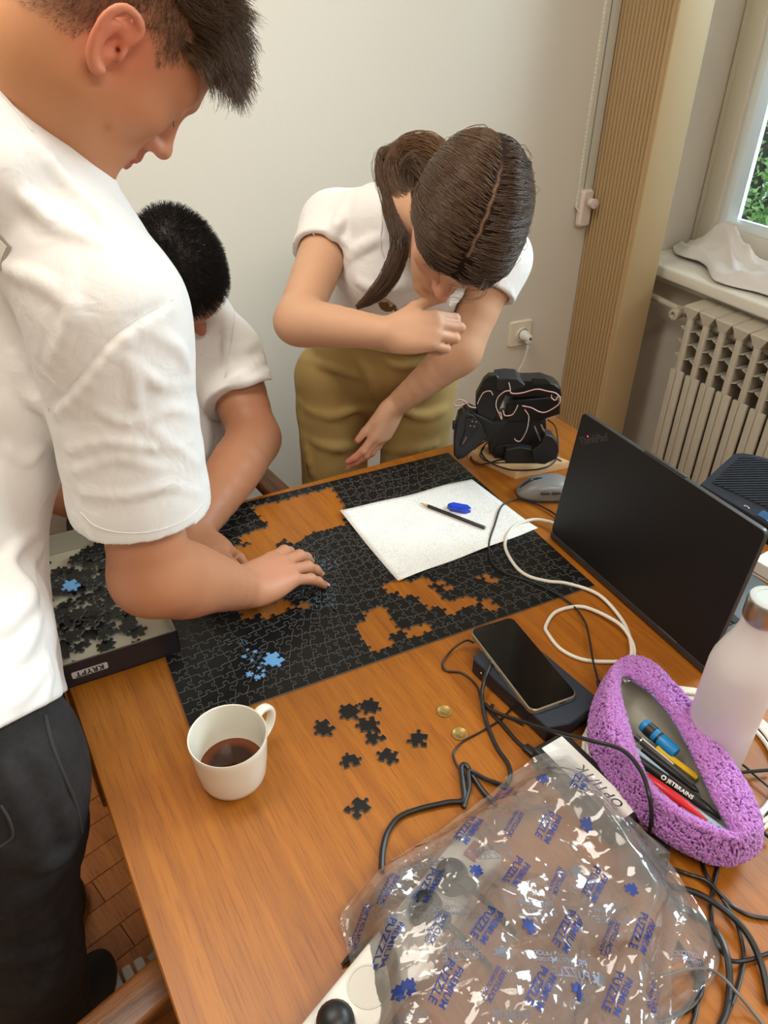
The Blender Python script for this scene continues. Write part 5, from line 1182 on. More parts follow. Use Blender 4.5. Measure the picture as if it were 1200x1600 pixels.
def head(S, c, R3, sc=1.0, jaw=1.0, nose=1.0, ears=(1, -1), neck=None, ear_rot=0.0, female=False):
    L = lambda x, y, z: c + R3 @ (np.array([x, y, z]) * sc)
    E = lambda x, y, z, a, b, d, k, m='u', rot=None: S.ell(L(x, y, z), R3 if rot is None else R3 @ rot, np.array([a, b, d]) * sc, k * sc, m)
    Cn = lambda p, q, r1, r2, k, m='u', fl=None: S.cone(L(*p), L(*q), r1 * sc, r2 * sc, k * sc, m, None if fl is None else (R3 @ np.array(fl[0], float), fl[1]))
    E(0, -.018, .048, .074, .096, .084, .02); E(0, .030, .030, .066, .062, .062, .03); E(0, .028, -.025, .058, .058, .070, .03)
    for s in (1, -1): Cn((s * .052, .005, -.042), (s * .018, .078, -.092), .020, .016, .03)
    E(0, .078, -.092, .022 * jaw, .017, .016, .02); E(0, .055, -.06, .040, .034, .045, .025)
    for s in (1, -1):
        E(s * .045, .058, -.012, .022, .020, .020, .025)                       # cheek
        Cn((s * .012, .086, .030), (s * .042, .072, .032), .010, .008, .014)   # brow
        E(s * .032, .098, .013, .016, .016, .011, .014, 's')                   # eye socket
        E(s * .031, .0755, .013, .0125, .0125, .0118, .002)                     # eyeball and lids
        Cn((s * .018, .0875, .0185), (s * .043, .079, .0175), .0028, .0025, .006)
        Cn((s * .020, .0860, .0065), (s * .042, .079, .0075), .0026, .0022, .006)
    Cn((0, .085, .018), (0, .1075, -.020), .0085 * nose, .0090 * nose, .012); E(0, .1085, -.023, .0100, .0105, .0090, .008)
    for s in (1, -1):
        E(s * .0115, .0965, -.0265, .0068, .0105, .0075, .006); E(s * .0060, .1035, -.0325, .0030, .0048, .0030, .002, 's')
    Cn((0, .094, -.036), (0, .0955, -.046), .006, .006, .008)
    Cn((-.018, .0875, -.0535), (0, .0965, -.0505), .0042, .0058, .006); Cn((.018, .0875, -.0535), (0, .0965, -.0505), .0042, .0058, .006)
    Cn((-.017, .0865, -.0595), (0, .0935, -.0635), .0042, .0068, .006); Cn((.017, .0865, -.0595), (0, .0935, -.0635), .0042, .0068, .006)
    for s in (1, -1): Cn((0, .1010, -.0572), (s * .020, .0905, -.0566), .0010, .0010, .002, 's')
    E(0, .094, -.0745, .016, .006, .005, .006, 's')
    for s in ears:
        rr = lambda y, z: (L_(y, z))
        ce = np.array([s * .0755, -.010, .004])
        def ep(y, z, o=0.0):
            t = ear_rot; y *= .96; z *= .96; y2 = y * math.cos(t) - z * math.sin(t); z2 = y * math.sin(t) + z * math.cos(t); return ce + np.array([s * (.008 + o - .35 * y2 * .6 - .0), y2, z2])
        S.ell(L(*ep(0, 0, -.003)), R3 @ np.array([[math.cos(.35 * s), -math.sin(.35 * s), 0], [math.sin(.35 * s), math.cos(.35 * s), 0], [0, 0, 1]]), np.array([.0075, .0168, .0278]) * sc, .008 * sc)
        hel = [(.012, .012), (.011, .026), (.002, .0325), (-.010, .031), (-.0175, .021), (-.0185, .006), (-.014, -.010), (-.006, -.022), (.003, -.029), (.009, -.025)]
        hp_ = catmull([ep(y, z, .004) for y, z in hel], 3); hr = np.interp(np.linspace(0, 1, len(hp_)), [0, .2, .6, .85, 1], [.0030, .0038, .0038, .0050, .0040])
        S.chain([L(*q) for q in hp_], hr * sc, .003 * sc)
        S.chain([L(*ep(y, z, .003)) for y, z in ((-.002, .021), (-.009, .012), (-.009, .0), (-.003, -.010))], np.array([.0025, .0032, .0032, .0028]) * sc, .003 * sc)
        S.ell(L(*ep(.002, -.001, .0045)), R3, np.array([.0075, .0075, .0105]) * sc, .003 * sc, 's'); S.ell(L(*ep(-.004, .0225, .0055)), R3, np.array([.004, .0065, .0045]) * sc, .003 * sc, 's')
        S.cone(L(*ep(.0135, -.006, .0045)), L(*ep(.0125, .003, .004)), .0032 * sc, .0028 * sc, .003 * sc)
        S.cone(L(*ep(.006, -.002, .004)), L(*ep(.010, -.001, -.010)), .0030 * sc, .0028 * sc, .001, 's')
    if neck is not None:
        S.chain([L(0, -.022, -.02), (L(0, -.02, -.055) * .5 + np.asarray(neck[0]) * .5), np.asarray(neck[0])], [.056 * sc * neck[1], .054 * sc * neck[1], .060 * sc * neck[1]], .03)
    return L
def hand(S, w, d, n, thumb_side, curls, sc=1.0, spread=(.16, .05, -.06, -.17), thumb=None, k=.004, thumb_curl=.3):
    """w wrist, d towards the fingers, n out of the back; thumb_side +1 when the thumb lies towards d x n"""
    d = nrm(d); n = nrm(n - d * (np.asarray(n) @ d)); sd = np.cross(d, n) * thumb_side; tips = []
    off = [.027, .009, -.010, -.027]; bl = [.088, .092, .086, .078]; ln = [(.044, .026, .021), (.049, .030, .022), (.045, .028, .022), (.036, .021, .019)]; rd = [.0098, .0100, .0095, .0085]
    w = np.asarray(w, float); kn = []
    S.ell(w + d * .048 * sc - n * .002, np.stack([sd, d, n], 1), np.array([.037, .050, .0150]) * sc, .014)
    S.ell(w + d * .030 * sc + sd * .022 * sc - n * .008 * sc, np.stack([sd, d, n], 1), np.array([.017, .032, .015]) * sc, .014)
    S.ell(w + d * .035 * sc - sd * .024 * sc - n * .007 * sc, np.stack([sd, d, n], 1), np.array([.013, .036, .013]) * sc, .014)
    for i in range(4):
        a = w + d * .012 * sc + sd * off[i] * .55 * sc; b = w + d * bl[i] * sc + sd * off[i] * sc + n * (.003 if i in (1, 2) else 0) * sc
        S.cone(a, b, .0125 * sc, .0108 * sc, .012)
        fd = nrm(d * math.cos(spread[i]) + sd * math.sin(spread[i])); axis = np.cross(fd, n); axis = -nrm(axis); p = b; ang = 0
        pts = [b]; cur = curls[i]
        for j in range(3):
            ang += cur[j]; dr = fd * math.cos(ang) - n * math.sin(ang); p = p + dr * ln[i][j] * sc; pts.append(p)
        r = rd[i] * sc; S.cone(pts[0], pts[1], r * 1.05, r * .97, k); S.ell(pts[1] , np.eye(3), np.array([r, r, r]) * 1.02, k); S.cone(pts[1], pts[2], r * .97, r * .88, k); S.cone(pts[2], pts[3], r * .88, r * .72, k)
        kn.append(pts); tips.append((pts[3], nrm(pts[3] - pts[2]), math.sin(ang), fd * math.sin(ang) + n * math.cos(ang)))
    # thumb leaves the side of the palm near its base
    if thumb is None: thumb = (.75, .55, -.35)
    td = nrm(d * thumb[0] + sd * thumb[1] + n * thumb[2]); t0 = w + d * .018 * sc + sd * .020 * sc - n * .004 * sc; t1 = t0 + td * .044 * sc
    td2 = nrm(td + d * thumb_curl - sd * thumb_curl * .3); t2 = t1 + td2 * .032 * sc; td3 = nrm(td2 + d * thumb_curl * .6 - sd * thumb_curl * .4); t3 = t2 + td3 * .026 * sc
    S.cone(t0, t1, .0150 * sc, .0118 * sc, .012); S.cone(t1, t2, .0115 * sc, .0100 * sc, k); S.cone(t2, t3, .0102 * sc, .0080 * sc, k)
    tips.append((t3, td3, 0, n)); kn.append([t0, t1, t2, t3])
    return kn, tips
def nails(parent, tips, rad, mt):
    for (p, d, _, nv_) in tips:
        nv_ = nrm(nv_ - d * (nv_ @ d)); s_ = np.cross(d, nv_); v = []; f = []
        for i in range(5):
            for j in range(6):
                a = (j / 5 - .5) * 1.9; y = -.0055 + i * .0030; w_ = 1 - .12 * (i / 4) ** 3; q = p + d * (y + .002) + (s_ * math.sin(a) * w_ + nv_ * math.cos(a)) * rad * (1.03 - .025 * max(0, i - 1)); v.append(q)
        for i in range(4):
            for j in range(5): f.append((i * 6 + j, i * 6 + j + 1, (i + 1) * 6 + j + 1, (i + 1) * 6 + j))
        meshobj('fingernail', v, f, mt, parent, smooth=True)
def wave(amp, fr, seed, stretch=None):                         # soft cloth unevenness
    r = np.random.default_rng(seed); D = r.normal(size=(7, 3)); D /= np.linalg.norm(D, axis=1, keepdims=True); F = fr * r.uniform(.6, 1.7, 7); ph = r.uniform(0, 6.28, 7)
    if stretch is not None: D = D - np.outer(D @ nrm(stretch), nrm(stretch)) * .75
    def fn(p):
        q = p + .015 * np.sin(p[:, [1, 2, 0]] * fr * .8 + ph[0]); o = 0
        for i in range(7): o = o + np.sin(q @ D[i] * F[i] + ph[i]) / (F[i] / fr)
        return amp * o / 4
    return fn
def strands(name, roots, dirs_fn, m, parent, seg=5, r0=.00035, r1=.00012, sides=3, tint=None):
    """hair: every strand a thin tapered tube grown step by step through a direction field"""
    n = len(roots); P_ = np.zeros((seg + 1, n, 3)); P_[0] = roots
    for k in range(seg): P_[k + 1] = P_[k] + dirs_fn(P_[k], k, P_)
    d = np.gradient(P_, axis=0); d /= np.maximum(np.linalg.norm(d, axis=2, keepdims=True), 1e-9)
    ref = np.array([.31, .52, .79]); a = np.cross(d, ref); a /= np.maximum(np.linalg.norm(a, axis=2, keepdims=True), 1e-9); b = np.cross(d, a)
    rad = np.linspace(1, 0, seg + 1)[:, None, None]; r0 = np.broadcast_to(r0, (n,))[None, :, None]; rad = r0 * rad + (r1 * (1 - rad))
    th = [2 * math.pi * q / sides for q in range(sides)]
    V = np.stack([P_ + rad * (a * math.cos(t) + b * math.sin(t)) for t in th], 2)            # seg+1, n, sides, 3
    idx = np.arange((seg + 1) * n * sides).reshape(seg + 1, n, sides); F = []
    for s in range(sides):
        s2 = (s + 1) % sides; F.append(np.stack([idx[:-1, :, s], idx[:-1, :, s2], idx[1:, :, s2], idx[1:, :, s]], -1).reshape(-1, 4))
    F = np.concatenate(F); V = V.reshape(-1, 3); me = bpy.data.meshes.new(name); me.vertices.add(len(V)); me.vertices.foreach_set('co', V.astype(np.float32).ravel()); me.loops.add(4 * len(F)); me.loops.foreach_set('vertex_index', F.astype(np.int32).ravel())
    me.polygons.add(len(F)); me.polygons.foreach_set('loop_start', np.arange(0, 4 * len(F), 4, dtype=np.int32)); me.polygons.foreach_set('use_smooth', np.ones(len(F), bool)); me.update(calc_edges=True); me.materials.append(m)
    o = bpy.data.objects.new(name, me); link(o, parent); tag(o, kind='stuff'); return o
def scalp(S, c, R3, n, seed, test, sc=1.0, lift=0.0, rad=.16):
    """random points on the head surface where test(local) holds; returns points, normals, local"""
    r = np.random.default_rng(seed); out = []; N = 0
    while N < n:
        d = r.normal(size=(4000, 3)); d /= np.linalg.norm(d, axis=1, keepdims=True); o = c + R3 @ np.array([0, -.01, .04]) * sc; t = np.full(len(d), rad)
        for _ in range(26): t = t - S.eval(o + d * t[:, None]) * .9
        p = o + d * t[:, None]; loc = (p - c) @ R3 / sc; ok = test(loc) & (np.abs(S.eval(p)) < .002); p = p[ok]; out.append(p); N += len(p)
        if len(out) > 40: break
    p = np.concatenate(out)[:n]; e = .003; g = np.stack([S.eval(p + np.eye(3)[i] * e) - S.eval(p - np.eye(3)[i] * e) for i in range(3)], 1); g /= np.maximum(np.linalg.norm(g, axis=1, keepdims=True), 1e-9)
    return p, g, (p - c) @ R3 / sc
# ================================================================== people
SKIN = vcol_mat('skin', .52, bump=(900, .00012), sss=.12, spec=.4)
NAIL = mat('nail', srgb(226, 170, 150), .3)
TEE = mat('white_cotton', srgb(238, 236, 234), .9, bump=(26, .0024), Sheen_Weight=.1)
TEE.node_tree.nodes['Noise Texture'].inputs['Distortion'].default_value = 1.2; TEE.node_tree.nodes['Noise Texture'].inputs['Detail'].default_value = 5; TEE.node_tree.nodes['Noise Texture'].inputs['Roughness'].default_value = .42
SEAM = mat('seam_cotton', srgb(228, 226, 224), .9)
HAIRB = vcol_mat('hair_base', .6)
def hair_mat(name, c1, c2, rough=.38):
    m = mat(name, c1, rough, spec=.5, var=(60, c2)); return m
def tubecut(S, pts, rs, c, n, k=.02, flat=None, inner=None):
    """a sleeve or trouser leg: tapered chain ended by a flat hem, hollow at its mouth"""
    T_ = SDF(); T_.chain(pts, rs, .02, flat=flat); c = np.asarray(c, float); n = nrm(n); R_ = max(rs) * 1.3
    lo = np.min([o[1] for o in T_.ops], 0); hi = np.max([o[2] for o in T_.ops], 0)
    def fn(p):
        d = np.minimum(T_.eval(p), .25); return np.maximum(d, (p - c) @ n)
    S._add(fn, lo, hi, k, 'u')
    if inner: S.cone(c - n * inner[1], c + n * .03, inner[0] * .96, inner[0], .003, 's')
    return S
def lerp(a, b, t): return np.asarray(a) * (1 - t) + np.asarray(b) * t
def ring(center, axis, R_a, R_b, xdir, r, n=48, flat=1.0):
    axis = nrm(axis); x = nrm(np.asarray(xdir) - axis * (np.asarray(xdir) @ axis)); y = np.cross(axis, x); th = np.linspace(0, 2 * np.pi, n, endpoint=False)
    return np.array([center + x * R_a * math.cos(a) + y * R_b * math.sin(a) for a in th])
def folds(S, lines, r=.004, k=.014, sink=.55, mode='u', taper=True):
    for ln in lines:
        rr_ = r
        if len(ln) and np.isscalar(ln[-1]): rr_ = ln[-1]; ln = ln[:-1]
        pts = [S.march(*q) for q in ln]; pts = [q for q in pts if q is not None]
        if len(pts) < 2: continue
        nn = [S.normal(q) for q in pts]; m = len(pts); pts = [p - q * rr_ * (sink if mode == 'u' else -.35) for p, q in zip(pts, nn)]
        pts = catmull(pts, 3); w = np.sin(np.linspace(.25, math.pi - .25, len(pts))) if taper else np.ones(len(pts))
        LATER.append((pts, rr_ * (.35 + .65 * w), k, mode))
def apply_folds(S):
    for pts, rs, k, mode in LATER: 
        for i in range(len(pts) - 1): S.cone(pts[i], pts[i + 1], rs[i], rs[i + 1], k, mode)
    LATER.clear()
LATER = []
def sewn(name, S, px, r, m, parent, off=.0004):            # a seam lying on the cloth
    pts = [S.march(*q) for q in px]; pts = [q for q in pts if q is not None]
    if len(pts) < 2: return
    pts = [p + S.normal(p) * off for p in pts]; g = Geo(); g.tube(catmull(pts, 4), r, 6); return g.obj(name, m, parent)
def floor_leg(a, b):                                        # extend a-b down to the ankle height
    a, b = np.asarray(a), np.asarray(b); t = (.09 - a[2]) / (b[2] - a[2]); return a + (b - a) * t
def shoe(parent, ank, fwd, m, sole, s=1.0):
    fwd = nrm(np.asarray(fwd) * (1, 1, 0)); sd = np.array([-fwd[1], fwd[0], 0]); S = SDF(.005); a = np.array([ank[0], ank[1], 0])
    S.ell(a + fwd * .05 + (0, 0, .045), basis(fwd, sd, [0, 0, 1]), [.14, .046, .045], .02); S.ell(a + fwd * .12 + (0, 0, .035), basis(fwd, sd, [0, 0, 1]), [.07, .048, .032], .02); S.cone(a + (0, 0, .05), a + (0, 0, .12), .046, .044, .02)
    S.cut(a + (0, 0, .016), (0, 0, -1)); S.obj('shoe', m, parent)
    g = Geo(); pl = [(fwd * (.055 + .138 * math.cos(t)) + sd * .050 * math.sin(t) * (1 + .1 * math.cos(t)))[:2] + a[:2] for t in np.linspace(0, 6.283, 29)[:-1]]; g.prism(pl, .0015, .022, ch=.004); g.obj('shoe_sole', sole, parent)

# ------------------------------------------------------------------ standing man
man = thing('person', 'standing person in a white t-shirt and black jeans reaching over the puzzle', 'person', (-.35, .05, 0))
MO = np.array([-.35, .05, 0.0])
class Off:                                                   # children sit relative to the Empty
    pass
def adopt(o, origin):
    o.location = Vector(o.location) - Vector(tuple(origin)); return o
kids0 = set(man.children)
hR = ortho(camdir(.54, -.60, .80), camdir(.785, .607, -.08)); hc = P(174, 64, .70) - hR @ np.array([.075, -.010, .004])
nb = P(10, 235, .82); shR = P(172, 485, .815); shL = P(-5, 300, 1.09); chest = P(-25, 490, .945); mid = P(-100, 800, .945); hip = P(-75, 1120, .945)
elb = P(236, 893, .965); wr = P(380, 920, 1.152)
lr = nrm(shL - shR)
S = SDF(.0027)
L = head(S, hc, hR, 1.0, neck=(nb, 1.08), ear_rot=.10)
S.chain([nb, lerp(nb, chest, .7), chest], [.06, .09, .08], .04)
S.chain([lerp(nb, shR, .3), shR, lerp(shR, elb, .35), lerp(shR, elb, .62), elb], [.05, .058, .054, .050, .048], .02)
S.chain([elb, lerp(elb, wr, .28) + (0, 0, -.004), lerp(elb, wr, .6), wr], [.047, .0535, .043, .0315], .02, flat=(nrm(np.cross(wr - elb, [0, 0, 1])), 1.0))
elL = shL + np.array([-.13, .03, -.27]); wL_ = elL + np.array([-.02, -.08, -.235])
S.chain([lerp(nb, shL, .4), shL, lerp(shL, elL, .5), elL], [.05, .058, .052, .045], .02); S.chain([elL, lerp(elL, wL_, .3), lerp(elL, wL_, .65), wL_], [.045, .048, .040, .030], .02); hand(S, wL_, np.array([-.05, -.25, -1]), np.array([-.3, .95, 0]), 1, [(.25, .35, .25)] * 4, 1.04)
S.ell(elb + nrm(elb - lerp(shR, wr, .5)) * .012, np.eye(3), [.036, .036, .036], .03)
kn0 = onz(447, 886, .062); hd_ = nrm(kn0 - wr); hn = nrm(np.array([-.16, -.30, 1.0]))
kn, tips = hand(S, wr, hd_, hn, -1, [(.20, .32, .18), (.20, .34, .18), (.22, .34, .18), (.22, .28, .14)], 1.08, spread=(.20, .07, -.08, -.24), thumb=(.8, .35, -.55))
S.disp = None
tipsp = [(t[0], .012, srgb(214, 128, 104), .5) for t in tips]
skn = srgb(194, 136, 102)
tint = spots(skn, [(L(.08, -.01, .0), .042, srgb(226, 122, 100), .8), (L(.080, .004, .002), .006, srgb(90, 40, 30), .8), (L(.06, -.0, -.06), .055, srgb(196, 140, 98), .6), (L(.03, .10, -.02), .03, srgb(206, 128, 104), .6), (L(.045, .06, -.02), .035, srgb(200, 134, 98), .4), (L(0, .094, -.055), .014, srgb(188, 92, 84), .85), (L(.012, .094, -.058), .010, srgb(180, 88, 80), .8),
    (L(.05, .07, .04), .03, srgb(206, 140, 104), .5), (L(.056, .043, -.050), .0045, srgb(92, 52, 36), .95), (L(.075, -.045, .03), .003, srgb(140, 70, 50), .9), (wr + hd_ * .06, .05, srgb(214, 150, 122), .8), (elb, .07, srgb(188, 122, 84), .6), (L(0, -.06, -.08), .09, srgb(204, 146, 98), .7),
    (L(.030, .0875, .0115), .0045, srgb(40, 26, 20), .9)] + tipsp + [(L(s_ * .028, .0835, .035), .006, srgb(74, 48, 34), .8) for s_ in (1, -1)] + [(L(s_ * .042, .074, .036), .007, srgb(74, 48, 34), .8) for s_ in (1, -1)])
def hair_shade(tf, c, R3, test, col, soft=.9, sc=1.0):
    E_ = .006
    def fn(v):
        q = tf(v); loc = (v - c) @ R3 / sc; r = np.linalg.norm(loc - (0, -.01, .03), axis=1); w = sum((test(loc - np.array([0, dy, dz])) & (r < .16)).astype(float) for dy, dz in ((0, 0), (0, .004), (0, .008), (0, .013), (0, .018))) / 5 * soft
        return q * (1 - w[:, None]) + np.asarray(col) * w[:, None]
    return fn
def mhair(q):
    x, y, z = q[:, 0], q[:, 1], q[:, 2]
    line = np.interp(y, [-.12, -.085, -.05, -.028, -.015, .015, .030, .045, .062, .085, .11], [-.045, -.050, -.030, -.022, .040, .036, .024, .050, .058, .070, .075]); return (z > line) & ~((np.abs(x) > .078) & (z < .038) & (y > -.035) & (y < .012)) & (z > -.06)
body = adopt(S.obj('body', SKIN, man, hair_shade(tint, hc, hR, mhair, srgb(84, 60, 46), .62)), MO)
# hair: short faded sides and longer forward-swept top
HM = hair_mat('hair_brown', srgb(54, 39, 29), srgb(122, 94, 68))
sp_, sn_, sl_ = scalp(S, hc, hR, 15000, 2, mhair)
side = sl_[:, 2] < .072 - .02 * (sl_[:, 1] > .03)
def dshort(p, k, A): return None
q = sp_[side]; nq = sn_[side]; rr_ = np.random.default_rng(4); ln = np.interp(sl_[side][:, 2], [-.06, .02, .075], [.004, .006, .012])
dirS = nq * .55 + (hR @ np.array([0, .15, -.75]))[None] * .6 + rr_.normal(0, .22, nq.shape); dirS = dirS / np.linalg.norm(dirS, axis=1, keepdims=True) * (ln / 3)[:, None]
adopt(strands('short_side_hair', q, lambda p, k, A: dirS, HM, man, 3, .00016, .00007), MO)
q = sp_[~side]; nq = sn_[~side]; lq = sl_[~side]; rep = 2; q = np.repeat(q, rep, 0) + rr_.normal(0, .0012, (len(q) * rep, 3)); nq = np.repeat(nq, rep, 0); lq = np.repeat(lq, rep, 0)
cl = rr_.normal(0, .22, (40, 3)); cidx = ((lq[:, 0] * 130).astype(int) * 7 + (lq[:, 1] * 110).astype(int) * 3) % 40; Lh = np.interp(lq[:, 1], [-.1, 0, .06, .1], [.018, .030, .046, .048]) * rr_.uniform(.7, 1.15, len(q))
fw = hR @ np.array([0, .92, .25]); dn = hR @ np.array([0, .30, -1.0]); jit = cl[cidx] + rr_.normal(0, .14, (len(q), 3))
def dtop(p, k, A):
    t = k / 6; d = nq * (.95 - .9 * t) + fw * (.75) + dn * (t ** 1.3) * 1.15 * np.clip((lq[:, 1] - .0) / .06, 0, 1)[:, None] + jit * (.5 + t); d /= np.linalg.norm(d, axis=1, keepdims=True); return d * (Lh / 6)[:, None]
adopt(strands('long_top_hair', q, dtop, HM, man, 6, .00040, .00012), MO)
# lashes of the near eye
g = Geo()
for i in range(9):
    a = L(.022 + .0022 * i, .0875 - .0007 * i, .0070); b = a + hR @ np.array([.001 * (i - 3), .0055, -.0045]); g.tube(np.array([a, (a + b) / 2 + hR @ np.array([0, .0006, -.0006]), b]), [.00035, .0003, .0001], 4)
adopt(g.obj('eyelashes', BLACK, man), MO)
nails(man, [tips[2], tips[3], tips[1]], .0072, NAIL)
for o in man.children:
    if o.name.startswith('fingernail'): adopt(o, MO)
# t-shirt
S = SDF(.004)
S.chain([P(-82, 940, .89), P(-72, 1060, .865), P(-55, 1180, .84)], [.095, .106, .108], .05)
S.chain([hip + (hip - mid) * .10, hip, mid, chest, lerp(chest, nb, .55)], [.132, .131, .126, .135, .10], .03, flat=(lr, 1.32))
S.chain([lerp(nb, shR, .12), lerp(nb, shR, .55), shR], [.068, .080, .080], .04)
S.chain([lerp(nb, shL, .12), lerp(nb, shL, .55), shL], [.068, .078, .076], .04)
hemn = nrm(hip - mid); S.cut(P(50, 1112, .80), camdir(.46, -.88, .0))
se = P(222, 790, .935); tubecut(S, [shR, lerp(shR, se, .5), se + nrm(se - shR) * .03], [.081, .082, .086], se, nrm(se - shR) + CAM_U * .12 - CAM_R * .05, .02, inner=(.070, .05))
sl2 = lerp(shL, elL, .7); tubecut(S, [shL, sl2], [.078, .082], lerp(shL, sl2, .95), sl2 - shL, .03, inner=(.068, .04))
S.cone(nb + nrm(L(0, -.02, -.05) - nb) * .065, nb + nrm(L(0, -.02, -.05) - nb) * .16, .064, .075, .01, 's')
S.cone(P(-90, 150, .75), P(20, 282, .77), .055, .060, .012)
w1 = wave(.0028, 30, 3, nrm(chest - hip)); S.disp = w1
folds(S, [[(82, 640), (130, 590), (190, 520), (262, 475), .007]], k=.006, mode='s')
folds(S, [[(90, 648), (140, 598), (198, 530), (268, 482), .006], [(110, 705), (170, 690), (235, 700), (300, 690)], [(120, 735), (190, 715), (250, 735), .005], [(150, 640), (200, 660), (270, 640), (305, 650)], [(215, 570), (250, 600), (300, 600)], [(200, 560), (212, 600), (210, 640)], [(130, 770), (200, 775), (260, 760), (310, 770), .005], [(230, 665), (275, 700), (312, 725)], [(240, 520), (280, 545), (296, 580), .005],
    [(30, 300), (90, 350), (160, 380), .006], [(60, 230), (120, 300), (180, 360), .005], [(10, 420), (80, 450), (130, 500), .006], [(110, 420), (110, 500), (80, 570), .006], [(20, 560), (45, 610), (70, 640), .008], [(10, 700), (40, 720), (66, 700), .006],
    [(12, 875), (30, 905), (44, 925), (36, 950), (0, 985), .009], [(60, 830), (30, 850), (14, 880), .007], [(66, 860), (50, 885), .005], [(75, 1030), (40, 1080), (0, 1110), .006], [(60, 960), (40, 1010), (10, 1040), .007], [(80, 1050), (70, 1090), .005]], r=.0036, k=.010)
apply_folds(S)
o = adopt(S.obj('t_shirt', TEE, man, smooth=2), MO)
cen = nb + nrm(L(0, -.02, -.05) - nb) * .052
for nm, px, r_ in (('collar', [(-14, 100), (8, 126), (36, 158), (56, 184)], .0055), ('collar_stitching', [(-14, 128), (2, 146), (28, 176), (50, 204)], .0009)):
    o = sewn(nm, S, px, r_, TEE, man)
    if o: adopt(o, MO)
for px, nm in (([(126, 800), (150, 822), (190, 832), (240, 830), (290, 812), (318, 785)], 'sleeve_stitching'), ([(75, 640), (120, 592), (180, 522), (230, 490), (270, 468)], 'sleeve_seam')):
    o = sewn(nm, S, px, .0008, SEAM, man)
    if o: adopt(o, MO)
bd = S.march(3, 378)
if bd is not None:
    bn = S.normal(bd); bx_ = nrm(camdir(.72, .69, 0) - bn * (camdir(.72, .69, 0) @ bn)); by_ = np.cross(bn, bx_); g = Geo(); R_ = basis(bx_, by_, bn)
    g.rbox(bd - bx_ * .010 + bn * .0005, (.030, .026, .0012), .0004, 1, rot=R_, mi=0); g.rbox(bd - bx_ * .010 + bn * .0013, (.022, .018, .0008), .0003, 1, rot=R_, mi=1); o = g.obj('shoulder_print', [mat('print_grey', srgb(168, 160, 152), .6), mat('print_white', srgb(226, 222, 214), .6)], man, smooth=False); adopt(o, MO)
# jeans
JN = mat('black_denim', srgb(16, 15, 16), .88, bump=(24, .005), var=(30, srgb(62, 60, 61)), spec=.25)
JN.node_tree.nodes['Noise Texture'].inputs['Detail'].default_value = 10; JN.node_tree.nodes['Noise Texture'].inputs['Roughness'].default_value = .75
hipR = P(-14, 1180, .865); kneeR = P(22, 1400, 1.02); ankR = floor_leg(hipR, kneeR); vL = lr * .19
ankR = ankR + np.array([.012, .0, 0])
S = SDF(.005)
S.chain([hip + (0, 0, .05), hip + (0, 0, -.05)], [.108, .110], .03, flat=(lr, 1.2))
for q in (np.zeros(3), vL):
    S.chain([hipR + q, lerp(hipR, kneeR, .5) + q + CAM_R * .008, kneeR + q, ankR + q], [.096, .092, .082, .078], .03)
S.disp = wave(.003, 24, 9, nrm(kneeR - hipR))
folds(S, [[(60, 1180), (85, 1250), (110, 1300), (128, 1400), .005], [(20, 1330), (70, 1350), (110, 1330), .006], [(0, 1500), (60, 1490), (120, 1450), .007], [(40, 1560), (90, 1520), (140, 1500), .006], [(10, 1200), (50, 1290), (60, 1340), .006], [(75, 1420), (90, 1500), (60, 1560), .006]], r=.005, k=.02)
apply_folds(S); adopt(S.obj('jeans', JN, man), MO)
o = sewn('side_seam', S, [(70, 1118), (80, 1160), (94, 1200), (115, 1250), (128, 1300), (132, 1360), (140, 1440), (150, 1520), (158, 1590)], .0022, mat('denim_seam', srgb(58, 55, 56), .9), man)
if o: adopt(o, MO)
o = sewn('pocket_edge', S, [(1, 1258), (14, 1280), (20, 1305), (6, 1318), (0, 1322)], .0020, bpy.data.materials['denim_seam'], man)
if o: adopt(o, MO)
SHO = mat('shoe_dark', (.02, .02, .02), .6); SOL = mat('sole_white', srgb(210, 206, 198), .6)
for q in (np.zeros(3), vL): shoe(man, ankR + q, [.55, .8, 0], SHO, mat('sole_dark', (.03, .03, .03), .6))
for o in man.children:
    if o.name.startswith('shoe'): 
        if not o.name.startswith('shoulder'): adopt(o, MO)
print('man', hc, shR, hip, hipR, kneeR, ankR)

# ------------------------------------------------------------------ leaning woman
WO = np.array([.60, .74, 0.0]); wom = thing('person', 'leaning person with long brown hair, white top and khaki trousers', 'person', WO)
wR = ortho(camdir(-.26, -.95, -.06), camdir(.30, .02, -.95)); wc = P(722, 358, 1.20)
nbw = P(655, 335, 1.385); sR = P(522, 350, 1.50); sL = P(778, 405, 1.46); chs = P(640, 430, 1.52); bel = P(598, 500, 1.63); pel = P(588, 585, 1.74)
eR = P(464, 502, 1.37); wRt = P(606, 521, 1.275); eL = P(722, 548, 1.46); wL = P(620, 632, 1.60); lrw = nrm(sL - sR)
S = SDF(.003)
L = head(S, wc, wR, .94, nose=.9, jaw=.8, neck=(nbw, .86), female=True)
S.chain([nbw, chs, bel], [.055, .085, .08], .04, flat=(lrw, 1.2))
S.chain([lerp(nbw, sR, .3), sR, lerp(sR, eR, .4), eR], [.042, .046, .0445, .038], .02); S.chain([eR, lerp(eR, wRt, .3), lerp(eR, wRt, .7), wRt], [.0375, .0385, .031, .0255], .02)
S.ell(eR + nrm(eR - lerp(sR, wRt, .5)) * .006, np.eye(3), [.026] * 3, .02)
S.chain([lerp(nbw, sL, .3), sL, lerp(sL, eL, .4), eL], [.042, .046, .043, .036], .02); S.chain([eL, lerp(eL, wL, .3), lerp(eL, wL, .75), wL], [.036, .0365, .028, .024], .02)
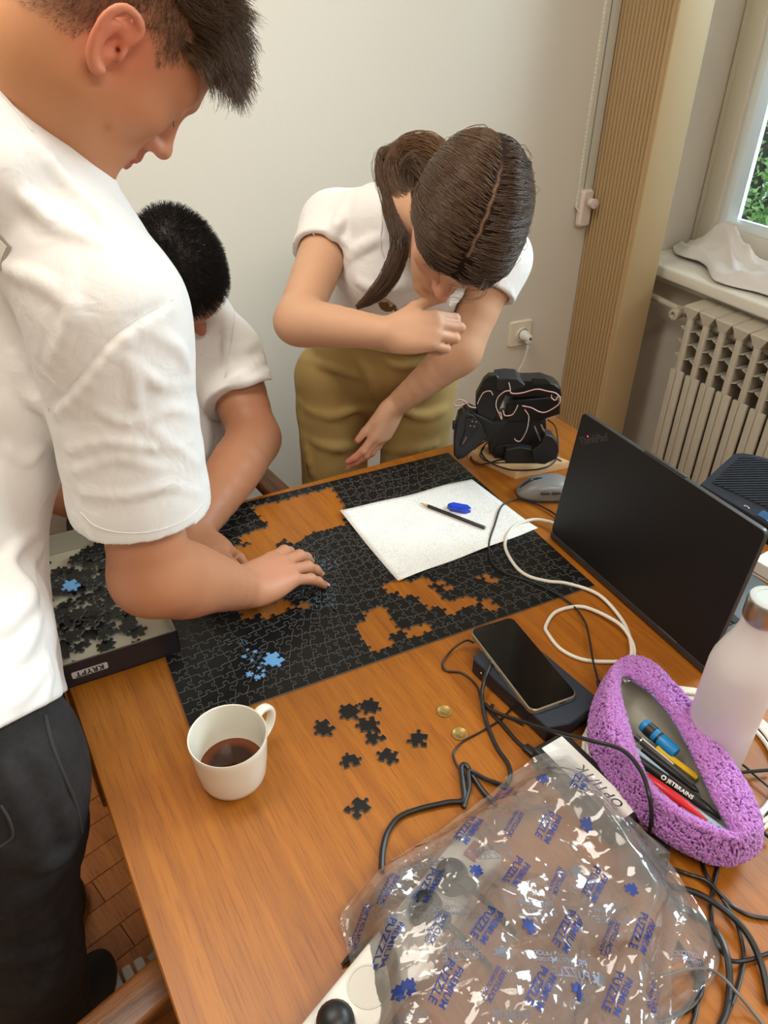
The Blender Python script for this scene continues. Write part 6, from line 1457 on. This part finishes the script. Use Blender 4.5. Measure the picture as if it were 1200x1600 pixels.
kR, tR = hand(S, wRt, camdir(.90, .04, -.10), camdir(.12, .12, -1), -1, [(.62, 1.6, .9), (.60, 1.6, .9), (.62, 1.6, .9), (.70, 1.5, .9)], .92, spread=(.05, .02, -.02, -.06), thumb=(.66, .60, -.10), thumb_curl=.55, k=.0025)
kL, tL = hand(S, wL, camdir(-.46, -.86, .20), camdir(.75, -.45, -.45), 1, [(.15, .25, .15), (.18, .28, .15), (.2, .3, .2), (.25, .35, .2)], .90, spread=(.06, .02, -.02, -.06), thumb=(.93, .28, -.22), thumb_curl=.15, k=.003)
skw = srgb(206, 160, 128)
tint = spots(skw, [(L(.075, -.01, .0), .04, srgb(226, 140, 112), .8), (L(0, .105, -.02), .022, srgb(218, 138, 116), .7), (L(0, .094, -.055), .014, srgb(190, 104, 96), .8), (kL[0][3], .05, srgb(214, 128, 108), .75), (kR[1][1], .05, srgb(218, 164, 136), .5), (L(.045, .06, -.01), .03, srgb(216, 150, 122), .5)] + [(t[0], .010, srgb(216, 132, 112), .6) for t in tR + tL] + [(L(.025 + .008 * i, .083 - .004 * i, .033), .006, srgb(70, 46, 34), .8) for i in range(3)])
def whair(q): return (q[:, 2] > np.interp(q[:, 1], [-.12, -.06, -.02, .02, .06, .085, .12], [-.05, -.05, -.03, .02, .05, .066, .07])) 
adopt(S.obj('body', SKIN, wom, hair_shade(tint, wc, wR, whair, srgb(60, 42, 32), .95, .94)), WO)
nails(wom, [tL[1], tL[2]], .0062, NAIL)
g = Geo()
for i in range(10):
    a = L(.020 + .0025 * i, .0880 - .0010 * i, .0065); b = a + wR @ np.array([.0012 * (i - 3), .0070, -.0030]); g.tube(np.array([a, b]), [.0005, .0002], 4)
g.obj('eyelashes', BLACK, wom)
# hair: a cap with strands running from the parting over the sides to the nape, a bun of loose hair behind and one hanging lock
C_ = SDF(.003); Lc = lambda x, y, z: wc + wR @ (np.array([x, y, z]) * .94)
C_.ell(Lc(.006, -.020, .050), wR, np.array([.090, .112, .098]) * .94, .01); C_.ell(Lc(0, .028, .055), wR, np.array([.078, .076, .066]) * .94, .02)
for s_ in (1, -1): C_.cone(Lc(s_ * .068, .012, .035), Lc(s_ * .066, -.035, -.015), .018, .022, .02)
C_.cone(Lc(0, -.085, .02), Lc(0, -.10, -.035), .06, .04, .03); C_.cone(Lc(-.058, .052, .040), Lc(-.052, .080, .020), .018, .010, .02)
C_.cone(Lc(.0, .13, .20), Lc(.0, -.05, .18), .001, .001, .001, 's')
HW = hair_mat('hair_long_brown', srgb(64, 46, 34), srgb(116, 88, 66), .34); HWB = mat('hair_under', srgb(38, 26, 19), .55)
# open the cap over the face
C_.ell(Lc(0, .115, -.045), wR, np.array([.070, .075, .085]) * .94, .01, 's'); C_.ell(Lc(.090, -.008, -.012), wR, np.array([.026, .022, .030]) * .94, .006, 's')
def captint(v):
    lo = (v - wc) @ wR / .94; w = np.exp(-((lo[:, 0] - .010) / .0024 + .5 * np.sin(lo[:, 1] * 260)) ** 2) * (lo[:, 2] > .10) * np.clip((lo[:, 1] + .06) / .05, 0, 1); return np.asarray(srgb(40, 28, 21)) * (1 - w[:, None]) + np.asarray(srgb(136, 106, 88)) * w[:, None]
cap = C_.obj('hair_cap', vcol_mat('hair_under_tint', .85, spec=.08), wom, captint)
hp, hn_, hl = scalp(C_, wc, wR, 7500, 12, lambda q: q[:, 2] > -.03, .94, rad=.17)
rr_ = np.random.default_rng(6); part = .010
near = np.argsort(np.abs(hl[:, 0] - part) + .02 * rr_.random(len(hl)))[:4200]; ok = hl[near, 2] > .06; ex_ = hp[near][ok]; ro = np.concatenate([hp, ex_]); 
lo0 = (ro - wc) @ wR / .94; sg = np.where(lo0[:, 0] > part, 1.0, -1.0); st = rr_.uniform(.010, .0135, len(ro)); off = rr_.uniform(.0004, .0028, len(ro)) + rr_.exponential(.0009, len(ro)); wob = rr_.normal(0, .10, (len(ro), 3))
def capn(p):
    e = .004; n_ = np.stack([C_.eval(p + np.eye(3)[i] * e) - C_.eval(p - np.eye(3)[i] * e) for i in range(3)], 1); return n_ / np.maximum(np.linalg.norm(n_, axis=1, keepdims=True), 1e-9)
def flow(p, k, A):
    lo = (p - wc) @ wR / .94; tgt = np.stack([sg * .035, np.full(len(lo), -.135), np.full(len(lo), -.02)], 1); w = np.clip((np.abs(lo[:, 0] - part) - .012) / .055, 0, 1)[:, None]
    away = np.stack([sg, np.full(len(lo), -.30), np.full(len(lo), -.25)], 1); tg = tgt - lo; tg /= np.linalg.norm(tg, axis=1, keepdims=True); d = away * (1 - w) + (tg + np.stack([sg * .25, 0 * sg, -.25 + 0 * sg], 1)) * w + wob
    d = d @ wR.T; n_ = capn(p); d -= n_ * (d * n_).sum(1, keepdims=True); d /= np.maximum(np.linalg.norm(d, axis=1, keepdims=True), 1e-9); q = p + d * st[:, None]; e = C_.eval(q); q = q - n_ * (e - off)[:, None]; return q - p
strands('hair_strands', ro + hn_[0:1] * 0, flow, HW, wom, 9, .00052, .00028)
def bundle(name, pts, n, rad, m, parent, seed, r0=.0005, curl=.3):
    r = np.random.default_rng(seed); g_ = catmull(pts, 5); m_ = len(g_); d, a, b = frames(g_); rad = np.interp(np.linspace(0, 1, m_), np.linspace(0, 1, len(rad)), rad); th = r.uniform(0, 6.28, n); q = np.sqrt(r.random(n)); ph = r.normal(0, curl, n)
    path = [g_[i] + (a[i] * np.cos(th + ph * i / m_ * 4)[:, None] + b[i] * np.sin(th + ph * i / m_ * 4)[:, None]) * (q * rad[i] )[:, None] + r.normal(0, .0007, (n, 3)) for i in range(m_)]
    return strands(name, path[0], lambda p, k, A: path[k + 1] - path[k], m, parent, m_ - 1, r0, r0 * .5)
HL = hair_mat('hair_light_brown', srgb(88, 60, 40), srgb(134, 98, 66), .4)
bundle('loose_bun', [P(700, 250, 1.30), P(670, 232, 1.33), P(640, 236, 1.355), P(622, 262, 1.36), P(628, 300, 1.35), P(650, 320, 1.33)], 420, [.018, .028, .030, .026, .022, .015], HL, wom, 2)
bundle('loose_bun', [P(690, 238, 1.31), P(660, 226, 1.345), P(625, 232, 1.37), P(600, 250, 1.38), P(604, 290, 1.37)], 220, [.012, .018, .016, .010, .006], HW, wom, 5)
bundle('loose_bun', [P(690, 300, 1.30), P(668, 270, 1.32), P(650, 255, 1.33), P(640, 275, 1.335), P(645, 320, 1.33)], 260, [.02, .025, .024, .02, .012], HW, wom, 15)
bundle('hanging_lock', [P(640, 270, 1.345), P(610, 240, 1.385), P(597, 245, 1.39), P(598, 285, 1.375), P(612, 335, 1.345), P(624, 380, 1.33), P(612, 425, 1.335), P(588, 458, 1.35), P(558, 480, 1.365)], 420, [.010, .010, .012, .013, .015, .017, .019, .016, .004], HW, wom, 3)
bundle('stray_wisp', [P(760, 440, 1.13), P(752, 458, 1.12), P(728, 462, 1.12), P(700, 458, 1.13)], 14, [.004, .008, .012, .014], HW, wom, 4, .0003)
bundle('stray_wisp', [P(590, 300, 1.39), P(585, 260, 1.40), P(596, 234, 1.40), P(640, 222, 1.38)], 10, [.004, .008, .008, .01], HW, wom, 8, .0003)
# top
S = SDF(.004)
S.chain([lerp(bel, pel, .25), bel, chs, lerp(chs, nbw, .6)], [.108, .104, .108, .075], .03, flat=(lrw, 1.22))
S.chain([lerp(nbw, sR, .25), lerp(nbw, sR, .6), sR], [.055, .062, .060], .04); S.chain([lerp(nbw, sL, .25), lerp(nbw, sL, .6), sL], [.055, .062, .060], .04)
for c in (chs + nrm(CAM_C - chs) * .055 + CAM_R * .05 - CAM_U * .02, chs + nrm(CAM_C - chs) * .055 - CAM_R * .055 + CAM_U * .0): S.ell(c, np.eye(3), [.065, .065, .065], .05)
for a, b, t in ((sR, eR, .34), (sL, eL, .36)): tubecut(S, [a, lerp(a, b, .5)], [.060, .060], lerp(a, b, t), (b - a), .03, inner=(.050, .035))
nd = nrm(Lc(0, -.02, -.05) - nbw); S.cone(nbw + nd * .045, nbw + nd * .16, .060, .085, .01, 's'); S.ell(nbw + nd * .05 + nrm(CAM_C - nbw) * .05, np.eye(3), [.055] * 3, .01, 's')
S.disp = wave(.0022, 34, 8, nrm(chs - bel))
folds(S, [[(536, 420), (560, 390), (592, 372), .005], [(540, 330), (520, 360), (508, 385), .005], [(560, 440), (600, 455), (640, 440), .005], [(545, 300), (530, 340), (520, 370), .004], [(580, 470), (610, 450), .004]], k=.014); apply_folds(S)
S.obj('white_top', TEE, wom)
o = sewn('shoulder_seam', S, [(596, 320), (597, 350), (594, 380), (600, 402)], .0012, SEAM, wom); o = sewn('sleeve_stitching', S, [(470, 341), (490, 366), (526, 396)], .0009, SEAM, wom)
PRB = mat('print_brown', srgb(112, 80, 34), .8); PRC = mat('print_cream', srgb(206, 184, 130), .8)
for nm, ln, r, m in (('chest_print', [(597, 470), (606, 480), (616, 478), (620, 486), (632, 489), (652, 486)], .012, PRB), ('print_highlight', [(598, 468), (606, 470), (612, 477)], .0032, PRC), ('print_highlight', [(622, 493), (634, 495), (646, 491)], .0026, PRC)):
    pts = [S.march(*q) for q in ln]
    if all(q is not None for q in pts):
        g = Geo(); pp = catmull(pts, 4); nn_ = S.normal(pts[len(pts) // 2]); d_, a_, b_ = frames(pp); sdv = np.cross(d_, nn_); sdv /= np.linalg.norm(sdv, axis=1, keepdims=True); w_ = r * (.6 + .4 * np.sin(np.linspace(.3, 9, len(pp))))[:, None]
        up_ = nn_ * (.0024 if m is PRB else .0034); v = np.concatenate([pp + sdv * w_ + up_, pp - sdv * w_ + up_]); n_ = len(pp); g.add(v, [(i, i + 1, n_ + i + 1, n_ + i) for i in range(n_ - 1)]); g.obj(nm, m, wom, smooth=False)
# trousers
KH = mat('khaki_cotton', srgb(178, 150, 92), .85, bump=(900, .0002), var=(7, srgb(166, 138, 82)))
tR_ = P(519, 590, 1.735); uR = P(524, 745, 1.86); tL_ = P(654, 590, 1.735); uL = P(644, 735, 1.85); aR = floor_leg(tR_, uR); aL = floor_leg(tL_, uL); aR[1] = min(aR[1], .80); aL[1] = min(aL[1], .80)
S = SDF(.005); wst = lerp(bel, pel, .12)
S.chain([wst, pel, lerp(tR_, tL_, .5) + CAM_U * .02], [.112, .112, .06], .03, flat=(lrw, 1.34))
S.chain([tR_, uR, aR], [.090, .080, .088], .012); S.chain([tL_, uL, aL], [.090, .080, .088], .012)
S.cut(wst + nrm(wst - pel) * .045, nrm(wst - pel))
S.disp = wave(.003, 26, 10, np.array([0, 0, 1.0]))
folds(S, [[(470, 560), (520, 575), (570, 590), .006], [(480, 640), (520, 650), (560, 640), .005], [(490, 690), (530, 700), (565, 690), .005], [(620, 640), (660, 650), (695, 640), .005], [(600, 700), (640, 705), (680, 695), .005], [(560, 560), (580, 590), (582, 620), .007], [(600, 560), (630, 570), (680, 560), .006], [(465, 600), (475, 680), (488, 740), .005]], k=.018); apply_folds(S)
S.obj('khaki_trousers', KH, wom); sewn('trouser_seam', S, [(458, 560), (464, 620), (472, 690), (480, 745)], .0014, bpy.data.materials['khaki_cotton'], wom)
g = Geo(); wc_ = wst + nrm(wst - pel) * .035; g.tube(ring(wc_, wst - pel, .158, .118, lrw, .01), .008, 8, closed=True, flat=1.6); g.obj('waistband', KH, wom)
for a in (aR, aL): shoe(wom, a, [-.25, -1, 0], mat('shoe_tan', srgb(196, 184, 166), .7), SOL)
for o in wom.children:
    if o.name.split('.')[0] != 'body': adopt(o, WO)
tis = P(714, 463, 1.175); t = thing('tissue_scrap', 'small crumpled white scrap held at the leaning person mouth', 'tissue', tis); S2 = SDF(.0012); S2.ell((0, 0, 0), ortho(camdir(.55, .8, 0), camdir(0, 0, -1)), [.0075, .020, .005], .003); S2.disp = wave(.0012, 400, 2); S2.obj('tissue', mat('tissue_white', srgb(226, 226, 222), .6), t)
print('woman', wc, sR, sL, pel, tR_, uR, aR, aL)

# ------------------------------------------------------------------ seated man
GO = np.array([.10, .80, 0.0]); sit = thing('person', 'seated person with cropped black hair and white t-shirt bending over the puzzle', 'person', GO)
gR = ortho(camdir(.42, -.88, .22), camdir(.25, .30, -.92)); gc = P(277, 432, 1.475)
nbg = P(285, 470, 1.63); gsL = P(352, 552, 1.625); gsR = P(130, 520, 1.70); gch = P(255, 610, 1.72); gm = lerp(gch, [.08, .84, .60], .55); gp = np.array([.08, .84, .585])
geL = P(398, 685, 1.565); gwL = P(300, 836, 1.315); geR = P(0, 740, 1.62); gwR = P(165, 800, 1.405); lrg = nrm(gsL - gsR)
S = SDF(.0036)
L = head(S, gc, gR, 1.0, neck=(nbg, 1.05)); S.chain([nbg, gch, gm], [.06, .09, .08], .04, flat=(lrg, 1.2))
S.chain([lerp(nbg, gsL, .3), gsL, lerp(gsL, geL, .5), geL], [.05, .060, .0565, .047], .02); S.chain([geL, lerp(geL, gwL, .28), lerp(geL, gwL, .65), gwL], [.046, .0535, .043, .030], .02)
S.ell(geL + nrm(geL - lerp(gsL, gwL, .5)) * .012, np.eye(3), [.036] * 3, .03)
S.chain([lerp(nbg, gsR, .3), gsR, lerp(gsR, geR, .5), geR], [.05, .058, .052, .044], .02); S.chain([geR, lerp(geR, gwR, .3), gwR], [.044, .045, .030], .02)
hand(S, gwL, onz(334, 866, .062) - gwL, [0, 0, 1], 1, [(.2, .35, .2)] * 4, .98); hand(S, gwR, np.array([.75, -.6, .02]), [0, 0, 1], -1, [(.2, .4, .2)] * 4, .98)
skg = srgb(164, 112, 82)
tint = spots(skg, [(L(.0, .1, -.02), .04, srgb(180, 112, 84), .6), (geL, .06, srgb(150, 94, 68), .5), (lerp(geL, gwL, .5), .08, srgb(188, 128, 92), .7)] + [(L(s_ * (.018 + .009 * i), .086 - .004 * i, .034), .0055, srgb(22, 16, 14), .95) for i in range(4) for s_ in (1, -1)])
def ghair(q): return q[:, 2] > np.interp(q[:, 1], [-.12, -.06, -.03, .01, .03, .055, .075, .1], [-.06, -.05, -.01, .03, .0, .05, .058, .060])
S.obj('body', SKIN, sit, hair_shade(tint, gc, gR, ghair, srgb(20, 17, 16), .95))
p_, n_, l_ = scalp(S, gc, gR, 13000, 9, ghair); rr_ = np.random.default_rng(3); ln = np.interp(l_[:, 2], [-.05, .03, .09], [.005, .010, .017]); dd_ = n_ * .9 + (gR @ np.array([0, .5, 0]))[None] + rr_.normal(0, .28, n_.shape); dd_ = dd_ / np.linalg.norm(dd_, axis=1, keepdims=True) * (ln / 3)[:, None]
strands('cropped_hair', p_, lambda p, k, A: dd_, hair_mat('hair_black', srgb(20, 17, 16), srgb(40, 34, 32), .42), sit, 3, .00045, .00015)
# hairs on the forearm
q_ = []; r_ = np.random.default_rng(8)
S_arm = S
S = SDF(.0045)
S.chain([gp + (0, 0, .02), gm, gch, lerp(gch, nbg, .6)], [.135, .130, .132, .09], .03, flat=(lrg, 1.25)); S.chain([lerp(nbg, gsL, .2), lerp(nbg, gsL, .6), gsL], [.064, .074, .074], .04); S.chain([lerp(nbg, gsR, .2), lerp(nbg, gsR, .6), gsR], [.064, .074, .074], .04)
tubecut(S, [gsL, lerp(gsL, geL, .6)], [.075, .080], P(387, 622, 1.60), (geL - gsL) + CAM_U * -.03 + CAM_R * .02, .03, inner=(.068, .045)); tubecut(S, [gsR, lerp(gsR, geR, .6)], [.075, .080], lerp(gsR, geR, .55), geR - gsR, .03, inner=(.066, .045))
S.cut(gp + (0, 0, -.02), (0, 0, -1)); S.disp = wave(.003, 28, 21, np.array([0, 0, 1.0]))
S.cone(nbg + nrm(gc - nbg) * .05, nbg + nrm(gc - nbg) * .15, .062, .075, .01, 's')
folds(S, [[(352, 500), (356, 560), (350, 620), .004], [(360, 590), (385, 580), (412, 560), .005], [(365, 605), (395, 595), (420, 580), .004], [(310, 640), (325, 680), (320, 720), .006], [(355, 540), (380, 545), (400, 535), .004]], k=.014); apply_folds(S)
S.obj('t_shirt', TEE, sit); sewn('sleeve_seam', S, [(352, 630), (352, 590), (360, 540), (366, 500), (364, 482)], .0009, SEAM, sit); sewn('sleeve_stitching', S, [(346, 622), (370, 628), (400, 620), (426, 600)], .0009, SEAM, sit)
S = SDF(.006); PT = mat('dark_trousers', (.022, .022, .026), .85, bump=(900, .0002))
S.chain([gp + (0, .0, .03), gp + (0, -.02, -.05)], [.12, .105], .03, flat=(np.array([1.0, 0, 0]), 1.35))
for s_ in (1, -1):
    k_ = np.array([.10 + s_ * .15 + (.06 if s_ > 0 else 0), .40, .545]); S.chain([gp + (s_ * .09, -.02, -.035), k_, k_ + (0, .06, -.42)], [.088, .068, .060], .03)
S.obj('dark_trousers', PT, sit)
for s_ in (1, -1): shoe(sit, np.array([.10 + s_ * .15 + (.06 if s_ > 0 else 0), .46, .1]), [0, -1, 0], SHO, SOL)
for o in sit.children: adopt(o, GO) if not o.name.startswith('zzz') else None
print('sit', gc, gsL, gch, geL, gwL, geR, gwR)
# ================================================================== clear printed plastic bag
from mathutils.bvhtree import BVHTree
from mathutils.geometry import delaunay_2d_cdt
def film(name, haze, tint):
    m = bpy.data.materials.new(name); m.use_nodes = True; n = m.node_tree.nodes; l = m.node_tree.links; n.clear()
    out = n.new('ShaderNodeOutputMaterial'); tr = n.new('ShaderNodeBsdfTransparent'); tr.inputs['Color'].default_value = (*tint, 1)
    df = n.new('ShaderNodeBsdfDiffuse'); df.inputs['Color'].default_value = (.86, .85, .84, 1); gl = n.new('ShaderNodeBsdfGlossy'); gl.inputs['Roughness'].default_value = .06
    m1 = n.new('ShaderNodeMixShader'); m1.inputs[0].default_value = haze; m2 = n.new('ShaderNodeMixShader'); lw = n.new('ShaderNodeFresnel'); lw.inputs['IOR'].default_value = 1.5
    ml = n.new('ShaderNodeMath'); ml.operation = 'MULTIPLY_ADD'; ml.inputs[1].default_value = 1.1; ml.inputs[2].default_value = .02; ml.use_clamp = True
    tc = n.new('ShaderNodeTexCoord'); vo = n.new('ShaderNodeTexVoronoi'); vo.feature = 'F1'; vo.distance = 'MANHATTAN'; vo.inputs['Scale'].default_value = 20; bp = n.new('ShaderNodeBump'); bp.inputs['Distance'].default_value = .004; bp.inputs['Strength'].default_value = .35
    nz = n.new('ShaderNodeTexNoise'); nz.inputs['Scale'].default_value = 14; va = n.new('ShaderNodeVectorMath'); va.operation = 'MULTIPLY_ADD'; va.inputs[1].default_value = (.08, .08, .08); l.new(tc.outputs['Object'], nz.inputs['Vector']); l.new(nz.outputs['Color'], va.inputs[0]); l.new(tc.outputs['Object'], va.inputs[2]); l.new(va.outputs[0], vo.inputs['Vector']); l.new(vo.outputs['Distance'], bp.inputs['Height']); l.new(bp.outputs[0], gl.inputs['Normal'])
    l.new(lw.outputs[0], ml.inputs[0]); l.new(tr.outputs[0], m1.inputs[1]); l.new(df.outputs[0], m1.inputs[2]); l.new(ml.outputs[0], m2.inputs[0]); l.new(m1.outputs[0], m2.inputs[1]); l.new(gl.outputs[0], m2.inputs[2]); l.new(m2.outputs[0], out.inputs[0])
    return m
FILM = film('clear_film', .105, (.965, .96, .955))
BGO = np.array([.24, -.42, T]); bag = thing('plastic_bag', 'crumpled clear plastic bag with blue printing over the power strip', 'bag', BGO)
def curve_px(pts, n):
    w = np.array([np.r_[onz(q[0], q[1], q[2] if len(q) > 2 else .012)[:2], q[2] if len(q) > 2 else .012] for q in pts]); w = catmull(w, 12); s = np.r_[0, np.cumsum(np.linalg.norm(np.diff(w[:, :2], axis=0), axis=1))]; t = np.linspace(0, s[-1], n); return np.stack([np.interp(t, s, w[:, k]) for k in range(3)], 1)
def crumple(seed, npt, amp, sx, sy):
    r = np.random.default_rng(seed); p = r.uniform(-.06, 1.06, (npt, 2)); p = np.concatenate([p, [(-.3, -.3), (1.3, -.3), (1.3, 1.3), (-.3, 1.3)]]); z = r.normal(0, amp, len(p))
    out = delaunay_2d_cdt([Vector((a * sx, b * sy)) for a, b in p], [], [], 0, 1e-7); vs = [(v.x, v.y, z[out[3][i][0]] if out[3][i] else 0) for i, v in enumerate(out[0])]
    bt = BVHTree.FromPolygons(vs, [tuple(f) for f in out[2]])
    def fn(s, t):
        h = bt.ray_cast(Vector((s * sx, t * sy, 1)), Vector((0, 0, -1))); return h[0].z if h[0] else 0.0
    return fn
N_ = 150
def sheet(name, top, right, bot, left, seed, base, bulge, amps, zmin):
    top, right, bot, left = [curve_px(q, N_) for q in (top, right, bot, left)]            # top: L-R, right: T-B, bottom: L-R, left: T-B
    c1, c2, c3 = crumple(seed, 26, amps[0], .32, .32), crumple(seed + 1, 150, amps[1], .6, .22), crumple(seed + 2, 900, amps[2], .32, .32)
    V = []; 
    for i in range(N_):
        s = i / (N_ - 1)
        for j in range(N_):
            t = j / (N_ - 1)
            p = (1 - t) * top[i] + t * bot[i] + (1 - s) * left[j] + s * right[j] - ((1 - s) * (1 - t) * top[0] + s * (1 - t) * top[-1] + (1 - s) * t * bot[0] + s * t * bot[-1])
            e = min(1, min(s, 1 - s) / .13) * min(1, t / .14); e = e * e * (3 - 2 * e)
            z = p[2] + base + bulge(s, t) * e + (c1(s, t) + c2(s * .53, t)) * (.25 + .75 * e) + c3(s, t)
            V.append((p[0] - BGO[0], p[1] - BGO[1], max(z, zmin(s, t))))
    F = [(i * N_ + j, i * N_ + j + 1, (i + 1) * N_ + j + 1, (i + 1) * N_ + j) for i in range(N_ - 1) for j in range(N_ - 1)]
    o = meshobj(name, V, F, FILM, bag, smooth=False); o.data.set_sharp_from_angle(angle=math.radians(14)); o.data.polygons.foreach_set('use_smooth', np.ones(len(F), bool))
    return BVHTree.FromPolygons([tuple(v) for v in V], F)
TOPC = [(540, 1416), (600, 1356), (700, 1290, .016), (790, 1222, .024), (842, 1182, .040), (884, 1173, .040)]; RIGHTC = [(884, 1173, .040), (930, 1218, .042), (985, 1278, .040), (1042, 1345, .024), (1078, 1410), (1050, 1500), (1052, 1600), (1056, 1680)]
BOTC = [(575, 1690), (800, 1700), (1056, 1680)]; LEFTC = [(540, 1416), (532, 1440), (546, 1500), (560, 1600), (575, 1690)]
def bl(s, t): return .024 + .046 * math.exp(-((s - .33) / .36) ** 2 - ((t - .55) / .45) ** 2) + .018 * math.exp(-((s - .85) / .2) ** 2 - ((t - .25) / .2) ** 2)
up_t = sheet('upper_film', TOPC, RIGHTC, BOTC, LEFTC, 31, .002, bl, (.0060, .0062, .0013), lambda s, t: .035 if (s > .72 and t < .42) else .006)
lo_t = sheet('lower_film', [(q[0] + 6, q[1] + 4, (q[2] if len(q) > 2 else .012) - .002) for q in TOPC], [(890, 1177, .038), (934, 1222, .038), (990, 1282, .036), (1050, 1350, .02), (1108, 1440), (1124, 1510), (1060, 1600), (1060, 1680)], BOTC, [(q[0] + 8, q[1] + 2) for q in LEFTC], 57, -.003, lambda s, t: bl(s, t) * .86, (.003, .002, .0006), lambda s, t: .0335 if (s > .74 and t < .40) else .0035)
INK = mat('bag_ink_blue', srgb(26, 54, 128), .5); INKB = mat('bag_ink_blue_back', srgb(120, 128, 152), .5)
ta = math.radians(211)
def mk(lines):
    V = []; F = []; n_ = 0
    for body, size, y, sp in lines:
        v, f = text_geo(body, size, bold=size * .018, spacing=sp, cut=.0035, res=2); v = np.asarray(v); v[:, 1] += y; V.append(v); F += [tuple(q + n_ for q in ff_) for ff_ in f]; n_ += len(v)
    return np.concatenate(V)[:, :2], F
PP = mk([('PREMIUM', .0092, .0048, 1.0), ('PUZZLE', .0112, -.0050, 1.02)]); SC_ = mk([('SOFTCLICK', .0066, .0030, .98), ('TECHNOLOGY', .0050, -.0030, 1.0)])
io = free_outline(7, .0098); ig = Geo(); ig.add(np.c_[io, np.zeros(len(io))], [tuple(range(len(io)))]); b_ = bmesh.new(); vs = [b_.verts.new((x, y, 0)) for x, y in io]; b_.faces.new(vs); bmesh.ops.triangulate(b_, faces=b_.faces[:]); b_.verts.index_update(); IC = (np.array(io), [tuple(v.index for v in f.verts) for f in b_.faces]); b_.free()
def drape(g, tree_, shp, px, py, ang, mirror=False, off=.0013):
    c = onz(px, py, .05)[:2] - BGO[:2]; v = shp[0] * ((-1, 1) if mirror else (1, 1)); cs_, sn_ = math.cos(ang), math.sin(ang); xy = np.stack([v[:, 0] * cs_ - v[:, 1] * sn_ + c[0], v[:, 0] * sn_ + v[:, 1] * cs_ + c[1]], 1); out = []
    for x, y in xy:
        h = tree_.ray_cast(Vector((x, y, 1)), Vector((0, 0, -1))); out.append((x, y, h[0].z + off if h[0] else np.nan))
    out = np.array(out); ok = ~np.isnan(out[:, 2]); out[~ok] = 0; g.add(out, [f for f in shp[1] if all(ok[q] for q in f)])
g = Geo()
for x, y in [(786, 1236), (730, 1312), (853, 1309), (669, 1397), (803, 1382), (605, 1484), (757, 1467), (885, 1464), (929, 1385), (695, 1557), (844, 1551), (967, 1548), (1005, 1458), (903, 1243)]: drape(g, up_t, PP, x, y, ta + random.uniform(-.05, .05))
for x, y in [(798, 1306), (605, 1400), (678, 1475), (768, 1554), (868, 1385), (952, 1464), (1028, 1543), (562, 1432)]: drape(g, up_t, SC_, x, y, ta + random.uniform(-.05, .05))
for x, y in [(843, 1238), (742, 1379), (824, 1464), (905, 1548), (657, 1316), (560, 1500), (622, 1566), (911, 1309), (987, 1391), (638, 1560)]: drape(g, up_t, IC, x, y, ta)
tag(g.obj('blue_printing', INK, bag, smooth=False), kind='stuff')
g = Geo()
for x, y in [(891, 1513), (650, 1345), (770, 1340), (720, 1500), (838, 1425), (960, 1420), (640, 1600), (800, 1600)]: drape(g, lo_t, PP, x, y, ta + 2.2, True)
for x, y in [(611, 1437), (900, 1360), (690, 1350), (780, 1500), (940, 1520)]: drape(g, lo_t, IC, x, y, ta + 1, True)
for x, y in [(700, 1440), (850, 1270), (860, 1500), (1080, 1480)]: drape(g, lo_t, SC_, x, y, ta + 2.2, True)
tag(g.obj('back_printing', INKB, bag, smooth=False), kind='stuff')
